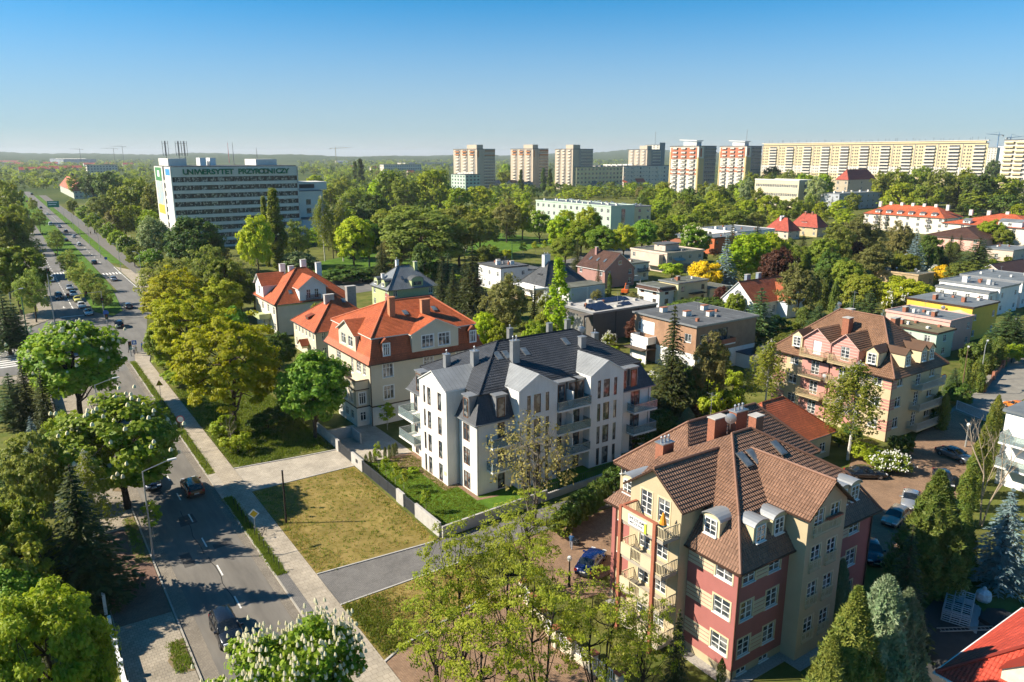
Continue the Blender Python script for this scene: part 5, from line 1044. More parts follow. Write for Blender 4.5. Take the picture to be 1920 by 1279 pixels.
# school, offices, institutes
x, y, w, d, h = trib((1144, 447), (1005, 378), (1146, 388), (1190, 384))
e = bldg('mint green four-storey school with grey flat roof', x, y, w, d, h, 'flat', MINT, FELTB, 0, 4, 1, 13, 'two', 1.7, 1.8, name='school', cat='school', under=MINT, par=.5); rm = random.Random(3)
for i in range(16): chimney(e, w * rm.uniform(.2, .85), d * (i + .5) / 16, h, h + 1.1, 1.0, .8, PLINTH)
MB().box(w * .45, w * .6, -.06, 0, h * .45, h * .9).obj('stair_glazing', GLASS, e)
e = bldg('cream low block with crowded rooftop vents behind the mint school', x + w * .6, y + 4, w * 1.4, d * 1.08, h - 1, 'flat', YCREAM, FELT, 0, 4, 4, 14, 'two', 1.6, 1.6, name='school_wing', cat='school')
for i in range(40): MB().lathe((w * rm.uniform(.1, 1.3), d * rm.uniform(.02, 1.0), h - .9), [(.5, 0), (.5, .7), (.8, .8), (0, 1.3)], 8).obj('roof_vent', STEEL, e)
x, y, w, d, h = trib((1494, 390), (1416, 336), (1498, 339.5), (1523, 337.5))
e = bldg('cream and yellow three-storey office with blank grey end wall', x, y, w, d, h, 'flat', pm('pale_yellow_panels', (.68, .58, .38), .8, .05, .5), FELT, 0, 3, 0, 24, 'two', 1.3, 2.2, name='office_block', cat='building', base0=1.6, side=False, under=PLINTH, par=.8)
MB().box(0, w, -.08, -.01, 0, h).obj('end_wall', pm('grey_end_wall', (.36, .37, .38), .85, .06, .3), e); [put_window(e, w * .42, -.2, h * k, 0, 1.6, 2.2, 'dark') for k in (.2, .48, .74)]
x, y, w, d, h = trib((1571, 394), (1539, 359), (1571, 364), (1776, 358))
e = bldg('long blue-grey three-storey institute with flat roof', x, y, w, d, h, 'flat', pm('blue_grey_render', (.40, .42, .45), .85, .05, .4), FELTB, 0, 3, 22, 3, 'two', 1.5, 1.6, name='institute', cat='building', side=False)
for i in range(14): chimney(e, w * (i + .5) / 14, d * .5, h, h + 1.6, 1.4, 1.2, PLINTH)
x, y, w, d, h = trib((1586, 380), (1568, 331), (1583, 336), (1642, 334)); e = bldg('stone house with red pyramid roof below the long yellow block', x, y, w, d, h, 'hip', pm('grey_stone_render', (.45, .38, .28), .9, .1, .6), RTILE, h + 7.5, 4, 3, 2, 'two', 1.6, 2.0, name='villa', cat='house')
MB().lathe((w * .15, d * .5, h), [(3.2, 0), (0, 9)], 4).obj('turret_roof', RTILE, e)
x, y, w, d, h = trib((140, 373), (112, 354), (141, 357), (172, 354)); e = bldg('pale house with orange roof and dark cupola left of the university block', x, y, w, d, h, 'hip', pm('grey_green_render', (.46, .48, .40), .85, .06, .5), RTILE2, h + 9, 2, 4, 4, 'two', 1.6, 2.0, name='villa', cat='house')
MB().lathe((w * .45, d * .5, h + 8), [(1.6, 0), (1.6, 3), (2.2, 3.2), (1.6, 4.5), (.3, 5.5), (0, 8)], 8).obj('cupola', DARKM, e)
# ------------------------------------------------------------------ university block and the housing estate
def slab_block(label, base, l, n, r, fl, name='apartment_block', wm=None, endm=None, group=None, top=True, style=0, h=None, cat='apartment block'):
    """Panel-built block: each facade a stuff part of window recesses, balconies as parts joined per facade."""
    x, y, w, d, h = trib(base, l, n, r)
    e = thing(name, label, cat, (x, y, 0), 0, group); b = MB().box(0, w, 0, d, 0, h); b.obj('wall', [wm], e)
    MB().box(-.3, w + .3, -.3, d + .3, h, h + .6).obj('roof', FELT, e)
    if endm: MB().box(w * .02, w * .32, -.25, -.02, 0, h - .4).box(-.25, -.02, d * .86, d, 0, h - .4).obj('end_panel', endm, e)
    return e, w, d, h
def grid_part(e, face, L, h, nc, nf, ww, wh, mat, name='window', dep=.12, u0=0, u1=None, z0=1.0, prob=1.0, seed=1, off=0.0):
    """All windows of a far facade, too small to pick apart: one part of real boxes."""
    b = MB(); rr = random.Random(seed); u1 = L if u1 is None else u1; fh = (h - z0) / nf
    for f in range(nf):
        for c in range(nc):
            if rr.random() > prob: continue
            u = u0 + (u1 - u0) * (c + .5) / nc - ww / 2; z = z0 + fh * f + (fh - wh) * .5
            if face == 'S': b.box(u, u + ww, -dep - off, -.01 - off, z, z + wh)
            else: b.box(-dep - off, -.01 - off, u, u + ww, z, z + wh)
    o = b.obj(name, mat, e); o['kind'] = 'stuff'
    return o
TAN = pm('tan_panels', (.50, .41, .31), .85, .07, .2); GREYP = pm('grey_panels_and_shade', (.34, .31, .28), .85, .08, .2); WHITEP = pm('white_panels', (.66, .60, .50), .85, .05, .2)
RUST = pm('rust_balcony', (.44, .19, .08), .8); OCHP = pm('ochre_panels', (.55, .42, .21), .85, .06, .2); REDP = pm('red_panels', (.46, .16, .09), .85, .06, .3); YPAN = pm('sandy_yellow_panels', (.62, .50, .30), .85, .05, .2)
FARGL = glass('far_window_glass', (.05, .06, .075), .15, .3)
def tower(label, base, l, n, r, fl, rust=2, dark=TAN):
    e, w, d, h = slab_block(label, base, l, n, r, fl, wm=TAN, group='tower blocks on the skyline')
    MB().box(w * .3, w * 1.0, -.3, -.02, 0, h).obj('shaded_side', GREYP if dark is GREYP else TAN, e)  # where grey, the colour carries the shade on this side
    for k in range(3):
        u0, u1 = d * (.08 + .31 * k), d * (.08 + .31 * k) + d * .2
        grid_part(e, 'W', d, h, 1, fl, d * .19, h / fl * .55, FARGL, 'window', .15, u0, u1, 2)
        grid_part(e, 'W', d, h * (1 - rust / fl) + .5, 1, fl - rust, d * .12, h / fl * .38, WHITEP, 'balcony', 1.3, u0, u1, .8)
        grid_part(e, 'W', d, h, 1, fl, d * .03, h / fl * .9, GREYP, 'balcony_divider', .5, u0, u0 + d * .03, 2)
        if rust:
            b = MB()
            for f in range(fl - rust, fl): z = 2 + (h - 2) / fl * f; b.box(-1.3, -.02, u0 + d * .02, u1, z, z + h / fl * .4)
            ro = b.obj('rust_balcony', RUST, e); ro['kind'] = 'stuff'
    grid_part(e, 'S', w, h, 7, fl, w * .055, h / fl * .42, FARGL, 'window', .5, w * .38, w * .98, 2)
    grid_part(e, 'S', w, h, 7, fl, w * .055, h / fl * .3, WHITEP, 'balcony', 1.2, w * .38, w * .98, .6)
    if rust: MB().box(w * .4, w * .97, -1.3, -.5, h * (1 - rust / fl), h * (1 - rust / fl) + 1).box(w * .4, w * .97, -1.3, -.5, h - 2.2, h - 1.2).box(w * .05, w * .1, -.4, -.3, h * .8, h * .97).obj('rust_panel', RUST, e)
    MB().box(w * .05, w * .4, d * .05, d * .45, h + .6, h + 5).obj('lift_house', TAN, e)
    return e
tower('tan tower block with rust-coloured top balconies, leftmost of three beside each other', (895, 356), (850, 279), (893, 280), (928, 279), 13)
tower('tan tower block with rust-coloured top balconies, middle of three beside each other', (999, 354), (957.5, 279), (999, 279.5), (1028, 279.5), 13)
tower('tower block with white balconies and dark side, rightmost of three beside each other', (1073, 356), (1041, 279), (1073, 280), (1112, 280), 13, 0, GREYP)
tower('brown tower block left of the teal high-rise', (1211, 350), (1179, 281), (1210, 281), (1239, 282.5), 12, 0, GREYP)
e, w, d, h = slab_block('slim cream and teal high-rise far behind the brown tower block', (1234, 334), (1210, 272), (1233, 272), (1247, 271), 18, wm=WHITEP)
MB().box(-.0, w, -.4, -.02, 0, h + 4).obj('teal_facade', pm('teal_glass', (.07, .14, .17), .3, .1), e); grid_part(e, 'W', d, h, 4, 18, d * .12, 1.5, FARGL); MB().tube((w * .5, d * .5, h), (w * .5, d * .5, h + 22), .5).obj('mast', STEEL, e)
for lab, bs, l, n, r in (('white tower block with red panels, left of the red-panelled pair', (1305, 376), (1257, 274.5), (1303, 274.5), (1343, 275)), ('white tower block with red panels, right of the red-panelled pair', (1394, 366), (1350, 274.5), (1393, 274.5), (1428, 275.5))):
    fl = 13; e, w, d, h = slab_block(lab, bs, l, n, r, fl, wm=WHITEP, group='red-panelled tower blocks')
    fh = (h - 2) / fl
    MB().box(-.3, -.02, d * .06, d * .96, h - fh * 3.1, h - .8).obj('red_top_panel', REDP, e); MB().box(-.3, -.02, d * .06, d * .96, h - fh * 6.1, h - fh * 5.7).obj('red_stripe', REDP, e); MB().box(-.32, -.02, d * .06, d * .96, h - fh * 7.1, h - fh * 6.7).obj('red_stripe', REDP, e)
    [MB().box(*q).obj('ochre_corner', OCHP, e) for q in ((-.35, -.05, -.01, d * .05, 0, h * .8), (-.35, -.05, d * .96, d, 0, h * .9), (-.05, w * .3, -.35, -.02, 0, h * .78))]; MB().box(w * .08, w * .16, -.5, -.36, h - 8.5, h - 1.5).obj('red_sign_panel', REDP, e)
    MB().box(w * .3, w, -.3, -.02, 0, h).obj('shaded_side', GREYP, e)  # white side darkened to grey, its shade painted in
    for k in range(3):
        u0, u1 = d * (.09 + .3 * k), d * (.09 + .3 * k) + d * .22
        grid_part(e, 'W', d, h, 1, fl, d * .2, fh * .5, FARGL, 'window', .4, u0, u1, 2); grid_part(e, 'W', d, h, 1, fl, d * .14, fh * .35, WHITEP, 'balcony', 1.4, u0, u1, 1.0)
    grid_part(e, 'S', w, h, 6, fl, w * .06, fh * .45, FARGL, 'window', .5, w * .36, w, 2); grid_part(e, 'S', w, h, 6, fl, w * .07, fh * .3, GREYP, 'balcony', 1.3, w * .36, w, .9)
    b = MB(); x0, x1, y0, y1 = w * .02, w * .3, d * .1, d * .55; b.prism([(x0, y0), (x1, y0), (x1, y1), (x0, y1)], h + .6, h + 4); b.poly([(x0 - 1, y0 - 1, h + 5), (x1 + 1, y0 - 1, h + 5), (x1 + 1, y1 + 4, h + 6), (x0 - 1, y1 + 4, h + 6)]).poly([(x0 - 1, y0 - 1, h + 4.2), (x1 + 1, y0 - 1, h + 4.2), (x1 + 1, y1 + 4, h + 5.2), (x0 - 1, y1 + 4, h + 5.2)]).poly([(x0 - 1, y0 - 1, h + 4.2), (x1 + 1, y0 - 1, h + 4.2), (x1 + 1, y0 - 1, h + 5), (x0 - 1, y0 - 1, h + 5)]).poly([(x0 - 1, y1 + 4, h + 5.2), (x0 - 1, y0 - 1, h + 4.2), (x0 - 1, y0 - 1, h + 5), (x0 - 1, y1 + 4, h + 6)])
    b.obj('lift_house', pm('grey_white_panels', (.55, .55, .54), .8), e)
    if 'right' in lab: MB().tube((w * .5, d * .3, h), (w * .5, d * .3, h + 16), .3).obj('mast', STEEL, e)
# the long yellow block
e, w, d, h = slab_block('very long sandy yellow apartment block with white balcony bands', (1838, 374), (1430, 274), (1836, 269), (1851, 271), 16, wm=YPAN)
nb = 11; fl = 15; fh = (h - 3) / fl
for k in range(nb):
    u0 = d * (k + .0) / nb; L = d / nb
    b = MB(); c = MB(); g_ = MB()
    for f in range(fl):
        z = 2 + fh * f
        b.box(-1.5, -.02, u0 + L * .08, u0 + L * .52, z, z + fh * .42); g_.box(-.3, -.02, u0 + L * .09, u0 + L * .51, z + fh * .42, z + fh * .93)
        for t in (.62, .72, .86): g_.box(-.2, -.02, u0 + L * t, u0 + L * (t + .055), z + fh * .3, z + fh * .75)
    b.obj('balcony_stack', WHITEP, e)['kind'] = 'stuff'; g_.obj('window_stack', FARGL, e)['kind'] = 'stuff'; MB().box(-.25, -.02, u0 + L * .955, u0 + L * .985, 0, h).obj('stair_joint', GREYP, e)
MB().box(1.5, w - 1, 2, d - 2, h + .6, h + 2.4).obj('attic', YPAN, e); MB().box(-1.0, w + .5, -.5, d + .5, h + 2.4, h + 3.0).obj('attic_roof', WHITEP, e); MB().box(-.2, -.02, 0, d, h * .42, h * .57).obj('pale_band', WHITEP, e)
b = MB(); rr = random.Random(5)
for i in range(46): v = d * (i + rr.random()) / 46; b.tube((w * .4, v, h + 3), (w * .4, v, h + 4.5 + rr.random() * 1.5), .12, n=4)
b.obj('aerials', GREYM, e)['kind'] = 'stuff'
e, w, d, h = slab_block('cream apartment block with balconies at the right edge beyond the long yellow block', (1950, 385), (1884, 273), (1945, 262), (1980, 262), 14, wm=WHITEP)
grid_part(e, 'W', d, h, 7, 14, d * .07, 1.4, FARGL, 'window', .3); grid_part(e, 'W', d, h, 2, 14, d * .2, 1.2, YPAN, 'balcony', 1.5, d * .5, d)
e, w, d, h = slab_block('pale grey block in the gap right of the long yellow block', (1862, 330), (1848, 277), (1862, 277), (1876, 277), 12, wm=WHITEP); grid_part(e, 'W', d, h, 4, 12, d * .1, 1.6, FARGL, 'window', .3)
e, w, d, h = slab_block('white office tower far off between the cranes', (1886, 318), (1872, 274), (1885, 274), (1893, 274), 12, wm=pm('white_cladding', (.75, .76, .77), .6, .03)); grid_part(e, 'S', w, h, 4, 12, w * .15, 1.8, FARGL, 'window', .3)
for lab, bs, l, n, r, fl, wm in (('low cream block with balconies right of the two red-panelled towers base', (1168, 352), (1100, 313), (1165, 312), (1260, 312), 5, WHITEP), ('low yellowish block with round-arched stair bays behind the three towers', (1080, 356), (1068, 313), (1079, 314), (1168, 313), 5, YCREAM), ('pale white institute roofs beyond the poplars', (720, 326), (712, 309), (722, 309), (790, 308), 3, WHITEP), ('small mint green block in front of the leftmost tan tower', (873, 362), (846, 327), (873, 328), (900, 326), 5, MINT),
                                 ('white flat block far behind the crossing of the avenue', (165, 330), (160, 309), (166, 310), (220, 309), 4, WHITEP), ('low grey block far behind the red roofs', (120, 308), (70, 298.5), (76, 299), (180, 298), 5, pm('blue_grey_panels', (.40, .44, .50), .8, .05)), ('low grey block on the horizon right of the university', (760, 312), (745, 305), (752, 305.5), (850, 305), 4, WHITEP)):
    e, w, d, h = slab_block(lab, bs, l, n, r, fl, wm=wm); grid_part(e, 'S', w, h, max(4, int(w / 5)), fl, 2.2, (h - 1) / fl * .45, FARGL, 'window', .3); grid_part(e, 'W', d, h, max(2, int(d / 5)), fl, 2.0, (h - 1) / fl * .45, FARGL, 'window', .3)
    if 'cream block' in lab: grid_part(e, 'S', w, h, 6, fl, w * .13, (h - 1) / fl * .4, WHITEP, 'balcony', 1.2, 0, w, .4)
    if fl == 5: [MB().box(w * (i + .4) / 9, w * (i + .6) / 9, d * .4, d * .6, h + .6, h + 2).obj('chimney', PLINTH, e) for i in range(9)]
# ------------------------------------------------------------------ university
def university():
    x, y, w, d, h = trib((337, 468), (291, 306.5), (320, 313.5), (555, 308))
    e = thing('university_block', 'tall white university block with green lettering along the roof edge', 'university', (x, y, 0))
    UW = pm('university_cladding', (.66, .63, .57), .8, .04, .3, big=.05); DK = pm('window_band_infill', (.045, .038, .034), .6, .2, 2)
    nf, nb = 9, 15; top = 3.6; fh = (h - top) / nf
    b = MB().box(0, w, 0, d, 0, h); b.obj('wall', [DK], e)
    for f in range(nf + 1):
        z = f * fh - .5 if f else 0; z1 = f * fh + .85 if f else .9
        if f == nf: z, z1 = h - top - .4, h
        MB().box(.0, w + .25, -.45, -.02, z, z1).obj('spandrel', UW, e); MB().box(.2, w, d + .02, d + .4, z, z1).obj('spandrel', UW, e)
    MB().box(-.5, -.02, -.45, d * .36, 0, h).obj('end_wall', UW, e); MB().box(-.5, -.02, d * .46, d + .4, 0, h).obj('end_wall', UW, e); MB().box(w + .02, w + .5, -.45, d + .4, 0, h).obj('end_wall', UW, e)
    for f in range(nf): MB().box(-.3, -.02, d * .36, d * .46, f * fh + .2, f * fh + 1.4).obj('stair_panel', UW, e)
    L = w - 1.2
    for f in range(nf):
        for k in range(nb): put_window(e, .9 + L * k / nb, -.22, f * fh + .88, 0, L / nb - .6, fh - 1.42, 'uni')
    txt = 'UNIWERSYTET PRZYRODNICZY'; adv = w * .845 / len(txt); u = w * .085
    for i, ch in enumerate(txt):
        if ch == ' ': continue
        lettering(e, ch, u + adv * (i + .5), -.6, h - 2.95, 0, 2.95, GR, .3, .09, 1.15 if ch not in 'I' else .9, name='letter')
    BN = pm('pale_banner', (.62, .68, .72), .7, .22, .25); BG = pm('green_banner', (.06, .22, .08), .7, .1); BO = pm('ochre_banner', (.62, .42, .06), .7, .15); BT = pm('tan_photo_banner', (.50, .45, .34), .7, .3, .35, col2=(.25, .42, .55))
    MB().box(-.56, -.52, .4, d * .32, h * .40, h - .4).obj('banner', BN, e)
    MB().box(-.56, -.52, d * .55, d * .95, h * .82, h - .4).obj('banner', BG, e); MB().box(-.56, -.52, d * .55, d * .95, h * .52, h * .815).obj('banner', BT, e); MB().box(-.56, -.52, d * .55, d * .95, h * .40, h * .515).obj('banner', BO, e)
    MB().box(-.575, -.565, d * .68, d * .82, h * .87, h * .95).obj('crest', WHITE, e); MB().box(-.575, -.565, .8, d * .28, h * .9, h - .8).obj('banner_heading', pm('blue_print', (.05, .25, .5), .7), e)
    MB().box(-.1, w, -.1, d, h, h + .35).obj('roof', FELT, e)
    MB().box(1, w * .16, d * .3, d * .9, h + .36, h + 3.4).obj('lift_house', UW, e); MB().box(w * .72, w * .9, d * .3, d * .8, h + .36, h + 3).obj('lift_house', UW, e)
    for u in (.28, .36): MB().box(w * u, w * u + 2.4, d * .4, d * .6, h + .36, h + 3.6).obj('roof_plant', WHITE, e)
    for q in (.02, .12, .165):
        m = MB(); mx, my = w * q + .5, d * .45
        m.tube((mx, my, h), (mx, my, h + 10.5), .1)
        for k in range(4):
            t = k * math.pi / 2; cx, cy_ = mx + 1.1 * math.cos(t), my + 1.1 * math.sin(t); m.tube((cx, cy_, h + 4.5), (cx, cy_, h + 10.5), .09, n=5)
            for zz in (5.5, 9.5): m.tube((mx, my, h + zz), (cx, cy_, h + zz), .06, n=4)
        m.obj('antenna_mast', GREYM, e)
    a = thing('university_annex', 'pale annex wing at the right end of the university block', 'building', (x + w + .6, y + 6, 0))
    wall_mesh(a, (0, 0, 13, 16), 0, h * .66, [UW], {'S': [(5, h * k, 2.2, 2.4, 'dark') for k in (.12, .24, .36, .48)]}); MB().box(-.2, 13.2, -.2, 16.2, h * .66, h * .66 + .4).obj('roof', FELTB, a); MB().box(4, 17, 5, 20, h * .66 + .4, h * .66 + 4).obj('upper_storey', UW, a); MB().box(3.9, 11, 4.9, 5.0, h * .66 + 1.2, h * .66 + 3).obj('window_band', DK, a)
    wall_mesh(a, (0, -8, 16, -.02), 0, h * .3, [pm('pale_blue_render', (.5, .54, .58), .8, .05, .4)], {'S': [(9, h * .14, 2.0, 2.2, 'dark')]}, name='low_wing_wall', faces='SEW'); MB().box(-.2, 16.2, -8.2, -.04, h * .3, h * .3 + .4).obj('low_wing_roof', FELT, a)
university()
# ------------------------------------------------------------------ houses far off among the trees
rr = random.Random(11); k = 0
FARH = [(18, 300, 40, RTILE), (52, 318, 34, RTILE), (80, 316, 34, RTILE), (108, 315, 34, RTILE), (138, 314, 34, RTILE), (35, 305, 40, RTILE), (95, 304, 30, RTILE), (168, 306, 24, RTILE), (205, 305, 24, RTILE), (240, 306, 22, RTILE), (770, 325, 17, RTILE2), (1058, 344, 18, RTILE2), (1085, 340, 16, RTILE), (960, 347, 16, DBTILE), (905, 341, 22, GMET), (930, 347, 16, GMET), (985, 340, 16, GMET), (1150, 348, 16, GMET), (1168, 346, 13, RTILE2), (1197, 345, 26, RTILE), (1115, 349, 18, GMET), (1236, 342, 16, DBTILE), (700, 315, 14, RTILE), (660, 312, 12, RTILE2), (640, 300, 26, GMET), (1560, 330, 16, RTILE), (1120, 335, 20, RTILE), (655, 398, 24, GMET), (1225, 405, 50, FELTB), (1350, 372, 30, FELTB)]
for px, py, wpx, rm in FARH:
    x, y, _ = P(px, py + 6); s = px_per_m(x, y); w = wpx / s * .8; d = max(9, w * .7); h = 6.5 if rm is not FELTB else 4.5
    tone = rr.choice([WHITEW, CREAM2, BEIGE]); c = {RTILE: 'red', RTILE2: 'orange', DBTILE: 'brown', GMET: 'grey metal', FELTB: 'flat grey'}[rm]
    where = 'left of the avenue in the distance' if px < 60 else 'far beyond the avenue' if px < 260 else 'behind the university wing' if px < 800 else 'at the foot of the tower blocks' if px < 1300 else 'below the long yellow block'
    k += 1
    bldg(f'FAR|{c} roofed far house {where}', x - w / 2, y - d / 2, w, d, h, 'slab' if rm is FELTB else ('gabX' if k % 3 else 'hip'), tone, rm, h + min(6, w * .35), 2, max(2, int(w / 4)), 2, 'two', 1.4, 1.5, course=0, name='distant_house', group='far houses among the trees', side=False)
# ------------------------------------------------------------------ trees and shrubs
BARK = pm('bark', (.075, .055, .038), .95, .3, 3, bump=.5, bscale=12); BARKL = pm('pale_bark', (.36, .32, .26), .9, .3, 3); BIRCHB = pm('birch_bark', (.55, .52, .46), .8, .4, 2.5, stretch=(1, 1, 4))
BARKD = pm('black_bark', (.030, .024, .019), .95, .3, 3); DRYW = pm('dead_wood', (.34, .27, .19), .9, .25, 4)
LF = dict(
    chestnut=leafmat('chestnut_leaves', (.045, .125, .008), (.155, .30, .022)), maple=leafmat('maple_leaves', (.035, .115, .010), (.115, .26, .02)), yellow=leafmat('yellow_green_leaves', (.13, .15, .006), (.31, .31, .014), .45, .12),
    robinia=leafmat('robinia_leaves', (.125, .155, .012), (.25, .285, .028), .5, .1), olive=leafmat('olive_leaves', (.080, .10, .016), (.185, .215, .038), .4), fresh=leafmat('fresh_spring_leaves', (.10, .135, .02), (.22, .26, .05), .45), mid=leafmat('mid_green_leaves', (.045, .095, .010), (.14, .225, .022)),
    dark=leafmat('dark_green_leaves', (.018, .055, .008), (.065, .13, .018), .25), bright=leafmat('bright_green_leaves', (.075, .155, .008), (.20, .33, .02)), lime=leafmat('lime_leaves', (.13, .19, .006), (.30, .36, .015)),
    spruce=leafmat('spruce_needles', (.010, .024, .008), (.045, .070, .016), .1), blue=leafmat('blue_spruce_needles', (.06, .10, .095), (.17, .23, .22), .1), thuja=leafmat('thuja_sprays', (.035, .060, .010), (.15, .175, .03), .2), thujag=leafmat('clipped_thuja', (.020, .050, .008), (.085, .13, .014), .15),
    juniper=leafmat('juniper_sprays', (.05, .085, .04), (.16, .20, .11), .15), birch=leafmat('birch_leaves', (.065, .125, .012), (.19, .28, .045), .4), copper=leafmat('copper_leaves', (.030, .012, .008), (.10, .040, .022), .3), bare=leafmat('opening_buds', (.11, .11, .03), (.24, .22, .06), .3),
    brown=leafmat('brown_green_leaves', (.078, .08, .022), (.18, .175, .05), .35), gold=leafmat('golden_leaves', (.26, .17, .006), (.52, .36, .01), .3), pine=leafmat('pine_needles', (.022, .050, .016), (.085, .12, .035), .15), willow=leafmat('silver_green_leaves', (.10, .14, .05), (.24, .28, .11), .35))
CANDLE = pm('chestnut_blossom', (.72, .65, .42), .8, .12, 6); PETAL = pm('white_blossom', (.70, .70, .62), .8, .1)
def leaves(cs, ns, rad, size, rng, center, up=.35, flat=.65, out=.6, asp=.62):
    """Leaf faces scattered round the given clump centres; normals lean outward and up."""
    C = np.repeat(np.asarray(cs), ns, axis=0); n = len(C); rad = np.repeat(np.asarray(rad), ns)[:, None] if np.ndim(rad) else rad
    g = rng.normal(size=(n, 3)); g /= np.maximum(np.linalg.norm(g, axis=1, keepdims=True), 1e-6)
    g = g * (rng.random((n, 1)) ** .5) * rad; g[:, 2] *= flat; p = C + g
    o = p - np.asarray(center); o /= np.maximum(np.linalg.norm(o, axis=1, keepdims=True), 1e-6)
    nm = o * out + g / (np.abs(rad) + 1e-6) * .55 + rng.normal(size=(n, 3)) * .45 + np.array([0, 0, up]); nm /= np.linalg.norm(nm, axis=1, keepdims=True)
    t = rng.normal(size=(n, 3)); t -= nm * (t * nm).sum(1, keepdims=True); t /= np.linalg.norm(t, axis=1, keepdims=True); s = np.cross(nm, t)
    sz = size * (.6 + .8 * rng.random((n, 1)))
    fold = nm * sz * .18
    V = np.stack([p - t * sz, p - s * sz * asp + fold, p + t * sz, p + s * sz * asp + fold], 1).reshape(-1, 3)
    return V, np.arange(len(V)).reshape(-1, 4)
def joinq(L): 
    V = []; F = []; k = 0
    for v, f in L: V.append(v); F.append(f + k); k += len(v)
    return np.concatenate(V), np.concatenate(F)
SP = {}
def lobes(rng, k=7):
    d = rng.normal(size=(k, 3)); d /= np.linalg.norm(d, axis=1, keepdims=True); a = rng.uniform(.6, 1.0, k)
    return lambda u: .78 + .30 * np.max(a * np.clip(u @ d.T, 0, 1) ** 3, axis=-1)
def broadleaf(key, leaf, bark, seed, h, r, zb, ncl, nlf, size, clr, trunk=.22, limbs=9, form='round', flat=.65, candles=0, candmat=None, out=.6, shell=.55, stems=1):
    rng = np.random.default_rng(seed); lb = lobes(rng); cz = (h + zb) / 2; hz = (h - zb) / 2
    cs = []
    while len(cs) < ncl:
        u = rng.normal(size=3); u /= np.linalg.norm(u)
        if form == 'round' and u[2] < -.75: continue
        q = shell + (1 - shell) * rng.random() ** .6; k = lb(u) * q
        rz = 1.0
        if form == 'column': p = np.array([u[0] * r * .8, u[1] * r * .8, 0]) * q; t = rng.random(); prof = min(1, t * 3.2) * min(1, (1 - t) * 1.6 + .1); p[:2] *= prof; p[2] = zb + (h - zb) * t
        elif form == 'cone': t = rng.random() ** 1.3; p = np.array([u[0] * r, u[1] * r, 0]) * q * (1 - t) ** .8; p[2] = zb + (h - zb) * t
        else: p = np.array([u[0] * r, u[1] * r, u[2] * hz]) * k; p[2] += cz
        cs.append(p)
    cs = np.array(cs); rad = clr * rng.uniform(.65, 1.3, ncl)
    L = [leaves(cs, nlf, rad, size, rng, (0, 0, cz - hz * .3), flat=flat, out=out)]
    crown = nmesh(key + '_crown', *joinq(L), [LF[leaf]])
    b = MB(); top = zb + (h - zb) * (.75 if form != 'column' else .95); bases = []
    for s in range(stems):
        ph = 2 * math.pi * s / stems + 1; sp = 0 if stems == 1 else .55 + .1 * s
        pts = [(math.cos(ph) * sp * (.2 + i * .35) + rng.normal() * .1 * i * .6, math.sin(ph) * sp * (.2 + i * .35) + rng.normal() * .1 * i * .6, top * i / 5) for i in range(6)]
        b.path(pts, trunk, trunk * .25, 7); bases.append(pts)
    tips = []
    for i in range(limbs):
        pts = bases[i % stems]; k = 1 + (i * 7 % 4); p0 = Vector(pts[k]); tgt = Vector(cs[int(rng.integers(ncl))]) * .92; tgt.z = max(tgt.z, p0.z + .4)
        mid = p0.lerp(tgt, .5) + Vector((rng.normal() * .25, rng.normal() * .25, .12 * (tgt - p0).length)); q = p0.lerp(mid, .5) + Vector((0, 0, -.05 * (tgt - p0).length))
        b.path([p0, q, mid, tgt], trunk * .42, trunk * .08, 5); tips += [mid, tgt, q]
    tips += [Vector(p) for p in pts[2:]]
    T = np.array([list(t) for t in tips])
    for c in cs[: min(ncl, 130)]:
        j = np.argmin(((T - c) ** 2).sum(1)); p0 = Vector(T[j]); p1 = Vector(c)
        if (p1 - p0).length > .3: b.path([p0, p0.lerp(p1, .5) + Vector((rng.normal() * .12, rng.normal() * .12, .1)), p1], trunk * .11, trunk * .04, 4)
    tm = b.mesh(key + '_trunk', [bark]); extra = []
    if candles:
        c = MB(); up = cs[cs[:, 2] > cz - hz * .35]; idx = rng.integers(len(up), size=candles)
        for i in idx:
            o = up[i] - np.array([0, 0, cz - hz * .3]); o /= np.linalg.norm(o); p = up[i] + o * clr * .75 + rng.normal(size=3) * clr * .4
            c.lathe(p, [(.0, -.02), (size * .68, .03), (size * .6, size * .8), (size * .32, size * 1.4), (0, size * 1.7)], 5)
        extra.append(('blossom', c.mesh(key + '_blossom', [candmat or CANDLE])))
    SP[key] = (h, 2 * r, [('trunk', tm), ('crown', crown)] + extra)
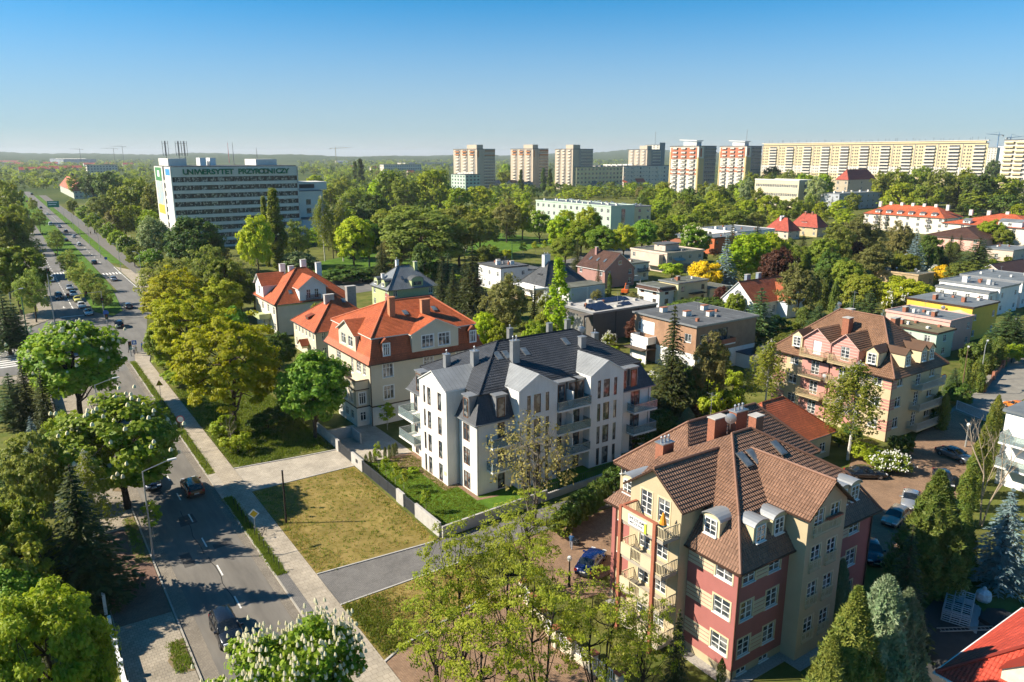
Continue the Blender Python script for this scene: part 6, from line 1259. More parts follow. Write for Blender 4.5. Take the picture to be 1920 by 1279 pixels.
def conifer(key, leaf, seed, h, r, lev, per, seg, size, droop=.35, bark=None, zb=.06, taper=.95, asp=.3):
    rng = np.random.default_rng(seed); V = []; b = MB().path([(0, 0, 0), (0, 0, h * .5), (0, 0, h)], r * .085, r * .012, 6)
    cs = []; ns = []; P_ = []; D_ = []; S_ = []
    for k in range(lev):
        t = k / (lev - 1); z = h * (zb + (1 - zb) * t * .98); rl = r * (1 - t) ** taper + r * .04
        m = max(4, int(per * (1 - t * .55)))
        for j in range(m):
            a = 2 * math.pi * (j + rng.random() * .8) / m + k * 1.3; L = rl * rng.uniform(.7, 1.12); n = max(3, int(seg * (.35 + .65 * L / r)))
            for i in range(n):
                f = (i + .5) / n; d = L * f; zz = z - droop * d * f * .8 + .08 * d * (1 - f)
                for sgn in (-1, 0, 1):
                    w = (1 - f * .7) * L * .20 * sgn * rng.uniform(.4, 1.3)
                    P_.append((math.cos(a) * d - math.sin(a) * w, math.sin(a) * d + math.cos(a) * w, zz + rng.normal() * .05 - abs(w) * .25)); aa = a + sgn * .7 + rng.normal() * .2
                    D_.append((math.cos(aa), math.sin(aa), -droop * f * 1.2 + rng.normal() * .15)); S_.append(size * rng.uniform(.6, 1.3) * (.7 + .5 * (1 - t)))
            if j % 2 == 0: b.tube((0, 0, z), (math.cos(a) * L * .8, math.sin(a) * L * .8, z - droop * L * .5), r * .012, r * .004, 4, cap=False)
    P_ = np.array(P_); D_ = np.array(D_); D_ /= np.linalg.norm(D_, axis=1, keepdims=True); S_ = np.array(S_)[:, None]
    up = np.array([0, 0, 1.0]) + rng.normal(size=P_.shape) * .35; s = np.cross(D_, up); s /= np.linalg.norm(s, axis=1, keepdims=True)
    V = np.stack([P_ - D_ * S_ * .6, P_ - s * S_ * asp, P_ + D_ * S_, P_ + s * S_ * asp], 1).reshape(-1, 3)
    SP[key] = (h, 2 * r, [('trunk', b.mesh(key + '_trunk', [bark or BARK])), ('crown', nmesh(key + '_crown', V, np.arange(len(V)).reshape(-1, 4), [LF[leaf]]))])
def dense(key, leaf, seed, h, r, n, size, prof, bark=None, tufts=0):
    """Dense evergreen: sprays set over a closed outline with flame-shaped tufts."""
    rng = np.random.default_rng(seed); lb = lobes(rng, 14); t = rng.random(n); a = rng.random(n) * 2 * math.pi; R_ = np.interp(t, *zip(*prof)) * r
    u = np.stack([np.cos(a), np.sin(a), t * 2 - 1], 1); u /= np.linalg.norm(u, axis=1, keepdims=True)
    rad = R_ * (.80 + .28 * (lb(u) - .78) / .3 * 1.0) * rng.uniform(.72, 1.03, n); kt = tufts or max(30, n // 160)
    ta, tt = rng.random(kt) * 2 * math.pi, rng.random(kt) ** 1.2; da = np.abs((a[:, None] - ta[None] + math.pi) % (2 * math.pi) - math.pi) * (R_[:, None] + .15 * r); dz = (t[:, None] - tt[None]) * h * .55
    dm = np.sqrt(da ** 2 + dz ** 2).min(1); dm /= np.percentile(dm, 92); rad *= 1.2 - .55 * np.minimum(dm, 1.3)
    p = np.stack([np.cos(a) * rad, np.sin(a) * rad, t * h], 1); o = np.stack([np.cos(a), np.sin(a), np.full(n, .5)], 1) + rng.normal(size=(n, 3)) * .4; o /= np.linalg.norm(o, axis=1, keepdims=True)
    d = np.array([0, 0, .8]) + np.stack([np.cos(a), np.sin(a), np.zeros(n)], 1) * .8 + rng.normal(size=(n, 3)) * .35; o = o + rng.normal(size=(n, 3)) * .35; o /= np.linalg.norm(o, axis=1, keepdims=True); d -= o * (d * o).sum(1, keepdims=True); d /= np.linalg.norm(d, axis=1, keepdims=True); s = np.cross(o, d); sz = size * rng.uniform(.6, 1.4, (n, 1))
    V = np.stack([p - d * sz * .6, p - s * sz * .3, p + d * sz * 1.1 + o * sz * .2, p + s * sz * .3], 1).reshape(-1, 3)
    b = MB().path([(0, 0, 0), (0, 0, h * .8)], max(.05, r * .1), .02, 6)
    SP[key] = (h, 2 * r, [('trunk', b.mesh(key + '_trunk', [bark or BARK])), ('crown', nmesh(key + '_crown', V, np.arange(len(V)).reshape(-1, 4), [LF[leaf]]))])
def weeping(key, seed, h, r):
    rng = np.random.default_rng(seed); lb = lobes(rng); L = []; b = MB().path([(0, 0, 0), (.1, .1, h * .5), (0, .2, h * .95)], .17, .03, 7)
    cs = []
    for i in range(120):
        t = rng.random() ** .8; z = h * (.35 + .65 * t); a = rng.random() * 6.283; q = r * (1 - t ** 2.2 * .85) * rng.uniform(.35, 1); tip = np.array([math.cos(a) * q, math.sin(a) * q, z])
        b.path([(0, .1, z - q * .35), tuple(tip * [.6, .6, 1] + [0, 0, .15]), tuple(tip)], .03, .01, 4); n = int(rng.integers(10, 26))
        for j in range(n): cs.append(tip + [rng.normal() * .22, rng.normal() * .22, -j * .13 - rng.random() * .2])
    V, F = leaves(np.array(cs), 6, .17, .10, rng, (0, 0, h * .5), up=.1, out=.5)
    SP[key] = (h, 2 * r, [('trunk', b.mesh(key + '_trunk', [BIRCHB])), ('crown', nmesh(key + '_crown', V, F, [LF['birch']]))])
def bare(key, seed, h, r, mat, stems=3):
    rng = np.random.default_rng(seed); b = MB()
    def go(p, d, L, rad, dep):
        q = p + d * L * .5 + Vector((rng.normal(), rng.normal(), rng.normal())) * L * .05; e = q + (d + Vector((rng.normal() * .12, rng.normal() * .12, .08))).normalized() * L * .5
        b.path([p, q, e], rad, rad * .62, 5)
        if dep:
            for i in range(3): a = rng.random() * 6.283; dd = (d + Vector((math.cos(a) * .75, math.sin(a) * .75, .15))).normalized(); go(e if i else q, dd, L * rng.uniform(.5, .72), rad * .55, dep - 1)
    for s in range(stems): a = 2 * math.pi * s / stems; go(Vector((.1 * math.cos(a), .1 * math.sin(a), 0)), Vector((.28 * math.cos(a), .28 * math.sin(a), 1)).normalized(), h * .48, .13 * h / 8, 4)
    SP[key] = (h, 2 * r, [('trunk', b.mesh(key + '_trunk', [mat]))])
CONE = [(0, .75), (.12, 1), (.35, .86), (.7, .48), (.92, .16), (1, .02)]; EGG = [(0, .8), (.2, 1), (.5, .95), (.8, .7), (.95, .3), (1, .05)]; COLM = [(0, .8), (.15, 1), (.6, .9), (.85, .6), (1, .05)]; BALL = [(0, .55), (.2, .92), (.5, 1), (.8, .75), (.95, .35), (1, .05)]
# near kinds
broadleaf('chestnut', 'chestnut', BARKD, 1, 11, 4.6, 2.4, 150, 120, .23, .95, .28, 12, candles=110)
broadleaf('chestnut_bloom', 'chestnut', BARKD, 2, 9, 4.2, 2.2, 150, 210, .145, .8, .25, 12, candles=900)
broadleaf('bright_near', 'bright', BARK, 26, 9, 4.2, 1.4, 170, 240, .115, .8, .22, 14, flat=.5)
broadleaf('maple', 'maple', BARK, 3, 10, 3.8, 1.6, 150, 130, .18, .8, .22, 10, flat=.75)
broadleaf('yellow_maple', 'yellow', BARK, 4, 13, 6.5, 2.0, 330, 90, .16, .75, .3, 16, flat=.4)
broadleaf('robinia', 'robinia', BARKD, 5, 12, 4.3, 3.0, 190, 42, .085, .5, .16, 22, flat=.4, shell=.28, stems=1)
broadleaf('robinia_thin', 'robinia', BARKD, 15, 12, 4.0, 2.2, 150, 40, .085, .5, .13, 20, flat=.4, shell=.2, stems=2)
broadleaf('bright_tree', 'bright', BARK, 6, 9, 4.2, 1.4, 140, 120, .18, .85, .22, 10)
broadleaf('mid_tree', 'mid', BARK, 7, 11, 4.5, 1.6, 150, 90, .22, .9, .24, 10)
broadleaf('dark_tree', 'dark', BARK, 8, 12, 5.0, 1.2, 150, 90, .24, 1.0, .26, 10)
broadleaf('olive_tree', 'olive', BARK, 9, 12, 5.2, 1.6, 210, 60, .20, .8, .24, 14, flat=.5, shell=.4)
broadleaf('bud_tree', 'bare', pm('grey_bark', (.13, .115, .09), .95, .3, 3), 10, 8.5, 4.0, 1.2, 190, 12, .10, .5, .12, 22, flat=.6, shell=.2, stems=3)
broadleaf('lime_tree', 'lime', BARK, 11, 10, 4.5, 1.2, 150, 80, .22, .9, .22, 10)
broadleaf('copper_tree', 'copper', BARKD, 12, 9, 3.6, 1.2, 110, 80, .22, .9, .2, 8)
broadleaf('brown_tree', 'brown', BARK, 13, 10, 4.2, 1.0, 170, 50, .18, .7, .18, 12, shell=.35)
broadleaf('poplar', 'mid', BARK, 14, 22, 2.7, .8, 210, 90, .26, .9, .25, 6, 'column', flat=1.0)
broadleaf('young_poplar', 'lime', BARKL, 16, 11, 2.2, .6, 130, 46, .16, .5, .12, 8, 'column', flat=.9, shell=.3)
broadleaf('willow', 'willow', BARK, 17, 10, 4.6, .8, 170, 70, .2, .9, .24, 10)
broadleaf('fresh_tree', 'fresh', BARK, 27, 10, 4.4, .8, 150, 50, .15, .75, .2, 12, flat=.6, shell=.3)
broadleaf('golden_shrub', 'gold', BARK, 18, 4.5, 2.8, .2, 90, 70, .16, .6, .1, 6)
broadleaf('green_shrub', 'bright', BARK, 19, 2.6, 1.6, .1, 60, 70, .11, .4, .06, 5)
broadleaf('dark_shrub', 'dark', BARK, 20, 2.6, 1.7, .1, 60, 70, .12, .42, .06, 5)
broadleaf('white_shrub', 'mid', BARK, 21, 3.0, 1.8, .2, 60, 70, .12, .42, .07, 5, candles=200, candmat=PETAL)
broadleaf('sapling', 'bright', BARKL, 22, 4.0, .9, 1.2, 30, 40, .10, .32, .035, 5)
conifer('spruce', 'spruce', 30, 14, 3.6, 30, 15, 9, .34); conifer('dark_fir', 'spruce', 31, 12, 3.2, 26, 14, 9, .32, .25); conifer('blue_spruce', 'blue', 32, 10, 3.0, 24, 15, 9, .30, .2); conifer('pine', 'pine', 33, 9, 3.2, 18, 14, 9, .38, .05, zb=.12, taper=.6)
dense('thuja', 'thuja', 40, 9, 2.3, 26000, .19, CONE, None, 150); dense('juniper', 'juniper', 41, 7, 1.9, 20000, .18, [(0, .8), (.2, 1), (.5, .85), (.8, .5), (.95, .2), (1, .03)], None, 70); dense('thuja_column', 'thujag', 42, 5, .8, 4500, .11, COLM); dense('gold_thuja', 'thuja', 43, 4, 1.3, 3000, .18, EGG); dense('clipped_ball', 'thujag', 44, 1.8, 1.0, 2200, .12, BALL)
weeping('birch', 50, 12, 3.6); bare('bare_tree', 60, 8, 4.0, DRYW, 2); bare('small_bare_tree', 61, 4.0, 2.0, DRYW, 1)
# far kinds, lighter
for k, (leaf, nm, form) in enumerate((('mid', 'far_mid', 'round'), ('bright', 'far_bright', 'round'), ('olive', 'far_olive', 'round'), ('dark', 'far_dark', 'round'), ('lime', 'far_lime', 'round'), ('brown', 'far_brown', 'round'), ('mid', 'far_mid_b', 'round'), ('willow', 'far_pale', 'round'))):
    broadleaf(nm, leaf, BARK, 70 + k, 12, 5.0, .8, 95, 34, .36, 1.15, .26, 6, form)
broadleaf('far_poplar', 'dark', BARK, 80, 20, 2.5, .5, 90, 40, .4, 1.0, .25, 4, 'column', flat=1.0)
conifer('far_spruce', 'spruce', 81, 14, 3.4, 18, 10, 5, .55); dense('far_thuja', 'thujag', 82, 8, 1.6, 1200, .35, CONE)
NAMES = dict(chestnut='chestnut_tree', chestnut_bloom='chestnut_tree', maple='maple_tree', yellow_maple='maple_tree', robinia='robinia_tree', robinia_thin='robinia_tree', spruce='spruce_tree', dark_fir='fir_tree', blue_spruce='spruce_tree', pine='pine_tree', thuja='thuja_tree', juniper='juniper_tree', thuja_column='thuja_tree', gold_thuja='thuja_tree', clipped_ball='clipped_shrub', birch='birch_tree', poplar='poplar_tree', young_poplar='poplar_tree', willow='willow_tree', golden_shrub='shrub', green_shrub='shrub', dark_shrub='shrub', white_shrub='shrub', sapling='sapling', far_poplar='poplar_tree', far_spruce='spruce_tree', far_thuja='thuja_tree')
DESC = dict(chestnut='flowering chestnut tree', chestnut_bloom='chestnut tree covered in cream blossom candles', maple='dense green maple', yellow_maple='broad yellow-green tree', robinia='airy yellow-green robinia', robinia_thin='thin many-stemmed robinia', bright_tree='bright green broadleaf tree', bright_near='bright green broadleaf tree', mid_tree='mid green broadleaf tree', dark_tree='dark green broadleaf tree', olive_tree='olive-tinted broadleaf tree', bud_tree='tree with opening buds', lime_tree='lime green tree', copper_tree='copper-leaved tree', brown_tree='brownish spring tree', poplar='tall columnar poplar', young_poplar='slender pale poplar', willow='silvery green tree', fresh_tree='light green spring tree', golden_shrub='golden yellow shrub', green_shrub='bright green shrub', dark_shrub='dark green shrub', white_shrub='white-flowering shrub', sapling='young sapling', spruce='dark spruce', dark_fir='dark fir', blue_spruce='blue spruce', pine='bushy pine', thuja='yellowish thuja', juniper='grey-green juniper', thuja_column='clipped thuja column', gold_thuja='golden thuja', clipped_ball='clipped round shrub', birch='weeping birch', bare_tree='leafless tree', small_bare_tree='small leafless tree', far_mid='mid green tree', far_mid_b='rounded green tree', far_bright='bright green tree', far_olive='olive-tinted tree', far_dark='dark green tree', far_lime='lime green tree', far_brown='brownish spring tree', far_pale='pale silvery tree', far_poplar='dark poplar', far_spruce='dark conifer', far_thuja='dark clipped conifer')
TR = random.Random(77); BUSY = []
def tree_at(sp, x, y, h, w, zone, label=None, lean=0):
    h0, w0, parts = SP[sp]; shrub = 'shrub' in sp or sp == 'clipped_ball'
    e = thing(NAMES.get(sp, 'park_tree' if 'park' in zone else 'garden_tree' if 'garden' in zone or 'villas' in zone else 'avenue_tree' if 'avenue' in zone or 'road' in zone else 'broadleaf_tree'), label or f'TREE|{DESC[sp]}|{zone}', 'shrub' if shrub else 'tree', (x, y, 0), TR.random() * 6.283, None if label else 'trees ' + zone)
    s = w / w0; e.scale = (s, s * TR.uniform(.92, 1.08), h / h0)
    for n, me in parts: place({'trunk': 'stem'}.get(n, n) if shrub else n, me, e)
    BUSY.append((x, y, w * .5))
    return e
def T(sp, xc, yt, yb, wpx, zone='', label=None):
    """Tree from the photo: crown centre column, top row, row of the foot, crown width in pixels."""
    xb = xc
    for _ in range(6):
        x, y, _z = P(xb, yb); h = max(.6, height_at(x, y, yt)); xm, _y = proj(x, y, h * .6); xb += (xc - xm) * .8
    return tree_at(sp, x, y, h, wpx / px_per_m(x, y, h * .6), zone, label)
# ------------------------------------------------------------------ trees placed from the photo
Z = 'along the near road'
tree_at('chestnut', -35.0, 56.0, 14.5, 14.5, '', 'large round chestnut with pale blossom left of the road near the crossing')
tree_at('chestnut', -33.6, 19.0, 12.6, 12.6, '', 'chestnut on a dark trunk at the kerb beside the orange car')
T('chestnut_bloom', 548, 1168, 1470, 275, '', 'chestnut covered in cream blossom candles at the lower edge by the road')
T('bright_near', 88, 1108, 1430, 240, '', 'bright green spreading tree in the lower left corner')
T('sapling', 283, 938, 1012, 40, '', 'thin staked sapling beside the curved street lamp')
T('yellow_maple', 430, 588, 812, 215, '', 'huge yellow-green tree overhanging the footpath beside the cream villa')
T('yellow_maple', 352, 545, 700, 150, '', 'broad yellow-green tree at the crossing corner beside the footpath')
T('maple', 585, 650, 822, 128, '', 'dense green maple in front of the cream orange-roofed house')
T('bud_tree', 1000, 755, 985, 195, '', 'sparse tree with opening buds in front of the white apartment house')
for sp, x, yt, yb, w in (('robinia', 866, 945, 1300, 190), ('robinia', 955, 955, 1310, 200), ('robinia_thin', 812, 1050, 1360, 190), ('robinia_thin', 1015, 1020, 1370, 200), ('robinia_thin', 1125, 1060, 1350, 200), ('robinia_thin', 1205, 1105, 1360, 160), ('robinia', 905, 1110, 1430, 230), ('robinia_thin', 990, 915, 1110, 180)): T(sp, x, yt, yb, w, 'in the lower middle before the striped house')
T('spruce', 145, 872, 1130, 200, '', 'large dark spruce in the garden left of the road')
T('birch', 165, 845, 1040, 120, '', 'pale feathery birch behind the large dark spruce left of the road')
Z = 'in the garden at the left edge'
for sp, x, yt, yb, w in (('olive_tree', 60, 800, 1020, 130), ('mid_tree', 25, 920, 1150, 130), ('mid_tree', 15, 985, 1180, 150), ('dark_fir', 45, 668, 800, 72), ('spruce', 80, 690, 815, 66), ('blue_spruce', 62, 780, 890, 62), ('bright_tree', 112, 772, 880, 66), ('pine', 15, 845, 960, 100), ('dark_shrub', 60, 1075, 1160, 90), ('mid_tree', 110, 1010, 1130, 80), ('pine', 20, 700, 800, 80), ('olive_tree', 90, 830, 960, 80), ('dark_shrub', 110, 1150, 1200, 60), ('dark_fir', 90, 1190, 1330, 60), ('maple', 15, 1060, 1220, 120)): T(sp, x, yt, yb, w, Z)
T('gold_thuja', 103, 1035, 1135, 60, '', 'golden thuja beside the parked silver car left of the road')
Z = 'left of the avenue'
for sp, x, yt, yb, w in (('mid_tree', 28, 450, 590, 118), ('fresh_tree', 58, 490, 605, 70), ('pine', 8, 545, 665, 80), ('mid_tree', 12, 388, 520, 80), ('fresh_tree', 45, 425, 520, 70), ('olive_tree', 8, 440, 560, 70), ('far_mid', 25, 345, 440, 50), ('far_mid', 8, 330, 420, 50), ('far_olive', 40, 385, 460, 44), ('far_mid', 22, 375, 470, 55), ('far_bright', 5, 400, 480, 50), ('pine', 30, 570, 660, 60)): T(sp, x, yt, yb, w, Z)
Z = 'in the grassy median of the avenue'
for x, yt, yb, w in ((72, 386, 436, 32), (104, 424, 480, 38), (128, 462, 522, 46), (150, 485, 548, 54), (170, 505, 572, 56), (190, 525, 590, 44), (60, 366, 402, 22)): T('fresh_tree', x, yt, yb, w * .9, Z)
Z = 'beside the cycle path'
for sp, x, yt, yb, w in (('far_mid', 135, 372, 404, 24), ('chestnut', 158, 386, 424, 30), ('chestnut', 175, 400, 438, 32), ('far_mid_b', 190, 408, 446, 30), ('chestnut', 204, 418, 460, 32), ('bright_tree', 218, 430, 470, 34), ('chestnut', 236, 442, 486, 36), ('chestnut', 284, 468, 512, 48), ('far_mid', 250, 455, 500, 36)): T(sp, x, yt, yb, w, Z)
Z = 'between the avenue and the university block'
for sp, x, yt, yb, w in (('far_dark', 200, 314, 388, 54), ('far_dark', 172, 322, 380, 44), ('far_mid', 145, 326, 372, 40), ('olive_tree', 195, 362, 430, 56), ('far_mid', 225, 345, 425, 46), ('far_mid_b', 256, 328, 425, 54), ('far_bright', 252, 382, 438, 42), ('far_lime', 280, 392, 450, 44), ('willow', 290, 405, 496, 66), ('far_mid', 232, 376, 450, 42), ('far_olive', 285, 340, 430, 44), ('far_brown', 215, 390, 450, 40), ('far_bright', 270, 350, 420, 44)): T(sp, x, yt, yb, w, Z)
Z = 'in front of the university block'
for sp, x, yt, yb, w in (('dark_tree', 365, 402, 515, 112), ('fresh_tree', 312, 470, 600, 120), ('fresh_tree', 385, 445, 585, 105), ('yellow_maple', 330, 500, 640, 130), ('bud_tree', 438, 462, 580, 84), ('mid_tree', 420, 475, 600, 80), ('lime_tree', 480, 402, 520, 70), ('fresh_tree', 556, 402, 500, 62), ('mid_tree', 450, 505, 590, 60), ('dark_shrub', 410, 560, 600, 60), ('mid_tree', 475, 520, 580, 60), ('willow', 560, 470, 520, 70), ('bright_tree', 415, 520, 610, 90), ('mid_tree', 300, 600, 690, 60), ('maple', 440, 570, 650, 50)): T(sp, x, yt, yb, w, Z)
T('poplar', 515, 358, 505, 46, '', 'tallest columnar poplar standing before the university windows')
T('poplar', 497, 372, 500, 24, '', 'slimmer columnar poplar left of the tallest one at the university')
Z = 'in the park right of the university'
for sp, x, yt, yb, w in (('birch', 605, 366, 490, 56), ('birch', 640, 372, 490, 56), ('willow', 622, 385, 485, 40), ('lime_tree', 662, 405, 505, 84), ('maple', 690, 408, 500, 62), ('mid_tree', 735, 382, 480, 90), ('dark_tree', 700, 360, 440, 70), ('olive_tree', 790, 384, 515, 180), ('olive_tree', 860, 380, 500, 120), ('olive_tree', 900, 400, 480, 90), ('brown_tree', 735, 440, 520, 64), ('spruce', 716, 452, 530, 52), ('brown_tree', 950, 372, 455, 66), ('spruce', 955, 360, 445, 30), ('bright_tree', 980, 376, 450, 48), ('chestnut', 1012, 396, 456, 46), ('lime_tree', 1052, 402, 478, 60), ('bright_tree', 1100, 384, 468, 56), ('dark_tree', 770, 410, 500, 70), ('olive_tree', 830, 410, 505, 90), ('spruce', 592, 355, 420, 24), ('mid_tree', 920, 385, 450, 60), ('dark_shrub', 640, 500, 530, 90), ('dark_shrub', 680, 500, 528, 70), ('gold_thuja', 922, 462, 486, 40), ('gold_thuja', 905, 463, 488, 36), ('green_shrub', 950, 466, 486, 24), ('sapling', 982, 455, 482, 14), ('sapling', 1004, 452, 476, 16), ('sapling', 927, 460, 492, 14), ('sapling', 1020, 450, 474, 14)): T(sp, x, yt, yb, w, Z)
Z = 'among the villas in the middle'
for sp, x, yt, yb, w in (('spruce', 886, 450, 605, 88), ('dark_fir', 828, 480, 590, 56), ('dark_fir', 850, 500, 600, 60), ('spruce', 872, 480, 600, 60), ('dark_tree', 795, 455, 560, 60), ('pine', 840, 470, 560, 60), ('brown_tree', 950, 508, 655, 92), ('spruce', 1002, 535, 660, 46), ('young_poplar', 1048, 488, 672, 66), ('bright_tree', 1005, 600, 690, 60), ('lime_tree', 905, 585, 665, 60), ('bright_tree', 935, 600, 670, 50), ('bright_tree', 1090, 410, 480, 60), ('maple', 1130, 420, 485, 64), ('bright_tree', 1170, 418, 486, 56), ('maple', 1205, 408, 476, 56), ('mid_tree', 1245, 404, 470, 60), ('dark_fir', 1083, 448, 512, 40), ('chestnut', 1302, 424, 492, 56), ('mid_tree', 1060, 440, 495, 60), ('thuja_column', 1143, 512, 560, 11), ('dark_fir', 1122, 490, 545, 20), ('golden_shrub', 1322, 488, 545, 66), ('green_shrub', 1260, 490, 520, 50), ('dark_shrub', 1300, 560, 590, 110), ('dark_shrub', 1340, 558, 590, 60), ('copper_tree', 1350, 535, 580, 24), ('green_shrub', 1370, 565, 600, 30), ('mid_tree', 1020, 580, 670, 50), ('maple', 870, 590, 660, 40)): T(sp, x, yt, yb, w, Z)
Z = 'in the gardens behind the fan-window house'
for sp, x, yt, yb, w in (('blue_spruce', 1362, 438, 545, 62), ('spruce', 1372, 412, 530, 40), ('lime_tree', 1400, 436, 540, 92), ('lime_tree', 1440, 434, 528, 80), ('copper_tree', 1456, 462, 552, 60), ('dark_fir', 1420, 415, 470, 44), ('mid_tree', 1496, 452, 540, 54), ('brown_tree', 1500, 492, 605, 84), ('pine', 1425, 540, 655, 84), ('dark_fir', 1505, 436, 500, 44), ('olive_tree', 1570, 415, 510, 66), ('mid_tree', 1545, 440, 520, 60), ('brown_tree', 1605, 400, 490, 60), ('dark_tree', 1560, 470, 550, 66), ('copper_tree', 1610, 450, 510, 24), ('brown_tree', 1640, 455, 530, 70), ('gold_thuja', 1545, 524, 580, 26), ('gold_thuja', 1566, 530, 585, 22), ('mid_tree', 1590, 480, 560, 66), ('mid_tree', 1620, 505, 600, 80), ('dark_tree', 1540, 500, 575, 50), ('pine', 1630, 545, 625, 70), ('pine', 1600, 550, 620, 50), ('blue_spruce', 1570, 565, 625, 44), ('pine', 1535, 570, 630, 56), ('blue_spruce', 1655, 580, 630, 40), ('bright_tree', 1690, 520, 585, 100), ('bright_tree', 1720, 525, 580, 70), ('white_shrub', 1680, 545, 590, 44), ('green_shrub', 1540, 505, 540, 40), ('golden_shrub', 1558, 470, 492, 22)): T(sp, x, yt, yb, w, Z)
Z = 'in the gardens before the red-roofed apartment houses'
for sp, x, yt, yb, w in (('spruce', 1648, 396, 480, 38), ('dark_fir', 1662, 404, 482, 36), ('brown_tree', 1690, 412, 500, 56), ('blue_spruce', 1718, 432, 512, 56), ('dark_tree', 1745, 438, 506, 50), ('thuja', 1752, 465, 512, 26), ('dark_fir', 1782, 440, 500, 40), ('pine', 1835, 446, 512, 84), ('olive_tree', 1815, 488, 545, 80), ('dark_fir', 1708, 428, 490, 40), ('mid_tree', 1700, 470, 530, 56), ('thuja_column', 1679, 470, 505, 10), ('thuja_column', 1718, 482, 508, 12), ('brown_tree', 1630, 420, 490, 60), ('bright_tree', 1855, 410, 465, 56), ('golden_shrub', 1770, 496, 530, 36), ('white_shrub', 1752, 500, 525, 30), ('mid_tree', 1880, 425, 470, 44), ('dark_fir', 1800, 440, 495, 36)): T(sp, x, yt, yb, w, Z)
T('spruce', 1262, 572, 775, 112, '', 'tall dark spruce in front of the tan brick house')
T('brown_tree', 1330, 622, 770, 76, '', 'half-bare garden tree right of the tall spruce at the brick house')
T('birch', 1440, 636, 775, 92, '', 'weeping birch left of the pink-gabled house')
T('birch', 1602, 676, 862, 142, '', 'weeping birch drooping in front of the pink-gabled house')
Z = 'between the white and the pink-gabled houses'
for sp, x, yt, yb, w in (('green_shrub', 1375, 690, 730, 44), ('dark_tree', 1295, 690, 770, 60), ('dark_shrub', 1240, 770, 815, 60), ('juniper', 1290, 765, 810, 34), ('dark_shrub', 1200, 810, 840, 50), ('dark_fir', 1416, 630, 690, 24), ('green_shrub', 1530, 790, 830, 60), ('dark_shrub', 1340, 800, 830, 60), ('green_shrub', 1480, 780, 815, 50), ('green_shrub', 1650, 840, 875, 60), ('green_shrub', 1620, 828, 862, 50), ('dark_shrub', 1690, 815, 850, 50), ('white_shrub', 1665, 850, 884, 60), ('white_shrub', 1685, 850, 886, 50), ('mid_tree', 1380, 545, 600, 40), ('dark_tree', 1460, 590, 650, 50), ('olive_tree', 1480, 620, 690, 60)): T(sp, x, yt, yb, w, Z)
Z = 'along the side street on the right'
for sp, x, yt, yb, w in (('pine', 1888, 580, 660, 78), ('pine', 1905, 588, 665, 70), ('gold_thuja', 1872, 632, 685, 36), ('gold_thuja', 1845, 630, 690, 36), ('clipped_ball', 1832, 678, 724, 30), ('clipped_ball', 1850, 664, 700, 34), ('clipped_ball', 1838, 700, 735, 28), ('gold_thuja', 1810, 678, 730, 30), ('pine', 1788, 690, 752, 50), ('dark_shrub', 1800, 720, 760, 50), ('thuja_column', 1758, 735, 800, 26), ('thuja_column', 1772, 738, 806, 22), ('blue_spruce', 1748, 722, 790, 36), ('dark_shrub', 1825, 640, 690, 50), ('green_shrub', 1900, 640, 680, 40)): T(sp, x, yt, yb, w, Z)
Z = 'in the hedge right of the brown yard'
for x, yt, yb, w in ((1866, 742, 858, 30), (1856, 765, 880, 32), (1846, 790, 905, 34), (1835, 820, 930, 36), (1824, 850, 955, 38), (1812, 880, 985, 40)): T('thuja_column', x, yt, yb, w, Z)
T('thuja', 1752, 885, 1100, 150, '', 'tallest yellow-tipped thuja beside the brown yard on the right')
T('dark_fir', 1700, 985, 1210, 130, '', 'dark shaded conifer between the striped house and the tallest thuja')
T('thuja', 1806, 950, 1075, 70, '', 'shorter thuja right of the tallest thuja')
T('blue_spruce', 1888, 915, 1095, 128, '', 'silvery blue spruce at the right edge')
T('bare_tree', 1858, 795, 985, 120, '', 'leafless pale tree before the white balconies at the right edge')
T('small_bare_tree', 428, 785, 852, 46, '', 'small leafless tree on the rough grass by the footpath')
Z = 'at the lower right beside the striped house'
for sp, x, yt, yb, w in (('thuja', 1596, 1105, 1400, 165), ('juniper', 1652, 1085, 1350, 140), ('juniper', 1694, 1108, 1330, 100), ('thuja', 1555, 1195, 1430, 130), ('juniper', 1692, 1190, 1320, 90), ('dark_fir', 1270, 1140, 1345, 78), ('thuja_column', 1352, 1235, 1312, 22), ('juniper', 1575, 1050, 1180, 50)): T(sp, x, yt, yb, w, Z)
Z = 'in the garden behind the panel fence'
for x, yt, yb in ((686, 852, 876), (694, 846, 868), (702, 842, 864), (722, 838, 866), (730, 834, 860), (737, 832, 856), (742, 830, 852)): T('thuja_column', x, yt, yb, 9, Z)
for x, yt, yb, w in ((709, 828, 880, 16), (724, 856, 898, 18), (740, 866, 915, 18), (756, 878, 925, 20), (797, 918, 962, 22)): T('sapling', x, yt, yb, w, Z)
T('sapling', 725, 755, 806, 34, '', 'young tree on the lawn before the cream orange-roofed house')
Z = 'in the hedge behind the striped house'
for i in range(9): T('dark_shrub', 1050 + i * 15, 955 - i * 11, 1005 - i * 11, 52, Z)
T('green_shrub', 775, 876, 886, 22, '', 'low rounded shrub on the green lawn of the white apartment house')
Z = 'on the verge by the footpath'
for sp, x, yt, yb, w in (('green_shrub', 312, 630, 660, 60), ('green_shrub', 320, 655, 690, 60), ('green_shrub', 335, 690, 725, 60), ('green_shrub', 420, 780, 820, 60), ('dark_shrub', 500, 770, 810, 80), ('dark_shrub', 540, 740, 790, 60), ('mid_tree', 600, 560, 640, 50), ('dark_tree', 520, 620, 700, 70), ('green_shrub', 445, 810, 850, 60)): T(sp, x, yt, yb, w, Z)
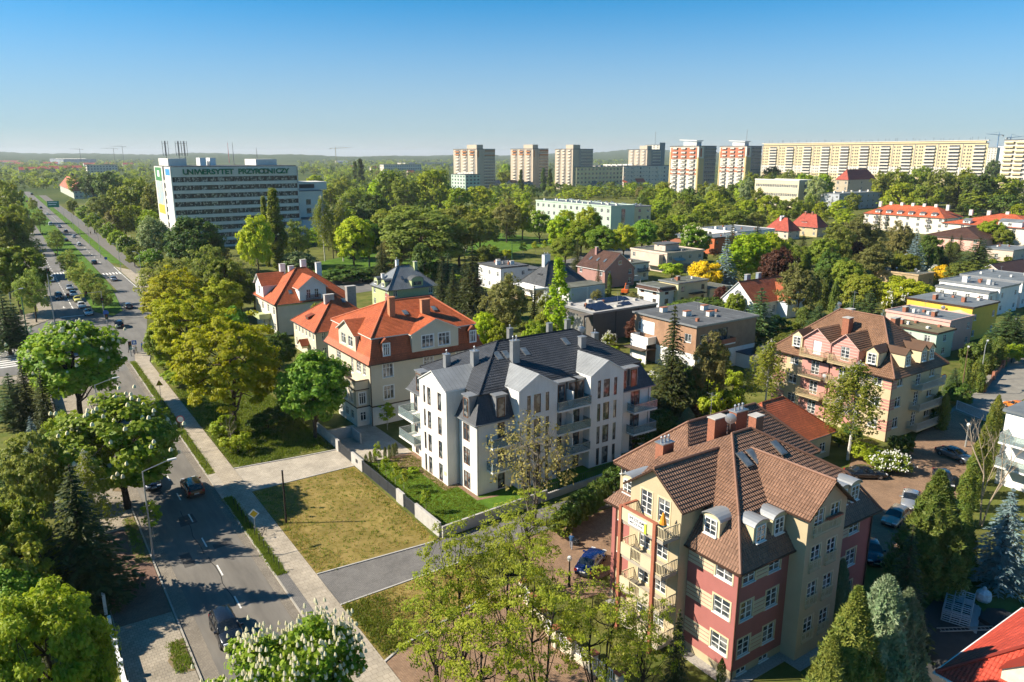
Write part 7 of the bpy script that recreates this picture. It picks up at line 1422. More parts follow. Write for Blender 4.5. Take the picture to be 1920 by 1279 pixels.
# far trees that show singly
Z = 'near the tower blocks'
for sp, x, yt, yb, w in (('far_bright', 812, 312, 398, 84), ('far_mid', 762, 330, 402, 60), ('far_mid_b', 735, 314, 395, 62), ('far_poplar', 676, 299, 352, 20), ('far_poplar', 666, 304, 350, 16), ('far_poplar', 977, 320, 372, 13), ('far_poplar', 1019, 316, 362, 14), ('far_poplar', 1031, 318, 364, 14), ('far_bright', 900, 345, 405, 62), ('far_bright', 862, 348, 410, 56), ('far_mid', 640, 330, 380, 44), ('far_spruce', 1085, 308, 350, 16), ('far_bright', 1070, 318, 350, 24), ('far_mid', 1135, 313, 346, 26), ('far_spruce', 1175, 316, 350, 14), ('far_mid', 945, 318, 350, 30), ('far_bright', 948, 305, 340, 24), ('far_mid', 996, 315, 350, 20), ('far_lime', 708, 335, 395, 40), ('far_bright', 590, 325, 372, 40), ('far_mid', 620, 345, 400, 50), ('far_mid_b', 660, 350, 410, 56)): T(sp, x, yt, yb, w, Z)
Z = 'before the red-panelled towers and the long yellow block'
for sp, x, yt, yb, w in (('far_dark', 1450, 302, 365, 40), ('far_olive', 1465, 318, 366, 40), ('far_mid', 1410, 315, 372, 30), ('far_bright', 1395, 330, 390, 40), ('far_mid', 1320, 335, 392, 34), ('far_pale', 1335, 340, 396, 30), ('far_mid', 1362, 348, 398, 34), ('far_dark', 1375, 335, 385, 36), ('far_bright', 1250, 345, 405, 56), ('far_mid_b', 1275, 352, 412, 50), ('far_mid', 1215, 345, 400, 40), ('far_olive', 1300, 360, 412, 50), ('far_bright', 1545, 318, 372, 40), ('far_mid', 1510, 318, 366, 40), ('far_pale', 1530, 325, 375, 44), ('far_dark', 1495, 315, 360, 26), ('far_mid', 1680, 308, 372, 60), ('far_mid_b', 1720, 304, 372, 64), ('far_olive', 1760, 310, 380, 60), ('far_mid', 1800, 308, 380, 66), ('far_dark', 1840, 312, 385, 66), ('far_bright', 1650, 330, 372, 30), ('far_mid', 1880, 320, 385, 70), ('far_olive', 1910, 330, 395, 60), ('far_bright', 1690, 335, 385, 60), ('far_mid', 1740, 338, 388, 60), ('far_olive', 1780, 340, 392, 60), ('far_bright', 1720, 350, 392, 40), ('far_mid', 1840, 350, 402, 66), ('far_dark', 1885, 355, 405, 56), ('far_bright', 1575, 368, 420, 46), ('far_spruce', 1560, 365, 405, 30), ('far_mid', 1600, 354, 388, 30), ('far_bright', 1665, 360, 398, 40), ('far_spruce', 1795, 340, 390, 30), ('far_mid', 1900, 300, 345, 40), ('far_dark', 1862, 290, 330, 30), ('far_spruce', 1820, 360, 402, 34), ('far_bright', 1912, 375, 420, 40)): T(sp, x, yt + 4, yb + (16 if x > 1480 and yb < 390 else 0), w, Z)
for sp, x, yt, yb, w in (('far_mid', 1438, 322, 384, 40), ('far_olive', 1475, 318, 380, 44), ('far_bright', 1505, 322, 384, 44), ('far_mid_b', 1535, 322, 386, 40), ('far_mid', 1655, 318, 388, 46), ('far_pale', 1400, 330, 392, 36), ('far_mid', 1345, 342, 398, 36), ('far_dark', 1290, 345, 404, 40), ('far_mid_b', 1240, 338, 396, 44)): T(sp, x, yt, yb, w, Z)
Z = 'around the office and the school'
for sp, x, yt, yb, w in (('far_bright', 1440, 362, 420, 56), ('far_mid', 1480, 368, 425, 50), ('far_bright', 1400, 372, 428, 50), ('far_mid', 1360, 378, 428, 56), ('far_bright', 1320, 378, 430, 50), ('far_olive', 1280, 382, 432, 54), ('far_bright', 1240, 372, 425, 56), ('far_mid', 1215, 385, 435, 40), ('far_mid', 1505, 372, 420, 40), ('far_bright', 1340, 355, 410, 40), ('far_mid', 1300, 395, 440, 50), ('far_bright', 1270, 400, 450, 46), ('far_mid_b', 1375, 392, 436, 50), ('far_dark', 1205, 362, 415, 30), ('far_mid', 1520, 360, 410, 26), ('far_bright', 1540, 375, 425, 34), ('far_mid', 1420, 350, 400, 30), ('far_bright', 1060, 390, 440, 40), ('far_mid', 1130, 385, 435, 40), ('far_olive', 1415, 395, 435, 44), ('far_bright', 1455, 392, 430, 40)): T(sp, x, yt, yb, w, Z)
# ------------------------------------------------------------------ more single trees filling the middle distance, kept off houses, roads and sight lines
FOOT = []
for o in list(COL.objects):
    if o.parent is None and o.type == 'EMPTY' and o.get('category') in ('building', 'house', 'school', 'university', 'apartment block', 'garage', 'pavilion', 'outbuilding'):
        pts = [(c.location.x + q[0], c.location.y + q[1]) for c in [] for q in c.bound_box]
        FOOT.append(o)
BOX = []
for c in COL.objects:
    if c.type == 'MESH' and c.parent in FOOT and ('wall' in c.name or 'roof' in c.name):
        bb = c.bound_box; p = c.parent.location; xs = [q[0] for q in bb]; ys = [q[1] for q in bb]
        BOX.append((p.x + min(xs), p.x + max(xs), p.y + min(ys), p.y + max(ys)))
PROT = [(288, 300, 558, 420), (556, 330, 602, 400), (848, 272, 930, 338), (955, 272, 1030, 332), (1040, 272, 1112, 332), (1178, 268, 1250, 318), (1255, 262, 1345, 352), (1348, 262, 1430, 338), (1428, 262, 1850, 322), (1414, 333, 1525, 376), (1540, 352, 1775, 376), (1003, 375, 1192, 432), (1165, 305, 1255, 332), (1610, 380, 1788, 438), (1838, 385, 1920, 440), (1435, 395, 1552, 438), (1305, 424, 1410, 475), (112, 338, 174, 366), (846, 325, 900, 354), (1568, 308, 1642, 350), (870, 435, 1045, 500), (1195, 455, 1320, 505), (570, 490, 720, 530), (30, 355, 300, 640), (905, 478, 1195, 600), (1767, 418, 1860, 460), (1340, 520, 1500, 620), (1060, 310, 1170, 330)]
rf = random.Random(9); nfill = 0
for _ in range(6000):
    if nfill >= 190: break
    px = rf.uniform(-20, 1940); pb = 318 + 190 * rf.random() ** 1.7
    x, y, _z = P(px, pb)
    if -38 < x < 3 and y > 60: continue
    h = rf.uniform(7, 13); w = h * rf.uniform(.7, .95)
    if any(a - w * .4 < x < b + w * .4 and c - w * .4 < y < d + w * .4 for a, b, c, d in BOX): continue
    if any((x - q[0]) ** 2 + (y - q[1]) ** 2 < (w * .5 + q[2]) ** 2 * .55 for q in BUSY): continue
    s = px_per_m(x, y); x0, x1, y0, y1 = px - w * s * .5, px + w * s * .5, pb - h * s, pb
    if any(x0 < c and x1 > a and y0 < d and y1 > b for a, b, c, d in PROT): continue
    sp = rf.choice(['far_mid', 'far_mid', 'far_bright', 'far_mid_b', 'far_olive', 'far_dark', 'far_bright', 'far_lime', 'far_brown', 'far_pale', 'far_spruce'])
    zone = 'left of the avenue' if x < -30 else 'behind the university' if px < 620 else 'in the wooded middle distance' if px < 1000 else 'around the office and the school' if px < 1560 else 'on the wooded slope at the right'
    tree_at(sp, x, y, h, w, zone); nfill += 1
# garden shrubs and small trees between the villas
nsh = 0
for _ in range(4000):
    if nsh >= 150: break
    px, pb = rf.uniform(820, 1900), 470 + 370 * rf.random() ** 1.2; x, y, _z = P(px, pb)
    if x < 2 or (px > 1690 and pb > 690 and px > 1500 + (pb - 690) * .4) or (920 < px < 1280 and pb < 545) or (x < 31 and y < 30): continue
    if px < 1330 and pb > 690 and x < 40: continue
    w = rf.uniform(1.8, 5.2); h = w * rf.uniform(.8, 1.25)
    if any(a - w * .45 < x < b + w * .45 and c - w * .45 < y < d + w * .45 for a, b, c, d in BOX): continue
    if any((x - q[0]) ** 2 + (y - q[1]) ** 2 < (w * .3 + q[2] * .6) ** 2 for q in BUSY): continue
    zone = 'between the villas right of the white apartment house' if px < 1420 else 'in the gardens on the right'
    tree_at(rf.choice(['green_shrub', 'dark_shrub', 'green_shrub', 'dark_shrub', 'white_shrub', 'gold_thuja', 'thuja_column', 'copper_tree', 'brown_tree', 'mid_tree', 'lime_tree']), x, y, h, w if w < 3.5 else w, zone); nsh += 1
# ------------------------------------------------------------------ woodland beyond, one mass, and the hills on the horizon
rng = np.random.default_rng(21); N = 6500
d = 420 * (13 ** rng.random(N)); ang = rng.uniform(-.66, .66, N) - YAW
X = CAM[0] + d * np.sin(ang) * 1.0; Y = CAM[1] + d * np.cos(ang)
keep = np.ones(N, bool)
keep &= ~((X > -40) & (X < 6) & (Y < 900))
for a, b_, c, e_ in BOX: keep &= ~((X > a - 8) & (X < b_ + 8) & (Y > c - 8) & (Y < e_ + 8))
for i in range(N):
    if not keep[i]: continue
    px, pb = proj(X[i], Y[i], 0); s = px_per_m(X[i], Y[i]); hh = 13 + d[i] * .0025
    if any(px - 7 * s < c_ and px + 7 * s > a_ and pb - hh * s < d_ and pb > b2 for a_, b2, c_, d_ in PROT): keep[i] = False
X, Y, d = X[keep], Y[keep], d[keep]; n = len(X); tone = rng.integers(0, 4, n)
for k, lf in enumerate(('mid', 'olive', 'dark', 'bright')):
    m = tone == k; sc = (1 + d[m] / 900)[:, None]; c = np.stack([X[m], Y[m], np.full(m.sum(), 5.0)], 1)
    cs = np.repeat(c, 5, 0); S = np.repeat(sc, 5, 0); off = rng.normal(size=cs.shape); off /= np.linalg.norm(off, axis=1, keepdims=True); cs = cs + off * np.array([3.2, 3.2, 2.8]) * np.sqrt(S); cs[:, 2] = np.maximum(cs[:, 2], 1)
    V, F = leaves(cs, 13, 2.3 * np.sqrt(S[:, 0]), 1.0, rng, (0, 0, -400), up=.9, out=.3, flat=.8)
    q = V.reshape(-1, 4, 3); ctr = q.mean(1, keepdims=True); ss = np.repeat(np.sqrt(S[:, 0]), 13)[:, None, None]; V = (ctr + (q - ctr) * ss).reshape(-1, 3)
    o = place('woodland', nmesh('woodland', V, F, [LF[lf]])); o['kind'] = 'stuff'; o['label'] = ['mid green', 'olive', 'dark green', 'bright green'][k] + ' tree mass of the far woodland'
hb = MB(); rh = random.Random(4); ns = 420; hs = [[0] * (ns + 1) for _ in range(4)]
for j, (dist, amp) in enumerate(((4200, 0), (6000, 36), (8500, 60), (11000, 0))):
    for i in range(ns + 1): t = i / ns; hs[j][i] = max(0, amp * (.72 + .22 * math.sin(t * 17 + j * 2) + .16 * math.sin(t * 41 + j) + .10 * math.sin(t * 97) + .13 * rh.random()) * (1.0 if j != 2 else (1.0 - .35 * t + .6 * math.exp(-((t - .6) / .08) ** 2) + .25 * math.exp(-((t - .08) / .1) ** 2))))
def hp(j, i):
    dist = (4200, 6000, 8500, 11000)[j]; a = -YAW + (-.85 + 1.7 * i / ns); return (CAM[0] + dist * math.sin(a), CAM[1] + dist * math.cos(a), hs[j][i] - .5)
for j in range(3):
    for i in range(ns): hb.poly([hp(j, i), hp(j, i + 1), hp(j + 1, i + 1), hp(j + 1, i)])
ho = hb.obj('hills', pm('wooded_hill', (.035, .062, .022), .95, .3, .012, col2=(.075, .10, .035), detail=10, spec=0), smooth=True); ho['kind'] = 'structure'
# ------------------------------------------------------------------ vehicles
TYRE = pm('tyre_rubber', (.02, .02, .02), .9); RIM = pm('alloy_rim', (.45, .45, .46), .35, .05, metal=.8); CARGL = glass('car_glass', (.012, .016, .02), .04, .02)
LAMPW = pm('headlamp', (.75, .77, .8), .15, .02, spec=.8); LAMPR = pm('tail_lamp', (.35, .01, .012), .25, .02, spec=.7); PLATE = pm('number_plate', (.7, .7, .68), .6); BLKP = pm('black_plastic', (.025, .025, .027), .6)
def paint(name, c, metal=.25):
    m = pm('car_paint_' + name, c, .25, .03, 3, metal=metal, spec=.6); m.node_tree.nodes['Principled BSDF'].inputs['Coat Weight'].default_value = .6; m.node_tree.nodes['Principled BSDF'].inputs['Coat Roughness'].default_value = .08
    return m
PAINT = dict(black=paint('black', (.012, .013, .017)), orange=paint('bronze_orange', (.30, .10, .03), .5), white=paint('white', (.72, .72, .70), 0), silver=paint('silver', (.48, .49, .50), .6), grey=paint('grey', (.13, .14, .15), .5), blue=paint('blue', (.010, .03, .15), .3), yellow=paint('yellow', (.62, .56, .10), 0), red=paint('red', (.35, .03, .02), .2), navy=paint('navy', (.015, .022, .045), .4), champagne=paint('champagne', (.36, .33, .29), .5), amber=paint('amber', (.55, .17, .02), .1))
KINDC = {  # length, width, roof height, belt, bonnet end, screen foot, screen top, rear top, rear foot
    'suv': (4.75, 1.92, 1.70, 1.08, 2.3, 1.02, .28, -1.95, -2.28), 'hatch': (4.2, 1.78, 1.48, .95, 2.0, .95, .25, -1.5, -2.0), 'sedan': (4.65, 1.82, 1.44, .95, 2.25, .95, .22, -1.0, -1.62), 'van': (5.1, 1.98, 2.0, 1.15, 2.4, 1.65, .95, -2.3, -2.48)}
_CAR = {}
def car_meshes(kind, pk):
    k = (kind, pk)
    if k in _CAR: return _CAR[k]
    L, W, H_, bz, bo, sf, stp, rt, rf_ = KINDC[kind]; hl = L / 2; w = W / 2; nose = bz - .22
    st = [(-hl, .80, .42, bz - .30), (-hl + .07, .92, .30, bz - .12), (-hl + .35, 1.0, .22, bz - .01), (rf_ + .5, 1.0, .2, bz), (-.4, 1.0, .2, bz), (sf, 1.0, .2, bz - .02), (sf + .5, .99, .2, bz - .07), (hl - .45, .96, .2, nose + .08), (hl - .12, .88, .26, nose - .02), (hl, .74, .36, nose - .18)]
    b = MB(); prof = lambda y, f, z0, z1: [(0, y, z0), (w * f * .86, y, z0), (w * f * .985, y, z0 + .14), (w * f, y, (z0 + z1) * .52), (w * f * .975, y, z1 - .10), (w * f * .88, y, z1), (0, y, z1 + .035)]
    sec = [prof(*s) for s in st]
    for A, B in zip(sec, sec[1:]):
        for i in range(len(A) - 1):
            for sx in (1, -1):
                q = [(p[0] * sx, p[1], p[2]) for p in (A[i], A[i + 1], B[i + 1], B[i])]; b.poly(q if sx < 0 else q[::-1])
    for A, s in ((sec[0], 1), (sec[-1], -1)):
        q = A + [(-p[0], p[1], p[2]) for p in A[-2:0:-1]]; b.poly(q if s > 0 else q[::-1])
    body = b.mesh('body', [PAINT[pk]]); body.polygons.foreach_set('use_smooth', [True] * len(body.polygons))
    g = MB(); r = MB(); wb, wt = w * .89, w * .72; zr = H_
    def gsec(y, f):
        zt = bz - .02 + (zr - bz) * min(f, 1.04); wtp = wb + (wt - wb) * min(f, 1)
        return [(wb, y, bz - .03), (wb + (wtp - wb) * .86 if f else wb * .97, y, bz - .03 + (zt - bz) * .84 + (0 if f else .01)), (wtp * .84, y, zt - .015), (0, y, zt + (.03 if f else .02))]
    gs = [(rf_, 0), (rt, .93), (rt + .35, 1.0), ((rt + stp) / 2, 1.04), (stp - .3, 1.02), (stp, .95), (sf, 0)]; G_ = [gsec(*q) for q in gs]
    for k in range(len(G_) - 1):
        solid = gs[k][1] > 0 and gs[k + 1][1] > 0
        for i in range(3):
            for sx in (1, -1):
                q = [(p[0] * sx, p[1], p[2]) for p in (G_[k][i], G_[k][i + 1], G_[k + 1][i + 1], G_[k + 1][i])]; (r if solid and i else g).poly(q if sx < 0 else q[::-1])
    gl = g.mesh('windows', [CARGL]); t_ = .04
    for sx in (-1, 1):
        for A, B in ((G_[0], G_[1]), (G_[6], G_[5])): r.tube((A[0][0] * sx, A[0][1], A[0][2]), (B[1][0] * sx, B[1][1], B[1][2]), t_, t_, 4)
        r.tube((sx * wb, -.3, bz), (sx * G_[3][1][0], -.35, G_[3][1][2]), t_, t_, 4); r.tube((sx * wb, -1.25, bz), (sx * G_[3][1][0], -1.25, G_[3][1][2]), t_, t_, 4) if kind != 'sedan' else None
    roofm = r.mesh('roof', [PAINT[pk]]); [m_.polygons.foreach_set('use_smooth', [True] * len(m_.polygons)) for m_ in (gl, roofm)]
    wr = .34 if kind != 'suv' else .37
    wm = MB().lathe((0, 0, 0), [(wr * .6, -.11), (wr * .95, -.11), (wr, -.07), (wr, .07), (wr * .95, .11), (wr * .6, .11), (wr * .6, -.11)], 16).mesh('tyre', [TYRE]); rm_ = MB().lathe((0, 0, 0), [(0, .09), (wr * .25, .1), (wr * .6, .08), (wr * .6, -.08), (0, -.08)], 10).mesh('rim', [RIM])
    hm = MB().box(-.2, .2, -.05, .07, -.07, .09).mesh('headlight', [LAMPW]); tm = MB().box(-.14, .14, -.06, .04, -.14, .12).mesh('taillight', [LAMPR]); pl = MB().box(-.26, .26, -.015, .015, -.06, .06).mesh('number_plate', [PLATE]); mi = MB().box(-.11, .11, -.06, .06, -.07, .08).mesh('mirror', [PAINT[pk]]); bp = MB().box(-w * .8, w * .8, -.08, .06, 0, .2).mesh('bumper', [BLKP])
    _CAR[k] = (body, gl, roofm, wm, rm_, hm, tm, pl, mi, bp, wr, nose, bz)
    return _CAR[k]
def car(label, x, y, heading, kind, pk, group=None, z=.02, full=True, name='car'):
    L, W, H_, bz, bo, sf, stp, rt, rf_ = KINDC[kind]; hl = L / 2; w = W / 2; m = car_meshes(kind, pk); body, gl, rfm, wm, rm_, hm, tm, pl, mi, bp, wr, nose, _b = m
    e = thing(name, label, 'van' if kind == 'van' else 'car', (x, y, z), heading, group)
    place('body', body, e); place('windows', gl, e); place('roof', rfm, e)
    for sx in (-1, 1):
        for yy in (hl - .85, -hl + .85):
            o = place('wheel', wm, e, (sx * (w - .1), yy, wr)); o.rotation_euler = (0, math.pi / 2, 0)
            if full: place('rim', rm_, o)
        place('headlight', hm, e, (sx * (w * .62), hl - .1, nose - .1)); place('taillight', tm, e, (sx * w * .78, -hl + .06, bz - .22))
        if full: place('mirror', mi, e, (sx * (w + .08), sf - .25, bz + .05))
    if full: place('number_plate', pl, e, (0, -hl - .01, .62)); place('number_plate', pl, e, (0, hl + .01, .45)); place('bumper', bp, e, (0, -hl + .0, .3)); place('bumper', bp, e, (0, hl - .02, .22))
    return e
def carp(label, px, py, heading, kind, pk, group=None, full=True): x, y, _ = P(px, py); return car(label, x, y, heading, kind, pk, group, full=full)
TO, AW = math.pi, 0.0
car('black sport utility car driving towards the camera on the near road', -30.3, -10.4, TO, 'suv', 'black')
car('bronze-orange sport utility car driving away beside the driveway', -26.7, 19.8, AW, 'suv', 'orange')
car('dark car half hidden behind the kerbside chestnut', -30.4, 24.5, TO, 'sedan', 'navy')
car('silver car parked behind the white gate left of the road', -41.6, 2.2, -1.4, 'hatch', 'silver')
carp('black sport utility car crossing the junction away from the camera', 224, 613, AW - .1, 'suv', 'black'); carp('silver-grey car entering the right carriageway past the junction', 241, 578, AW, 'hatch', 'grey')
Q = 'cars queuing at the lights'
for lab, px, py, k, c in (('pale silver car first in the queue at the stop line', 166, 590, 'sedan', 'silver'), ('white car second in the queue behind the pale silver car', 153.5, 577, 'hatch', 'white'), ('yellow car third in the queue at the lights', 146, 565, 'sedan', 'yellow'), ('white car right behind the yellow car', 138, 555, 'hatch', 'white'), ('silver car last of the queue at the lights', 131, 543, 'sedan', 'silver'), ('dark blue car in the outer lane beside the queue', 111, 560, 'suv', 'navy'), ('white car approaching the queue in the outer lane', 95, 528, 'suv', 'white')): carp(lab, px, py, TO, k, c, Q)
Q = 'cars on the right carriageway'
for lab, px, py, k, c in (('silver-grey car nearest the crossing on the right carriageway', 213, 526, 'sedan', 'silver'), ('dark blue car beside the median bushes', 177, 495, 'hatch', 'navy'), ('white car on the right carriageway beside the verge', 149, 461, 'hatch', 'white'), ('dark car ahead of the white one on the right carriageway', 124, 453, 'sedan', 'black'), ('small dark car farther up the right carriageway', 124, 436, 'hatch', 'navy'), ('white van farther up the right carriageway', 95, 423, 'van', 'white'), ('white car beyond the white van', 89, 403, 'sedan', 'white'), ('dark car near the direction sign', 77, 391, 'hatch', 'black'), ('red car far up the avenue', 62, 378, 'hatch', 'red'), ('second red car far up the avenue, left of the first', 51, 379, 'hatch', 'red'), ('white car far up the avenue', 37, 367, 'hatch', 'white'), ('white van leading the far traffic', 30, 361, 'van', 'white'), ('silver car farthest up the avenue beside the white van', 36, 361, 'hatch', 'silver'), ('silver car between the two red cars far up the avenue', 56, 384, 'sedan', 'silver'), ('red car following the white van far up the avenue', 84, 413, 'hatch', 'red'), ('silver car passing the median trees', 112, 427, 'sedan', 'silver'), ('white car passing the cycle path bend', 139, 446, 'hatch', 'white'), ('dark car far up the avenue between the red and the white ones', 45, 371, 'sedan', 'black')): carp(lab, px, py, AW, k, c, Q, full=False)
carp('dark van far up the avenue', 60, 366, AW, 'van', 'black', full=False)
carp('blue car parked beside the lamp behind the striped house', 1108, 1062, -1.05, 'sedan', 'blue')
Q = 'cars parked in the brown yard'
for lab, px, py, hd, k, c in (('dark grey car in the yard near the gate', 1790, 860, 2.95, 'sedan', 'grey'), ('black car parked by the corner of the striped house roof', 1622, 895, -2.2, 'sedan', 'black'), ('silver car parked beside the tallest thuja', 1706, 945, 2.0, 'sedan', 'silver'), ('champagne car parked next to the silver one', 1678, 978, 1.75, 'hatch', 'champagne'), ('dark blue car in the shade of the striped house', 1633, 1042, 2.3, 'sedan', 'navy'), ('dark blue car mostly behind the thuja hedge', 1768, 905, 2.2, 'sedan', 'navy')): carp(lab, px, py, hd, k, c, Q)
carp('orange hatchback parked on the side street at the right', 1906, 768, -.5, 'hatch', 'amber')
# ------------------------------------------------------------------ street furniture
GALV = pm('galvanised_pole', (.40, .41, .40), .5, .08, metal=.5); GREENP = pm('green_tram_pole', (.05, .16, .08), .6); DKPOLE = pm('dark_timber_pole', (.035, .025, .018), .9); RUSTP = pm('rusty_pole', (.16, .10, .06), .9)
def lamp(label, x, y, h, ang, arm=2.2, mat=None, name='street_lamp', group=None):
    e = thing(name, label, 'street lamp', (x, y, 0), ang, group); m = mat or GALV
    MB().tube((0, 0, 0), (0, 0, h), .10, .06, 8).obj('pole', m, e); MB().tube((0, 0, 0), (0, 0, .9), .13, n=8).obj('base', m, e)
    if arm: MB().tube((0, 0, h - .03), (arm, 0, h + .5), .05, .045, 6).obj('arm', m, e); MB().box(arm - .1, arm + .7, -.14, .14, h + .42, h + .56).obj('lamp_head', pm('lamp_housing', (.6, .6, .58), .5), e)
    else: MB().lathe((0, 0, h), [(.0, 0), (.16, .05), (.24, .3), (.12, .5), (0, .52)], 10).obj('lamp_head', pm('opal_globe', (.8, .8, .78), .3), e)
    return e
def hp_(px, pb, pt): x, y, _ = P(px, pb); return x, y, height_at(x, y, pt)
lamp('tall curved street lamp beside the near road at the sapling', *hp_(288, 1048, 884), .1, 2.4)
lamp('street lamp rising between the two roadside chestnuts', *hp_(196, 852, 722), .1, 2.2)
lamp('street lamp at the left edge before the crossing', *hp_(32, 642, 549), .5, 2.2)
lamp('small dark lamp post with globe beside the parked blue car', *hp_(1067, 1100, 1052), 0, 0, DARKM)
lamp('small globe lamp post beside the dark grey car in the yard', *hp_(1810, 838, 800), 0, 0, GALV)
lamp('street lamp on the side street beside the clipped round shrubs', *hp_(1838, 712, 648), 0.3, 1.8); lamp('farther street lamp on the side street at the right edge', *hp_(1894, 655, 606), 0.3, 1.8)
lamp('leaning timber pole with lamp on the side street corner', *hp_(1802, 740, 660), .4, 1.5, RUSTP)
lamp('bare concrete lamp post behind the brick house', *hp_(1430, 640, 585), 2.6, 1.0, CONC); lamp('lamp post beside the yellow-cream house', *hp_(1199, 560, 520), 2.6, .8, CONC)
for i, (px, pb, pt) in enumerate(((151, 447, 408), (169, 462, 420), (189, 484, 440), (227, 509, 460), (267, 531, 475), (138, 432, 400), (121, 415, 390))): lamp('LAMP|slender lamp post along the cycle path', *hp_(px, pb, pt), 2.6, 1.2, group='lamp posts along the cycle path')
for lab, px, pb, pt in (('green mast in the park behind the green villa', 693, 520, 487), ('green mast by the park road, left of the sapling row', 841, 500, 475), ('green mast on the park lawn edge', 960, 490, 455), ('green mast near the twin red roofs', 1549, 412, 390), ('green mast at the crossing left of the avenue', 52, 632, 558), ('green mast among the trees before the university', 300, 555, 520)):
    x, y, h = hp_(px, pb, pt); e = thing('mast', lab, 'mast', (x, y, 0)); MB().tube((0, 0, 0), (0, 0, h), .14, .09, 8).obj('pole', GREENP, e); MB().lathe((0, 0, h), [(.12, 0), (0, .15)], 8).obj('cap', GREENP, e)
x, y, h = hp_(537, 982, 883); e = thing('timber_pole', 'bare dark timber pole standing on the dry lawn', 'pole', (x, y, 0)); MB().tube((0, 0, 0), (0, 0, h), .11, .09, 8).obj('pole', DKPOLE, e); MB().box(-.1, .1, -.1, .1, h, h + .04).obj('cap', DARKM, e)
# traffic lights
SIGB = pm('signal_black', (.018, .018, .02), .6); SR = pm('red_lens', (.3, .02, .02), .3); SA = pm('amber_lens', (.4, .2, .02), .3)
def signal_head(parent, x, y, z, rz=0):
    o = MB().box(-.17, .17, -.12, .12, -.5, .5).box(-.3, .3, .06, .09, -.62, .62).obj('signal_head', SIGB, parent, (x, y, z), rz)
    for k, m in ((.3, SR), (0, SA), (-.3, pm('green_lens', (.02, .3, .1), .3))): MB().lathe((0, 0, 0), [(0, 0), (.11, 0), (.11, .03)], 10).obj('lens', m, o, (0, -.13, k)).rotation_euler = (math.pi / 2, 0, 0)
def signal(label, px, pb, pt, arm=0, heads=()):
    x, y, h = hp_(px, pb, pt); e = thing('traffic_light', label, 'traffic light', (x, y, 0)); MB().tube((0, 0, 0), (0, 0, h), .11, .08, 8).obj('pole', GALV, e)
    if arm: MB().tube((0, 0, h - .1), (arm, 0, h - .2), .07, .05, 6).obj('arm', GALV, e)
    for u, z in heads: signal_head(e, u, -.18, h + z)
    return e
signal('gantry of signal heads reaching over the queuing cars', 196, 596, 546, -7.2, ((-3.2, -.3), (-6.9, -.4), (.0, -2.2))); signal('tall signal mast left of the queuing cars', 103, 608, 500, 0, ((.2, -1.0),)); signal('signal post with crossing sign beside the pedestrians', 246, 668, 642, 0, ((0, -.4),)); signal('low signal post at the median tip', 202, 612, 592, 0, ((0, -.2),))
signal('signal gantry farther up the avenue', 108, 492, 476, -4.0, ((-.2, -.3), (-3.8, -.3)))
# road signs
def sign(label, px, pb, pt, shape, mats, size=.9, face=0.6):
    x, y, h = hp_(px, pb, pt); e = thing('road_sign', label, 'road sign', (x, y, 0), -YAW * 0 + face); MB().tube((0, 0, 0), (0, 0, h), .035).obj('post', GALV, e); r = size / 2; zc = h - r
    n = {'tri': 3, 'round': 20, 'diamond': 4, 'square': 4}[shape]; a0 = {'tri': math.pi / 2, 'round': 0, 'diamond': 0, 'square': math.pi / 4}[shape]; rr_ = r * (1.35 if shape == 'square' else 1.12)
    for k, (m, f) in enumerate(mats):
        b = MB(); pts = [(rr_ * f * math.cos(a0 + 2 * math.pi * i / n), rr_ * f * math.sin(a0 + 2 * math.pi * i / n)) for i in range(n)]; yy = -.045 - .006 * k
        b.poly([(p[0], yy, zc + p[1]) for p in pts]); b.poly([(p[0], yy + .015, zc + p[1]) for p in pts][::-1])
        for i in range(n): p, q = pts[i], pts[(i + 1) % n]; b.poly([(p[0], yy, zc + p[1]), (p[0], yy + .015, zc + p[1]), (q[0], yy + .015, zc + q[1]), (q[0], yy, zc + q[1])])
        b.obj('plate', m, e)
    return e
SY = pm('sign_yellow', (.72, .45, .02), .5); SRD = pm('sign_red', (.5, .03, .03), .5); SW = pm('sign_white', (.78, .78, .76), .5); SBL = pm('sign_blue', (.02, .12, .42), .5); SGN = pm('sign_green', (.01, .22, .16), .5); SBK = pm('sign_black', (.02, .02, .02), .6)
F_ = -.35
s1 = sign('yellow triangular warning sign on the verge beside the footpath', 303, 755, 713, 'tri', ((SRD, 1), (SY, .82)), 1.1, F_); sign('round prohibition sign with red rim above the verge', 341, 812, 780, 'round', ((SRD, 1), (SW, .8)), .95, F_); sign('yellow diamond priority sign on the grass verge', 479, 998, 955, 'diamond', ((SW, 1), (SY, .72)), 1.0, F_)
sign('round blue direction sign at the tip of the median', 201, 605, 582, 'round', ((SBL, 1),), 1.1, F_); sign('square blue pedestrian crossing sign by the signal post', 254, 662, 638, 'square', ((SBL, 1), (SW, .5)), .9, F_); sign('round speed limit sign on the side street corner', 1765, 740, 702, 'round', ((SRD, 1), (SW, .78)), .9, F_); sign('round blue sign on the verge of the right carriageway', 200, 497, 482, 'round', ((SBL, 1),), .9, F_)
so = sign('square yellow panel sign by the park road', 1012, 545, 484 + 18, 'square', ((SY, 1),), 1.4, F_)
x, y, h = hp_(102, 398, 377); e = thing('direction_sign', 'large green direction sign above the cycle path end', 'road sign', (x, y, 0), F_); [MB().tube((u, 0, 0), (u, 0, h), .12).obj('post', GALV, e) for u in (-2.5, 2.5)]; MB().box(-3.6, 3.6, -.2, -.12, h - 4.2, h).obj('panel', SGN, e); MB().box(-3.0, 2.6, -.23, -.2, h - 1.2, h - .7).obj('stripe', SW, e); MB().box(-3.0, 1.8, -.23, -.2, h - 2.6, h - 2.1).obj('stripe', SW, e)
rs = random.Random(8)
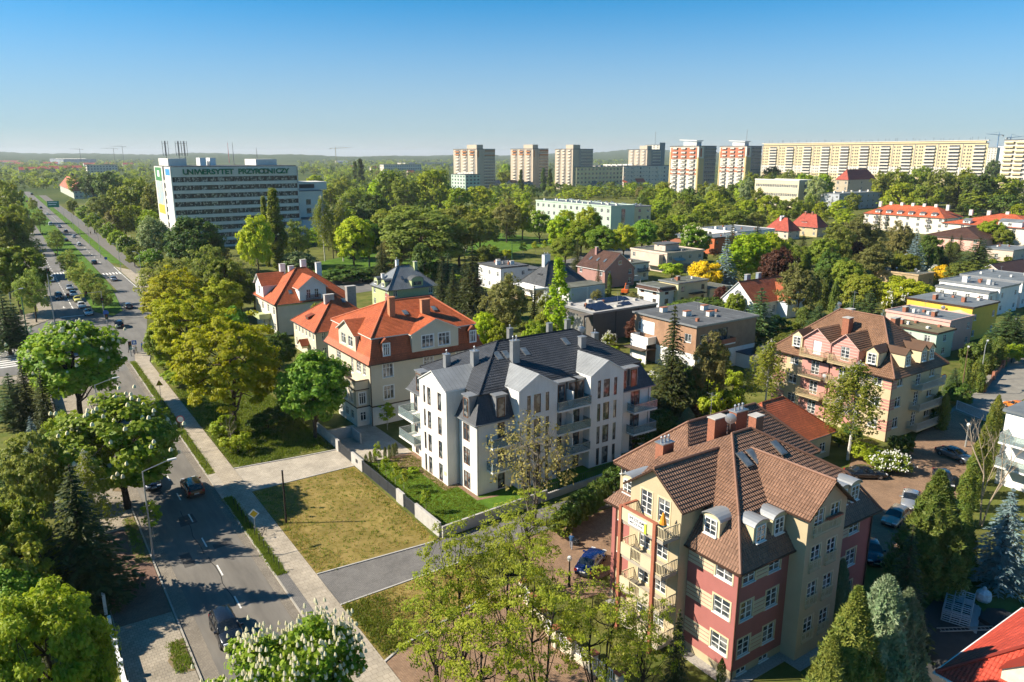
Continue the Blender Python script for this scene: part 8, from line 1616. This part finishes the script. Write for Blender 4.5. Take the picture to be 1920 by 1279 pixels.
for i in range(11): y = -3.0 + i * 1.6; o = MB().tube((0, 0, 0), (0, 0, .95), .035, n=6).obj('bollard', DARKM, None, (-23.75, y, .08)); tag(o, 'BOLL|thin dark post on the grass verge', 'bollard', 'posts on the verge'); MB().lathe((0, 0, .95), [(.045, -.03), (.045, .03), (0, .05)], 6).obj('cap', STEEL, o)
for i in range(8): y = 26 + i * 5.5; o = MB().tube((0, 0, 0), (0, 0, .95), .035, n=6).obj('bollard', DARKM, None, (-23.75, y, .08)); tag(o, 'BOLL|thin dark post on the grass verge', 'bollard', 'posts on the verge'); MB().lathe((0, 0, .95), [(.045, -.03), (.045, .03), (0, .05)], 6).obj('cap', STEEL, o)
# bicycle beside the priority sign
x, y, _ = P(494, 1008); e = thing('bicycle', 'dark bicycle parked at the verge under the priority sign', 'bicycle', (x, y, .1), .9)
for u in (-.52, .52):
    b = MB()
    for i in range(16): t0, t1 = 2 * math.pi * i / 16, 2 * math.pi * (i + 1) / 16; b.tube((u + .33 * math.cos(t0), 0, .34 + .33 * math.sin(t0)), (u + .33 * math.cos(t1), 0, .34 + .33 * math.sin(t1)), .02, n=4)
    b.obj('wheel', TYRE, e)
MB().path([(-.52, 0, .34), (-.12, 0, .32), (.36, 0, .8), (-.2, 0, .78), (-.52, 0, .34)], .018, n=4).path([(-.12, 0, .32), (-.24, 0, .92)], .018, n=4).path([(.52, 0, .34), (.34, 0, .95)], .018, n=4).obj('frame', SBK, e); MB().box(-.36, -.12, -.06, .06, .92, .97).obj('saddle', SBK, e); MB().tube((.32, -.28, .98), (.32, .28, .98), .018, n=4).obj('handlebar', SBK, e)
# ------------------------------------------------------------------ walls and fences
def run(name, label, pts, segs): ...
FEN = pm('anthracite_fence', (.045, .05, .058), .5, .1); e = thing('panel_fence', 'concrete and dark panel fence between the dry lawn and the green garden', 'fence', (-8.1, 0, 0))
def fpanel(y0, y1):
    o = MB().box(-.05, .05, y0, y0 + .06, .05, 1.45).box(-.05, .05, y1 - .06, y1, .05, 1.45).box(-.05, .05, y0 + .06, y1 - .06, 1.4, 1.45).box(-.05, .05, y0 + .06, y1 - .06, .05, .1).obj('fence_panel', FEN, e); n = int((y1 - y0) / .12)
    b = MB()
    for i in range(n): yy = y0 + .07 + (y1 - y0 - .14) * (i + .1) / n; b.box(-.03, .03, yy, yy + .085, .1, 1.4)
    q = b.obj('slats', FEN, o); q['kind'] = 'stuff'
for y0, y1 in ((-.4, 2.2), (4.2, 6.5), (6.56, 8.9), (8.96, 11.3), (11.36, 13.6), (17.2, 21.4)): fpanel(y0, y1)
for y0, y1, h in ((-5.9, -.5, 1.6), (2.3, 4.1, 1.55), (13.7, 17.1, 1.55), (21.5, 22.4, 1.6)): MB().box(-.14, .14, y0, y1, 0, h).obj('concrete_pier', CONC, e)
MB().box(-.17, -.141, 15.0, 15.6, .7, 1.15).obj('letter_box', DARKM, e)
e = thing('concrete_wall', 'pale concrete bin enclosure at the courtyard entrance', 'wall', (-7.9, 22.6, 0)); MB().box(-.1, .1, 0, 7.5, 0, 1.5).obj('side_wall', CONC, e); MB().box(.1, 3.2, 3.0, 3.2, 0, 1.5).obj('cross_wall', CONC, e); MB().box(3.2, 3.4, 0, 3.2, 0, 1.5).obj('end_wall', CONC, e)
e = thing('ramp_wall', 'concrete ramp wall with dark railing along the grey driveway', 'wall', (-8.0, -6.3, 0)); MB().prism([(0, 0), (14, .9), (14, 1.15), (0, .25)], 0, 1.3).obj('wall', CONC, e); MB().prism([(14.05, .95), (34, 2.2), (34, 2.45), (14.05, 1.2)], 0, .8).obj('wall', CONC, e); b = MB()
for i in range(70): t = 12 + i * .3; yy = .15 + t * .0645; zb = 1.3 if t < 14 else .8; b.box(t, t + .03, yy, yy + .03, zb, zb + 1.0)
b.box(12, 33, 1.6, 1.64, 1.85, 1.9) if False else None
for t0, t1, zb in ((12, 14, 2.3), (14.05, 33, 1.8)): b.tube((t0, .16 + t0 * .0645, zb), (t1, .16 + t1 * .0645, zb), .03, n=4)
b.obj('railing', DARKM, e)['kind'] = 'stuff'
e = thing('garden_fence', 'peach brick fence with white rails before the striped house', 'fence'); pts = [P(980, 1122), P(1000, 1150), P(1020, 1178), P(1042, 1212), P(1072, 1234), P(1112, 1262), P(1160, 1300)]
for p in pts: MB().box(p[0] - .25, p[0] + .25, p[1] - .25, p[1] + .25, 0, 1.7).box(p[0] - .32, p[0] + .32, p[1] - .32, p[1] + .32, 1.7, 1.82, 1).obj('pillar', [CREAM2, TERRA], e)
for p, q in zip(pts, pts[1:]):
    b = MB(); n = 12
    for i in range(1, n): t = i / n; b.tube((p[0] + (q[0] - p[0]) * t, p[1] + (q[1] - p[1]) * t, .6), (p[0] + (q[0] - p[0]) * t, p[1] + (q[1] - p[1]) * t, 1.55), .025, n=4)
    for z in (.7, 1.45): b.tube((p[0], p[1], z), (q[0], q[1], z), .03, n=4)
    b.obj('railing', WHITE, e)['kind'] = 'stuff'; d_ = Vector((q[0] - p[0], q[1] - p[1], 0)); nn = Vector((-d_.y, d_.x, 0)).normalized() * .12; MB().prism([(p[0] + nn.x, p[1] + nn.y), (p[0] - nn.x, p[1] - nn.y), (q[0] - nn.x, q[1] - nn.y), (q[0] + nn.x, q[1] + nn.y)], 0, .6).obj('low_wall', CREAM2, e)
e = thing('white_fence', 'white panel fence and gate posts along the left pavement', 'fence', (-38.1, 0, 0))
for y0, y1, h in ((-1.6, -1.1, 1.9), (-5.4, -4.9, 1.8), (-8.4, -5.5, 1.2), (-11.4, -8.5, 1.2), (-14.4, -11.5, 1.2), (-17.5, -14.5, 1.2), (-20.6, -17.6, 1.2)): MB().box(-.12, .12, y0, y1, 0, h).obj('gate_post' if h > 1.5 else 'fence_panel', SW, e)
for y in range(-20, -5, 3): MB().box(-.18, .18, y - .25, y + .08, 0, 1.5).obj('pillar', SW, e)
e = thing('garden_fence', 'dark boundary fence behind the left pavement up to the crossing', 'fence', (-38.1, 0, 0))
for i in range(11): y0 = 16 + i * 5.6; MB().box(-.14, .14, y0 - .15, y0 + .15, 0, 1.7).obj('pillar', CONC, e); MB().box(-.06, .06, y0 + .15, y0 + 5.45, .1, 1.4).obj('fence_panel', pm('grey_timber', (.16, .14, .12), .9, .2), e)
e = thing('sliding_gate', 'white barred gate closing the yard from the side street', 'gate', P(1792, 768)); q = P(1852, 792); L_ = math.dist(P(1792, 768), q); e.rotation_euler = (0, 0, math.atan2(q[1] - P(1792, 768)[1], q[0] - P(1792, 768)[0])); MB().box(0, L_, -.04, .04, .1, .2).box(0, L_, -.04, .04, 1.4, 1.5).box(0, .08, -.04, .04, .2, 1.4).box(L_ - .08, L_, -.04, .04, .2, 1.4).obj('gate_frame', pm('pale_grey_steel', (.5, .52, .54), .5), e)
for i in range(int(L_ / .18)): MB().box(.12 + i * .18, .16 + i * .18, -.02, .02, .2, 1.4).obj('bar', MATS['pale_grey_steel'], e)
e = thing('street_wall', 'brick and hedge boundary wall along the side street gardens', 'wall'); pts = [P(1845, 735), P(1862, 712), P(1880, 690), P(1900, 668), P(1925, 645)]
for p, q in zip(pts, pts[1:]): MB().prism([(p[0] - .15, p[1]), (p[0] + .15, p[1]), (q[0] + .15, q[1]), (q[0] - .15, q[1])], 0, .9).obj('low_wall', BRICKC, e); MB().box(p[0] - .25, p[0] + .25, p[1] - .25, p[1] + .25, 0, 1.5).obj('pillar', BRICKC, e)
e = thing('boundary_wall', 'pale rendered garden wall behind the birch', 'wall'); p, q = P(1412, 660), P(1465, 672); MB().prism([(p[0], p[1] - .15), (q[0], q[1] - .15), (q[0], q[1] + .15), (p[0], p[1] + .15)], 0, 1.9).obj('wall', PLINTH, e); MB().prism([(p[0], p[1] - .2), (q[0], q[1] - .2), (q[0], q[1] + .2), (p[0], p[1] + .2)], 1.9, 2.0).obj('coping', CONC, e)
# ------------------------------------------------------------------ yard things
x, y, _ = P(1338, 752); e = thing('trampoline', 'round blue garden trampoline with safety net behind the white apartment house', 'trampoline', (x, y, 0))
b = MB(); n_ = 20
for i in range(n_): t0, t1 = 2 * math.pi * i / n_, 2 * math.pi * (i + 1) / n_; b.tube((1.8 * math.cos(t0), 1.8 * math.sin(t0), .8), (1.8 * math.cos(t1), 1.8 * math.sin(t1), .8), .14, n=5)
b.obj('rim_pad', pm('blue_pad', (.02, .12, .5), .6), e); MB().lathe((0, 0, .78), [(0, 0), (1.75, 0), (1.75, .02)], 20).obj('mat', SBK, e); [MB().tube((1.8 * math.cos(k * 1.047), 1.8 * math.sin(k * 1.047), 0), (1.8 * math.cos(k * 1.047), 1.8 * math.sin(k * 1.047), 2.6), .03).obj('pole', STEEL, e) for k in range(6)]
x, y, _ = P(1172, 552); e = thing('excavator', 'small orange excavator beside the mauve house', 'excavator', (x, y, 0), .6); OG = pm('machine_orange', (.62, .12, .02), .5)
for s in (-.8, .8): MB().box(-1.4, 1.4, s - .25, s + .25, 0, .6).obj('track', TYRE, e)
MB().box(-1.3, .9, -.9, .9, .7, 1.5).obj('body', OG, e); MB().box(0, 1.0, -.85, .05, 1.5, 2.5).obj('cab', GREYM, e); MB().path([(.9, .4, 1.4), (2.4, .4, 2.8), (3.6, .4, 1.8)], .16, .1, 6).obj('boom', OG, e); MB().box(3.3, 3.9, 0, .8, 1.0, 1.7).obj('bucket', DARKM, e)
def person(label, x, y, rz, coat, legs, step=.18, arms='down', z=0):
    """One continuous skinned figure in walking pose; clothes by height in the material."""
    m = bpy.data.materials.new('figure_clothes'); m.use_nodes = True; nt = m.node_tree; tc = _n(nt, 'ShaderNodeTexCoord'); sp_ = _n(nt, 'ShaderNodeSeparateXYZ'); cr = _n(nt, 'ShaderNodeValToRGB'); cr.color_ramp.interpolation = 'CONSTANT'
    mr = _n(nt, 'ShaderNodeMath'); mr.operation = 'DIVIDE'; mr.inputs[1].default_value = 1.8; nt.links.new(tc.outputs['Object'], sp_.inputs[0]); nt.links.new(sp_.outputs[2], mr.inputs[0]); nt.links.new(mr.outputs[0], cr.inputs[0])
    E_ = cr.color_ramp.elements; E_[0].position = 0; E_[0].color = (.02, .02, .02, 1); E_[1].position = .05; E_[1].color = (*legs, 1)
    for p, c in ((.53, coat), (.84, (.42, .26, .18)), (.95, (.05, .035, .025))): q = E_.new(p); q.color = (*c, 1)
    nt.links.new(cr.outputs[0], nt.nodes['Principled BSDF'].inputs['Base Color']); nt.nodes['Principled BSDF'].inputs['Roughness'].default_value = .85
    fwd = .38 if arms == 'push' else 0
    V = [(0, 0, .95), (0, 0, 1.15), (0, .01, 1.38), (0, .02, 1.52), (0, .04, 1.66), (0, .03, 1.77), (-.09, 0, .9), (-.1, step * .6, .5), (-.1, step, .06), (-.1, step + .14, .04), (.09, 0, .9), (.1, -step * .4, .5), (.1, -step, .08), (.1, -step + .14, .04), (-.19, 0, 1.42), (-.25, -.05 + fwd * .4, 1.15), (-.24, .08 + fwd, .95 if not fwd else 1.0), (.19, 0, 1.42), (.25, .02 + fwd * .4, 1.15), (.24, -.06 + fwd, .95 if not fwd else 1.0)]
    Ed = [(0, 1), (1, 2), (2, 3), (3, 4), (4, 5), (0, 6), (6, 7), (7, 8), (8, 9), (0, 10), (10, 11), (11, 12), (12, 13), (2, 14), (14, 15), (15, 16), (2, 17), (17, 18), (18, 19)]
    rad = [.15, .15, .16, .06, .105, .07, .1, .07, .05, .04, .1, .07, .05, .04, .075, .055, .04, .075, .055, .04]
    me = bpy.data.meshes.new('person'); me.from_pydata(V, Ed, []); me.materials.append(m); o = place('person', me, None, (x, y, z), rz); o.modifiers.new('skin', 'SKIN'); o.modifiers.new('sub', 'SUBSURF').levels = 1; o.modifiers['sub'].render_levels = 1
    for i, v in enumerate(me.skin_vertices[0].data if me.skin_vertices else []): v.radius = (rad[i], rad[i])
    if not me.skin_vertices: pass
    return tag(o, label, 'person')
x, y, _ = P(1071, 1030); person('person in blue top pushing a lawn mower behind the striped house', x, y, -.9, (.03, .10, .24), (.28, .30, .34), .2, 'push')
e = thing('lawn_mower', 'dark push lawn mower in front of the person in blue', 'lawn mower', (x + .95, y + .45, 0.03), -.9); MB().box(-.3, .3, -.35, .35, .1, .35).obj('deck', SBK, e); [MB().lathe((0, 0, 0), [(.12, -.04), (.12, .04)], 10).obj('wheel', TYRE, e, (u, v, .12)) for u in (-.32, .32) for v in (-.28, .28)]; MB().path([(-.2, -.3, .3), (-.2, -1.0, 1.0), (.2, -1.0, 1.0), (.2, -.3, .3)], .02, n=5).obj('handle', STEEL, e); MB().box(-.18, .18, -.15, .2, .35, .55).obj('motor', DARKM, e)
for lab, px, py, c, l in (('pedestrian in dark clothes left of the group by the signal post', 243, 661, (.03, .03, .05), (.03, .03, .04)), ('pedestrian in white shirt walking beside the signal post', 252, 665, (.65, .63, .6), (.08, .08, .1)), ('second pedestrian in pale clothes beside the white-shirted one', 256, 664, (.5, .47, .42), (.3, .28, .25)), ('pedestrian in blue walking toward the crossing', 267, 657, (.03, .15, .45), (.05, .05, .1)), ('dark pedestrian on the cycle path', 170, 440, (.03, .03, .04), (.03, .03, .03)), ('second dark pedestrian on the cycle path', 181, 440, (.04, .05, .08), (.03, .03, .03)), ('dark figure waiting at the median crossing', 80, 442, (.04, .03, .03), (.02, .02, .02))): x, y, _ = P(px, py); person(lab, x, y, rs.random() * 6, c, l)
# builder's yard at the lower right
x, y, _ = P(1795, 1150); AL = pm('aluminium_frames', (.42, .47, .52), .4, .12, 5, metal=.6)
e = thing('scaffold_stack', 'stack of bluish scaffold frames in the dark yard at the lower right', 'scaffold stack', (x, y, 0), .35)
for k in range(6):
    b = MB()
    for u in (-2.0, -.7, .7, 2.0): b.tube((u, -1.0, .12 + k * .2), (u, 1.0, .12 + k * .2), .05, n=5)
    for v in (-1.0, -.3, .4, 1.0): b.tube((-2.1, v, .18 + k * .2), (2.1, v, .18 + k * .2), .05, n=5)
    b.obj('frame', AL, e)
for k in range(7): MB().box(-2.4 + k * .08, 1.9 + k * .05, -1.6 + .22 * k * .4, -1.4 + .22 * k * .4, .05 + .05 * (k % 3), .1 + .05 * (k % 3)).obj('board', AL, e)
x, y, _ = P(1812, 1185); e = thing('ladder', 'aluminium ladder lying beside the scaffold stack', 'ladder', (x, y, .25), -.55)
for v in (-.22, .22): MB().box(-2.4, 2.4, v - .03, v + .03, 0, .08).obj('rail', STEEL, e)
for k in range(14): MB().tube((-2.2 + k * .34, -.22, .04), (-2.2 + k * .34, .22, .04), .02, n=5).obj('rung', STEEL, e)
BAG = pm('white_bulk_bag', (.6, .62, .66), .8, .25, 3)
for lab, px, py in (('pale rubble sack behind the scaffold stack, left of two', 1793, 1118), ('pale rubble sack behind the scaffold stack, right of two', 1843, 1125)):
    x, y, _ = P(px, py); e = thing('rubble_sack', lab, 'sack', (x, y, 0)); MB().lathe((0, 0, 0), [(.55, 0), (.65, .3), (.6, .75), (.35, .95), (.12, 1.05), (.18, 1.2)], 9).obj('bag', BAG, e); MB().box(-.1, .1, -.1, .1, 1.18, 1.3).obj('tied_neck', BAG, e)
x, y, _ = P(1868, 1165); o = MB().prism([(-1.6, -.9), (1.5, -1.0), (1.8, .3), (.8, 1.1), (-1.2, .9)], 0, .35).obj('tarpaulin', pm('black_tarpaulin', (.02, .022, .026), .5, .3, 3), None, (x, y, .03)); tag(o, 'black tarpaulin heap right of the scaffold stack', 'tarpaulin')
# red-roofed house in the lower right corner and white balcony house at the right edge
x, y, _ = P(1905, 1240, 6.5); a = thing('house', 'house corner with bright red tiled roof in the lower right corner', 'house', (x - .8, y - 10.6, 0)); REDT = tiles('signal_red_roof_tiles', (.50, .075, .045), .24, .34, .5, .12, .5)
wall_mesh(a, (0, 0, 12, 14), 0, 4.0, [WHITEW], {'W': [(3, 1, 1.3, 1.4, 'cross'), (8, 1, 1.3, 1.4, 'cross')]}); roof(a, hip(-.6, -.6, 12.6, 14.6, 3.7, 8.2, 5.8, 8.4, 'y'), REDT, .34, .05, .15, 'roof', WHITE); ridge_caps(a, [((-.6, 14.6, 3.8), (6, 8.4, 8.3)), ((6, 5.8, 8.3), (6, 8.4, 8.3))], REDT, .12); gutter(a, -.6, -.6, 12.6, 14.6, 3.72, SW); dormer(a, .9, 11.3, 4.2, 'W', 2.6, 1.3, 2.2, 'gable', pm('cream_board', (.66, .60, .46), .8), REDT, None)
x, y, _ = P(1864, 872, 3.0); a = thing('apartment_house', 'white house with glazed flower balconies at the right edge', 'building', (x + 2.2, y - 11.5, 0)); wall_mesh(a, (0, 0, 12, 12), 0, 9, [WHITEW], {'W': [(2, z, 1.8, 2.0, 'french') for z in (.6, 3.4, 6.2)] + [(7, z, 1.5, 1.5, 'cross') for z in (1, 4, 7)]}); MB().box(-.3, 12.3, -.3, 12.3, 9, 9.3).obj('roof', FELTB, a)
for z in (3.0, 5.9): balcony(a, 0, 11.5, z, 'W', 7, 2.2, STEEL, 'glass', WHITEW)
fb = MB(); [fb.lathe((-1.9 + .3 * (k % 2), 5.2 + .9 * k, 3.0), [(.12, 0), (.18, .3)], 7) for k in range(6)]; fb.obj('flower_pots', TERRA, a)['kind'] = 'stuff'
# masts and cranes on the horizon
for lab, px, dist, top, tall in (('thin red and white radio mast on the horizon', 430, 3600, 268, 1), ('grey lattice mast on the horizon left of centre', 439, 3000, 269, 0), ('small mast on the horizon above the university annex', 483, 3200, 279, 0)):
    x, y, _ = P(px, 291 + 38 * 1400 / dist * 1.0); h = height_at(x, y, top); e = thing('radio_mast', lab, 'mast', (x, y, 0)); MB().tube((0, 0, 0), (0, 0, h), 2.0, 1.0, 5).obj('shaft', SRD if tall else GREYM, e); MB().tube((0, 0, h), (0, 0, h + 6), .6).obj('tip', GREYM, e)
CRY = pm('crane_yellow', (.55, .40, .20), .6); CRB = pm('crane_blue', (.16, .30, .48), .6)
for lab, px, dist, top, L_, sd, m in (('tower crane on the horizon right of the university', 631, 2300, 278, 52, 1, CRY), ('pair tower crane above the far left wood, taller', 233, 3000, 275, 48, -1, GREYM), ('tower crane above the far left wood, left one', 153, 3000, 280, 42, -1, GREYM), ('tower crane above the far left wood, middle one', 216, 3300, 279, 60, -1, GREYM), ('pale tower crane behind the long yellow block', 1862, 1500, 253, 26, -1, CRB), ('blue tower crane right of the long yellow block', 1884, 1300, 258, 22, 1, CRB)):
    x, y, _ = P(px, 291 + 38 * 1400 / dist); h = height_at(x, y, top); e = thing('tower_crane', lab, 'crane', (x, y, 0), YAW); MB().tube((0, 0, 0), (0, 0, h), .9, .9, 4).obj('mast', m, e); MB().tube((0, 0, h), (0, 0, h + 6), .7, .2, 4).obj('tower_head', m, e); MB().tube((0, 0, h), (sd * L_, 0, h + 2), .7, .4, 4).obj('jib', m, e); MB().tube((0, 0, h), (-sd * L_ * .32, 0, h), .7, .7, 4).obj('counter_jib', m, e); MB().box(-sd * L_ * .32 - 1.5, -sd * L_ * .32 + 1.5, -1, 1, h - 3, h).obj('counterweight', CONC, e); MB().tube((0, 0, h + 6), (sd * L_ * .7, 0, h + 1.6), .2, n=4).obj('tie', m, e)
# ------------------------------------------------------------------ labels that single out look-alikes, by their order from the left
ORD = 'first second third fourth fifth sixth seventh eighth ninth tenth eleventh twelfth thirteenth fourteenth fifteenth sixteenth seventeenth eighteenth nineteenth twentieth'.split()
def nth(i): return ORD[i] if i < 20 else 'number %d' % (i + 1)
PLUR = lambda s: s
sets = {}
for o in COL.objects:
    l = o.get('label')
    if o.parent is None and l and '|' in l: sets.setdefault(l, []).append(o)
for l, os_ in sets.items():
    k = l.split('|'); os_.sort(key=lambda o: proj(*o.location)[0]); txt = k[1] + (' ' + k[2] if len(k) > 2 else ''); n = len(os_)
    for i, o in enumerate(os_):
        o['label'] = txt if n == 1 else (f'leftmost {txt}' if i == 0 else f'rightmost {txt}' if i == n - 1 else f'{nth(i)} from left, {txt}')
# ------------------------------------------------------------------ the air: even pale haze round the whole place, the sky outside it
hz = bpy.data.materials.new('haze_air'); hz.use_nodes = True; nt = hz.node_tree
for q in list(nt.nodes):
    if q.type == 'BSDF_PRINCIPLED': nt.nodes.remove(q)
vp = nt.nodes.new('ShaderNodeVolumePrincipled'); vp.inputs['Color'].default_value = (.86, .93, 1, 1); vp.inputs['Density'].default_value = 6.5e-5; vp.inputs['Anisotropy'].default_value = 0.15
nt.links.new(vp.outputs[0], nt.nodes['Material Output'].inputs['Volume'])
hx = MB().box(CAM[0] - 13000, CAM[0] + 13000, CAM[1] - 13000, CAM[1] + 13000, -2, 120).obj('haze', hz); hx['kind'] = 'stuff'
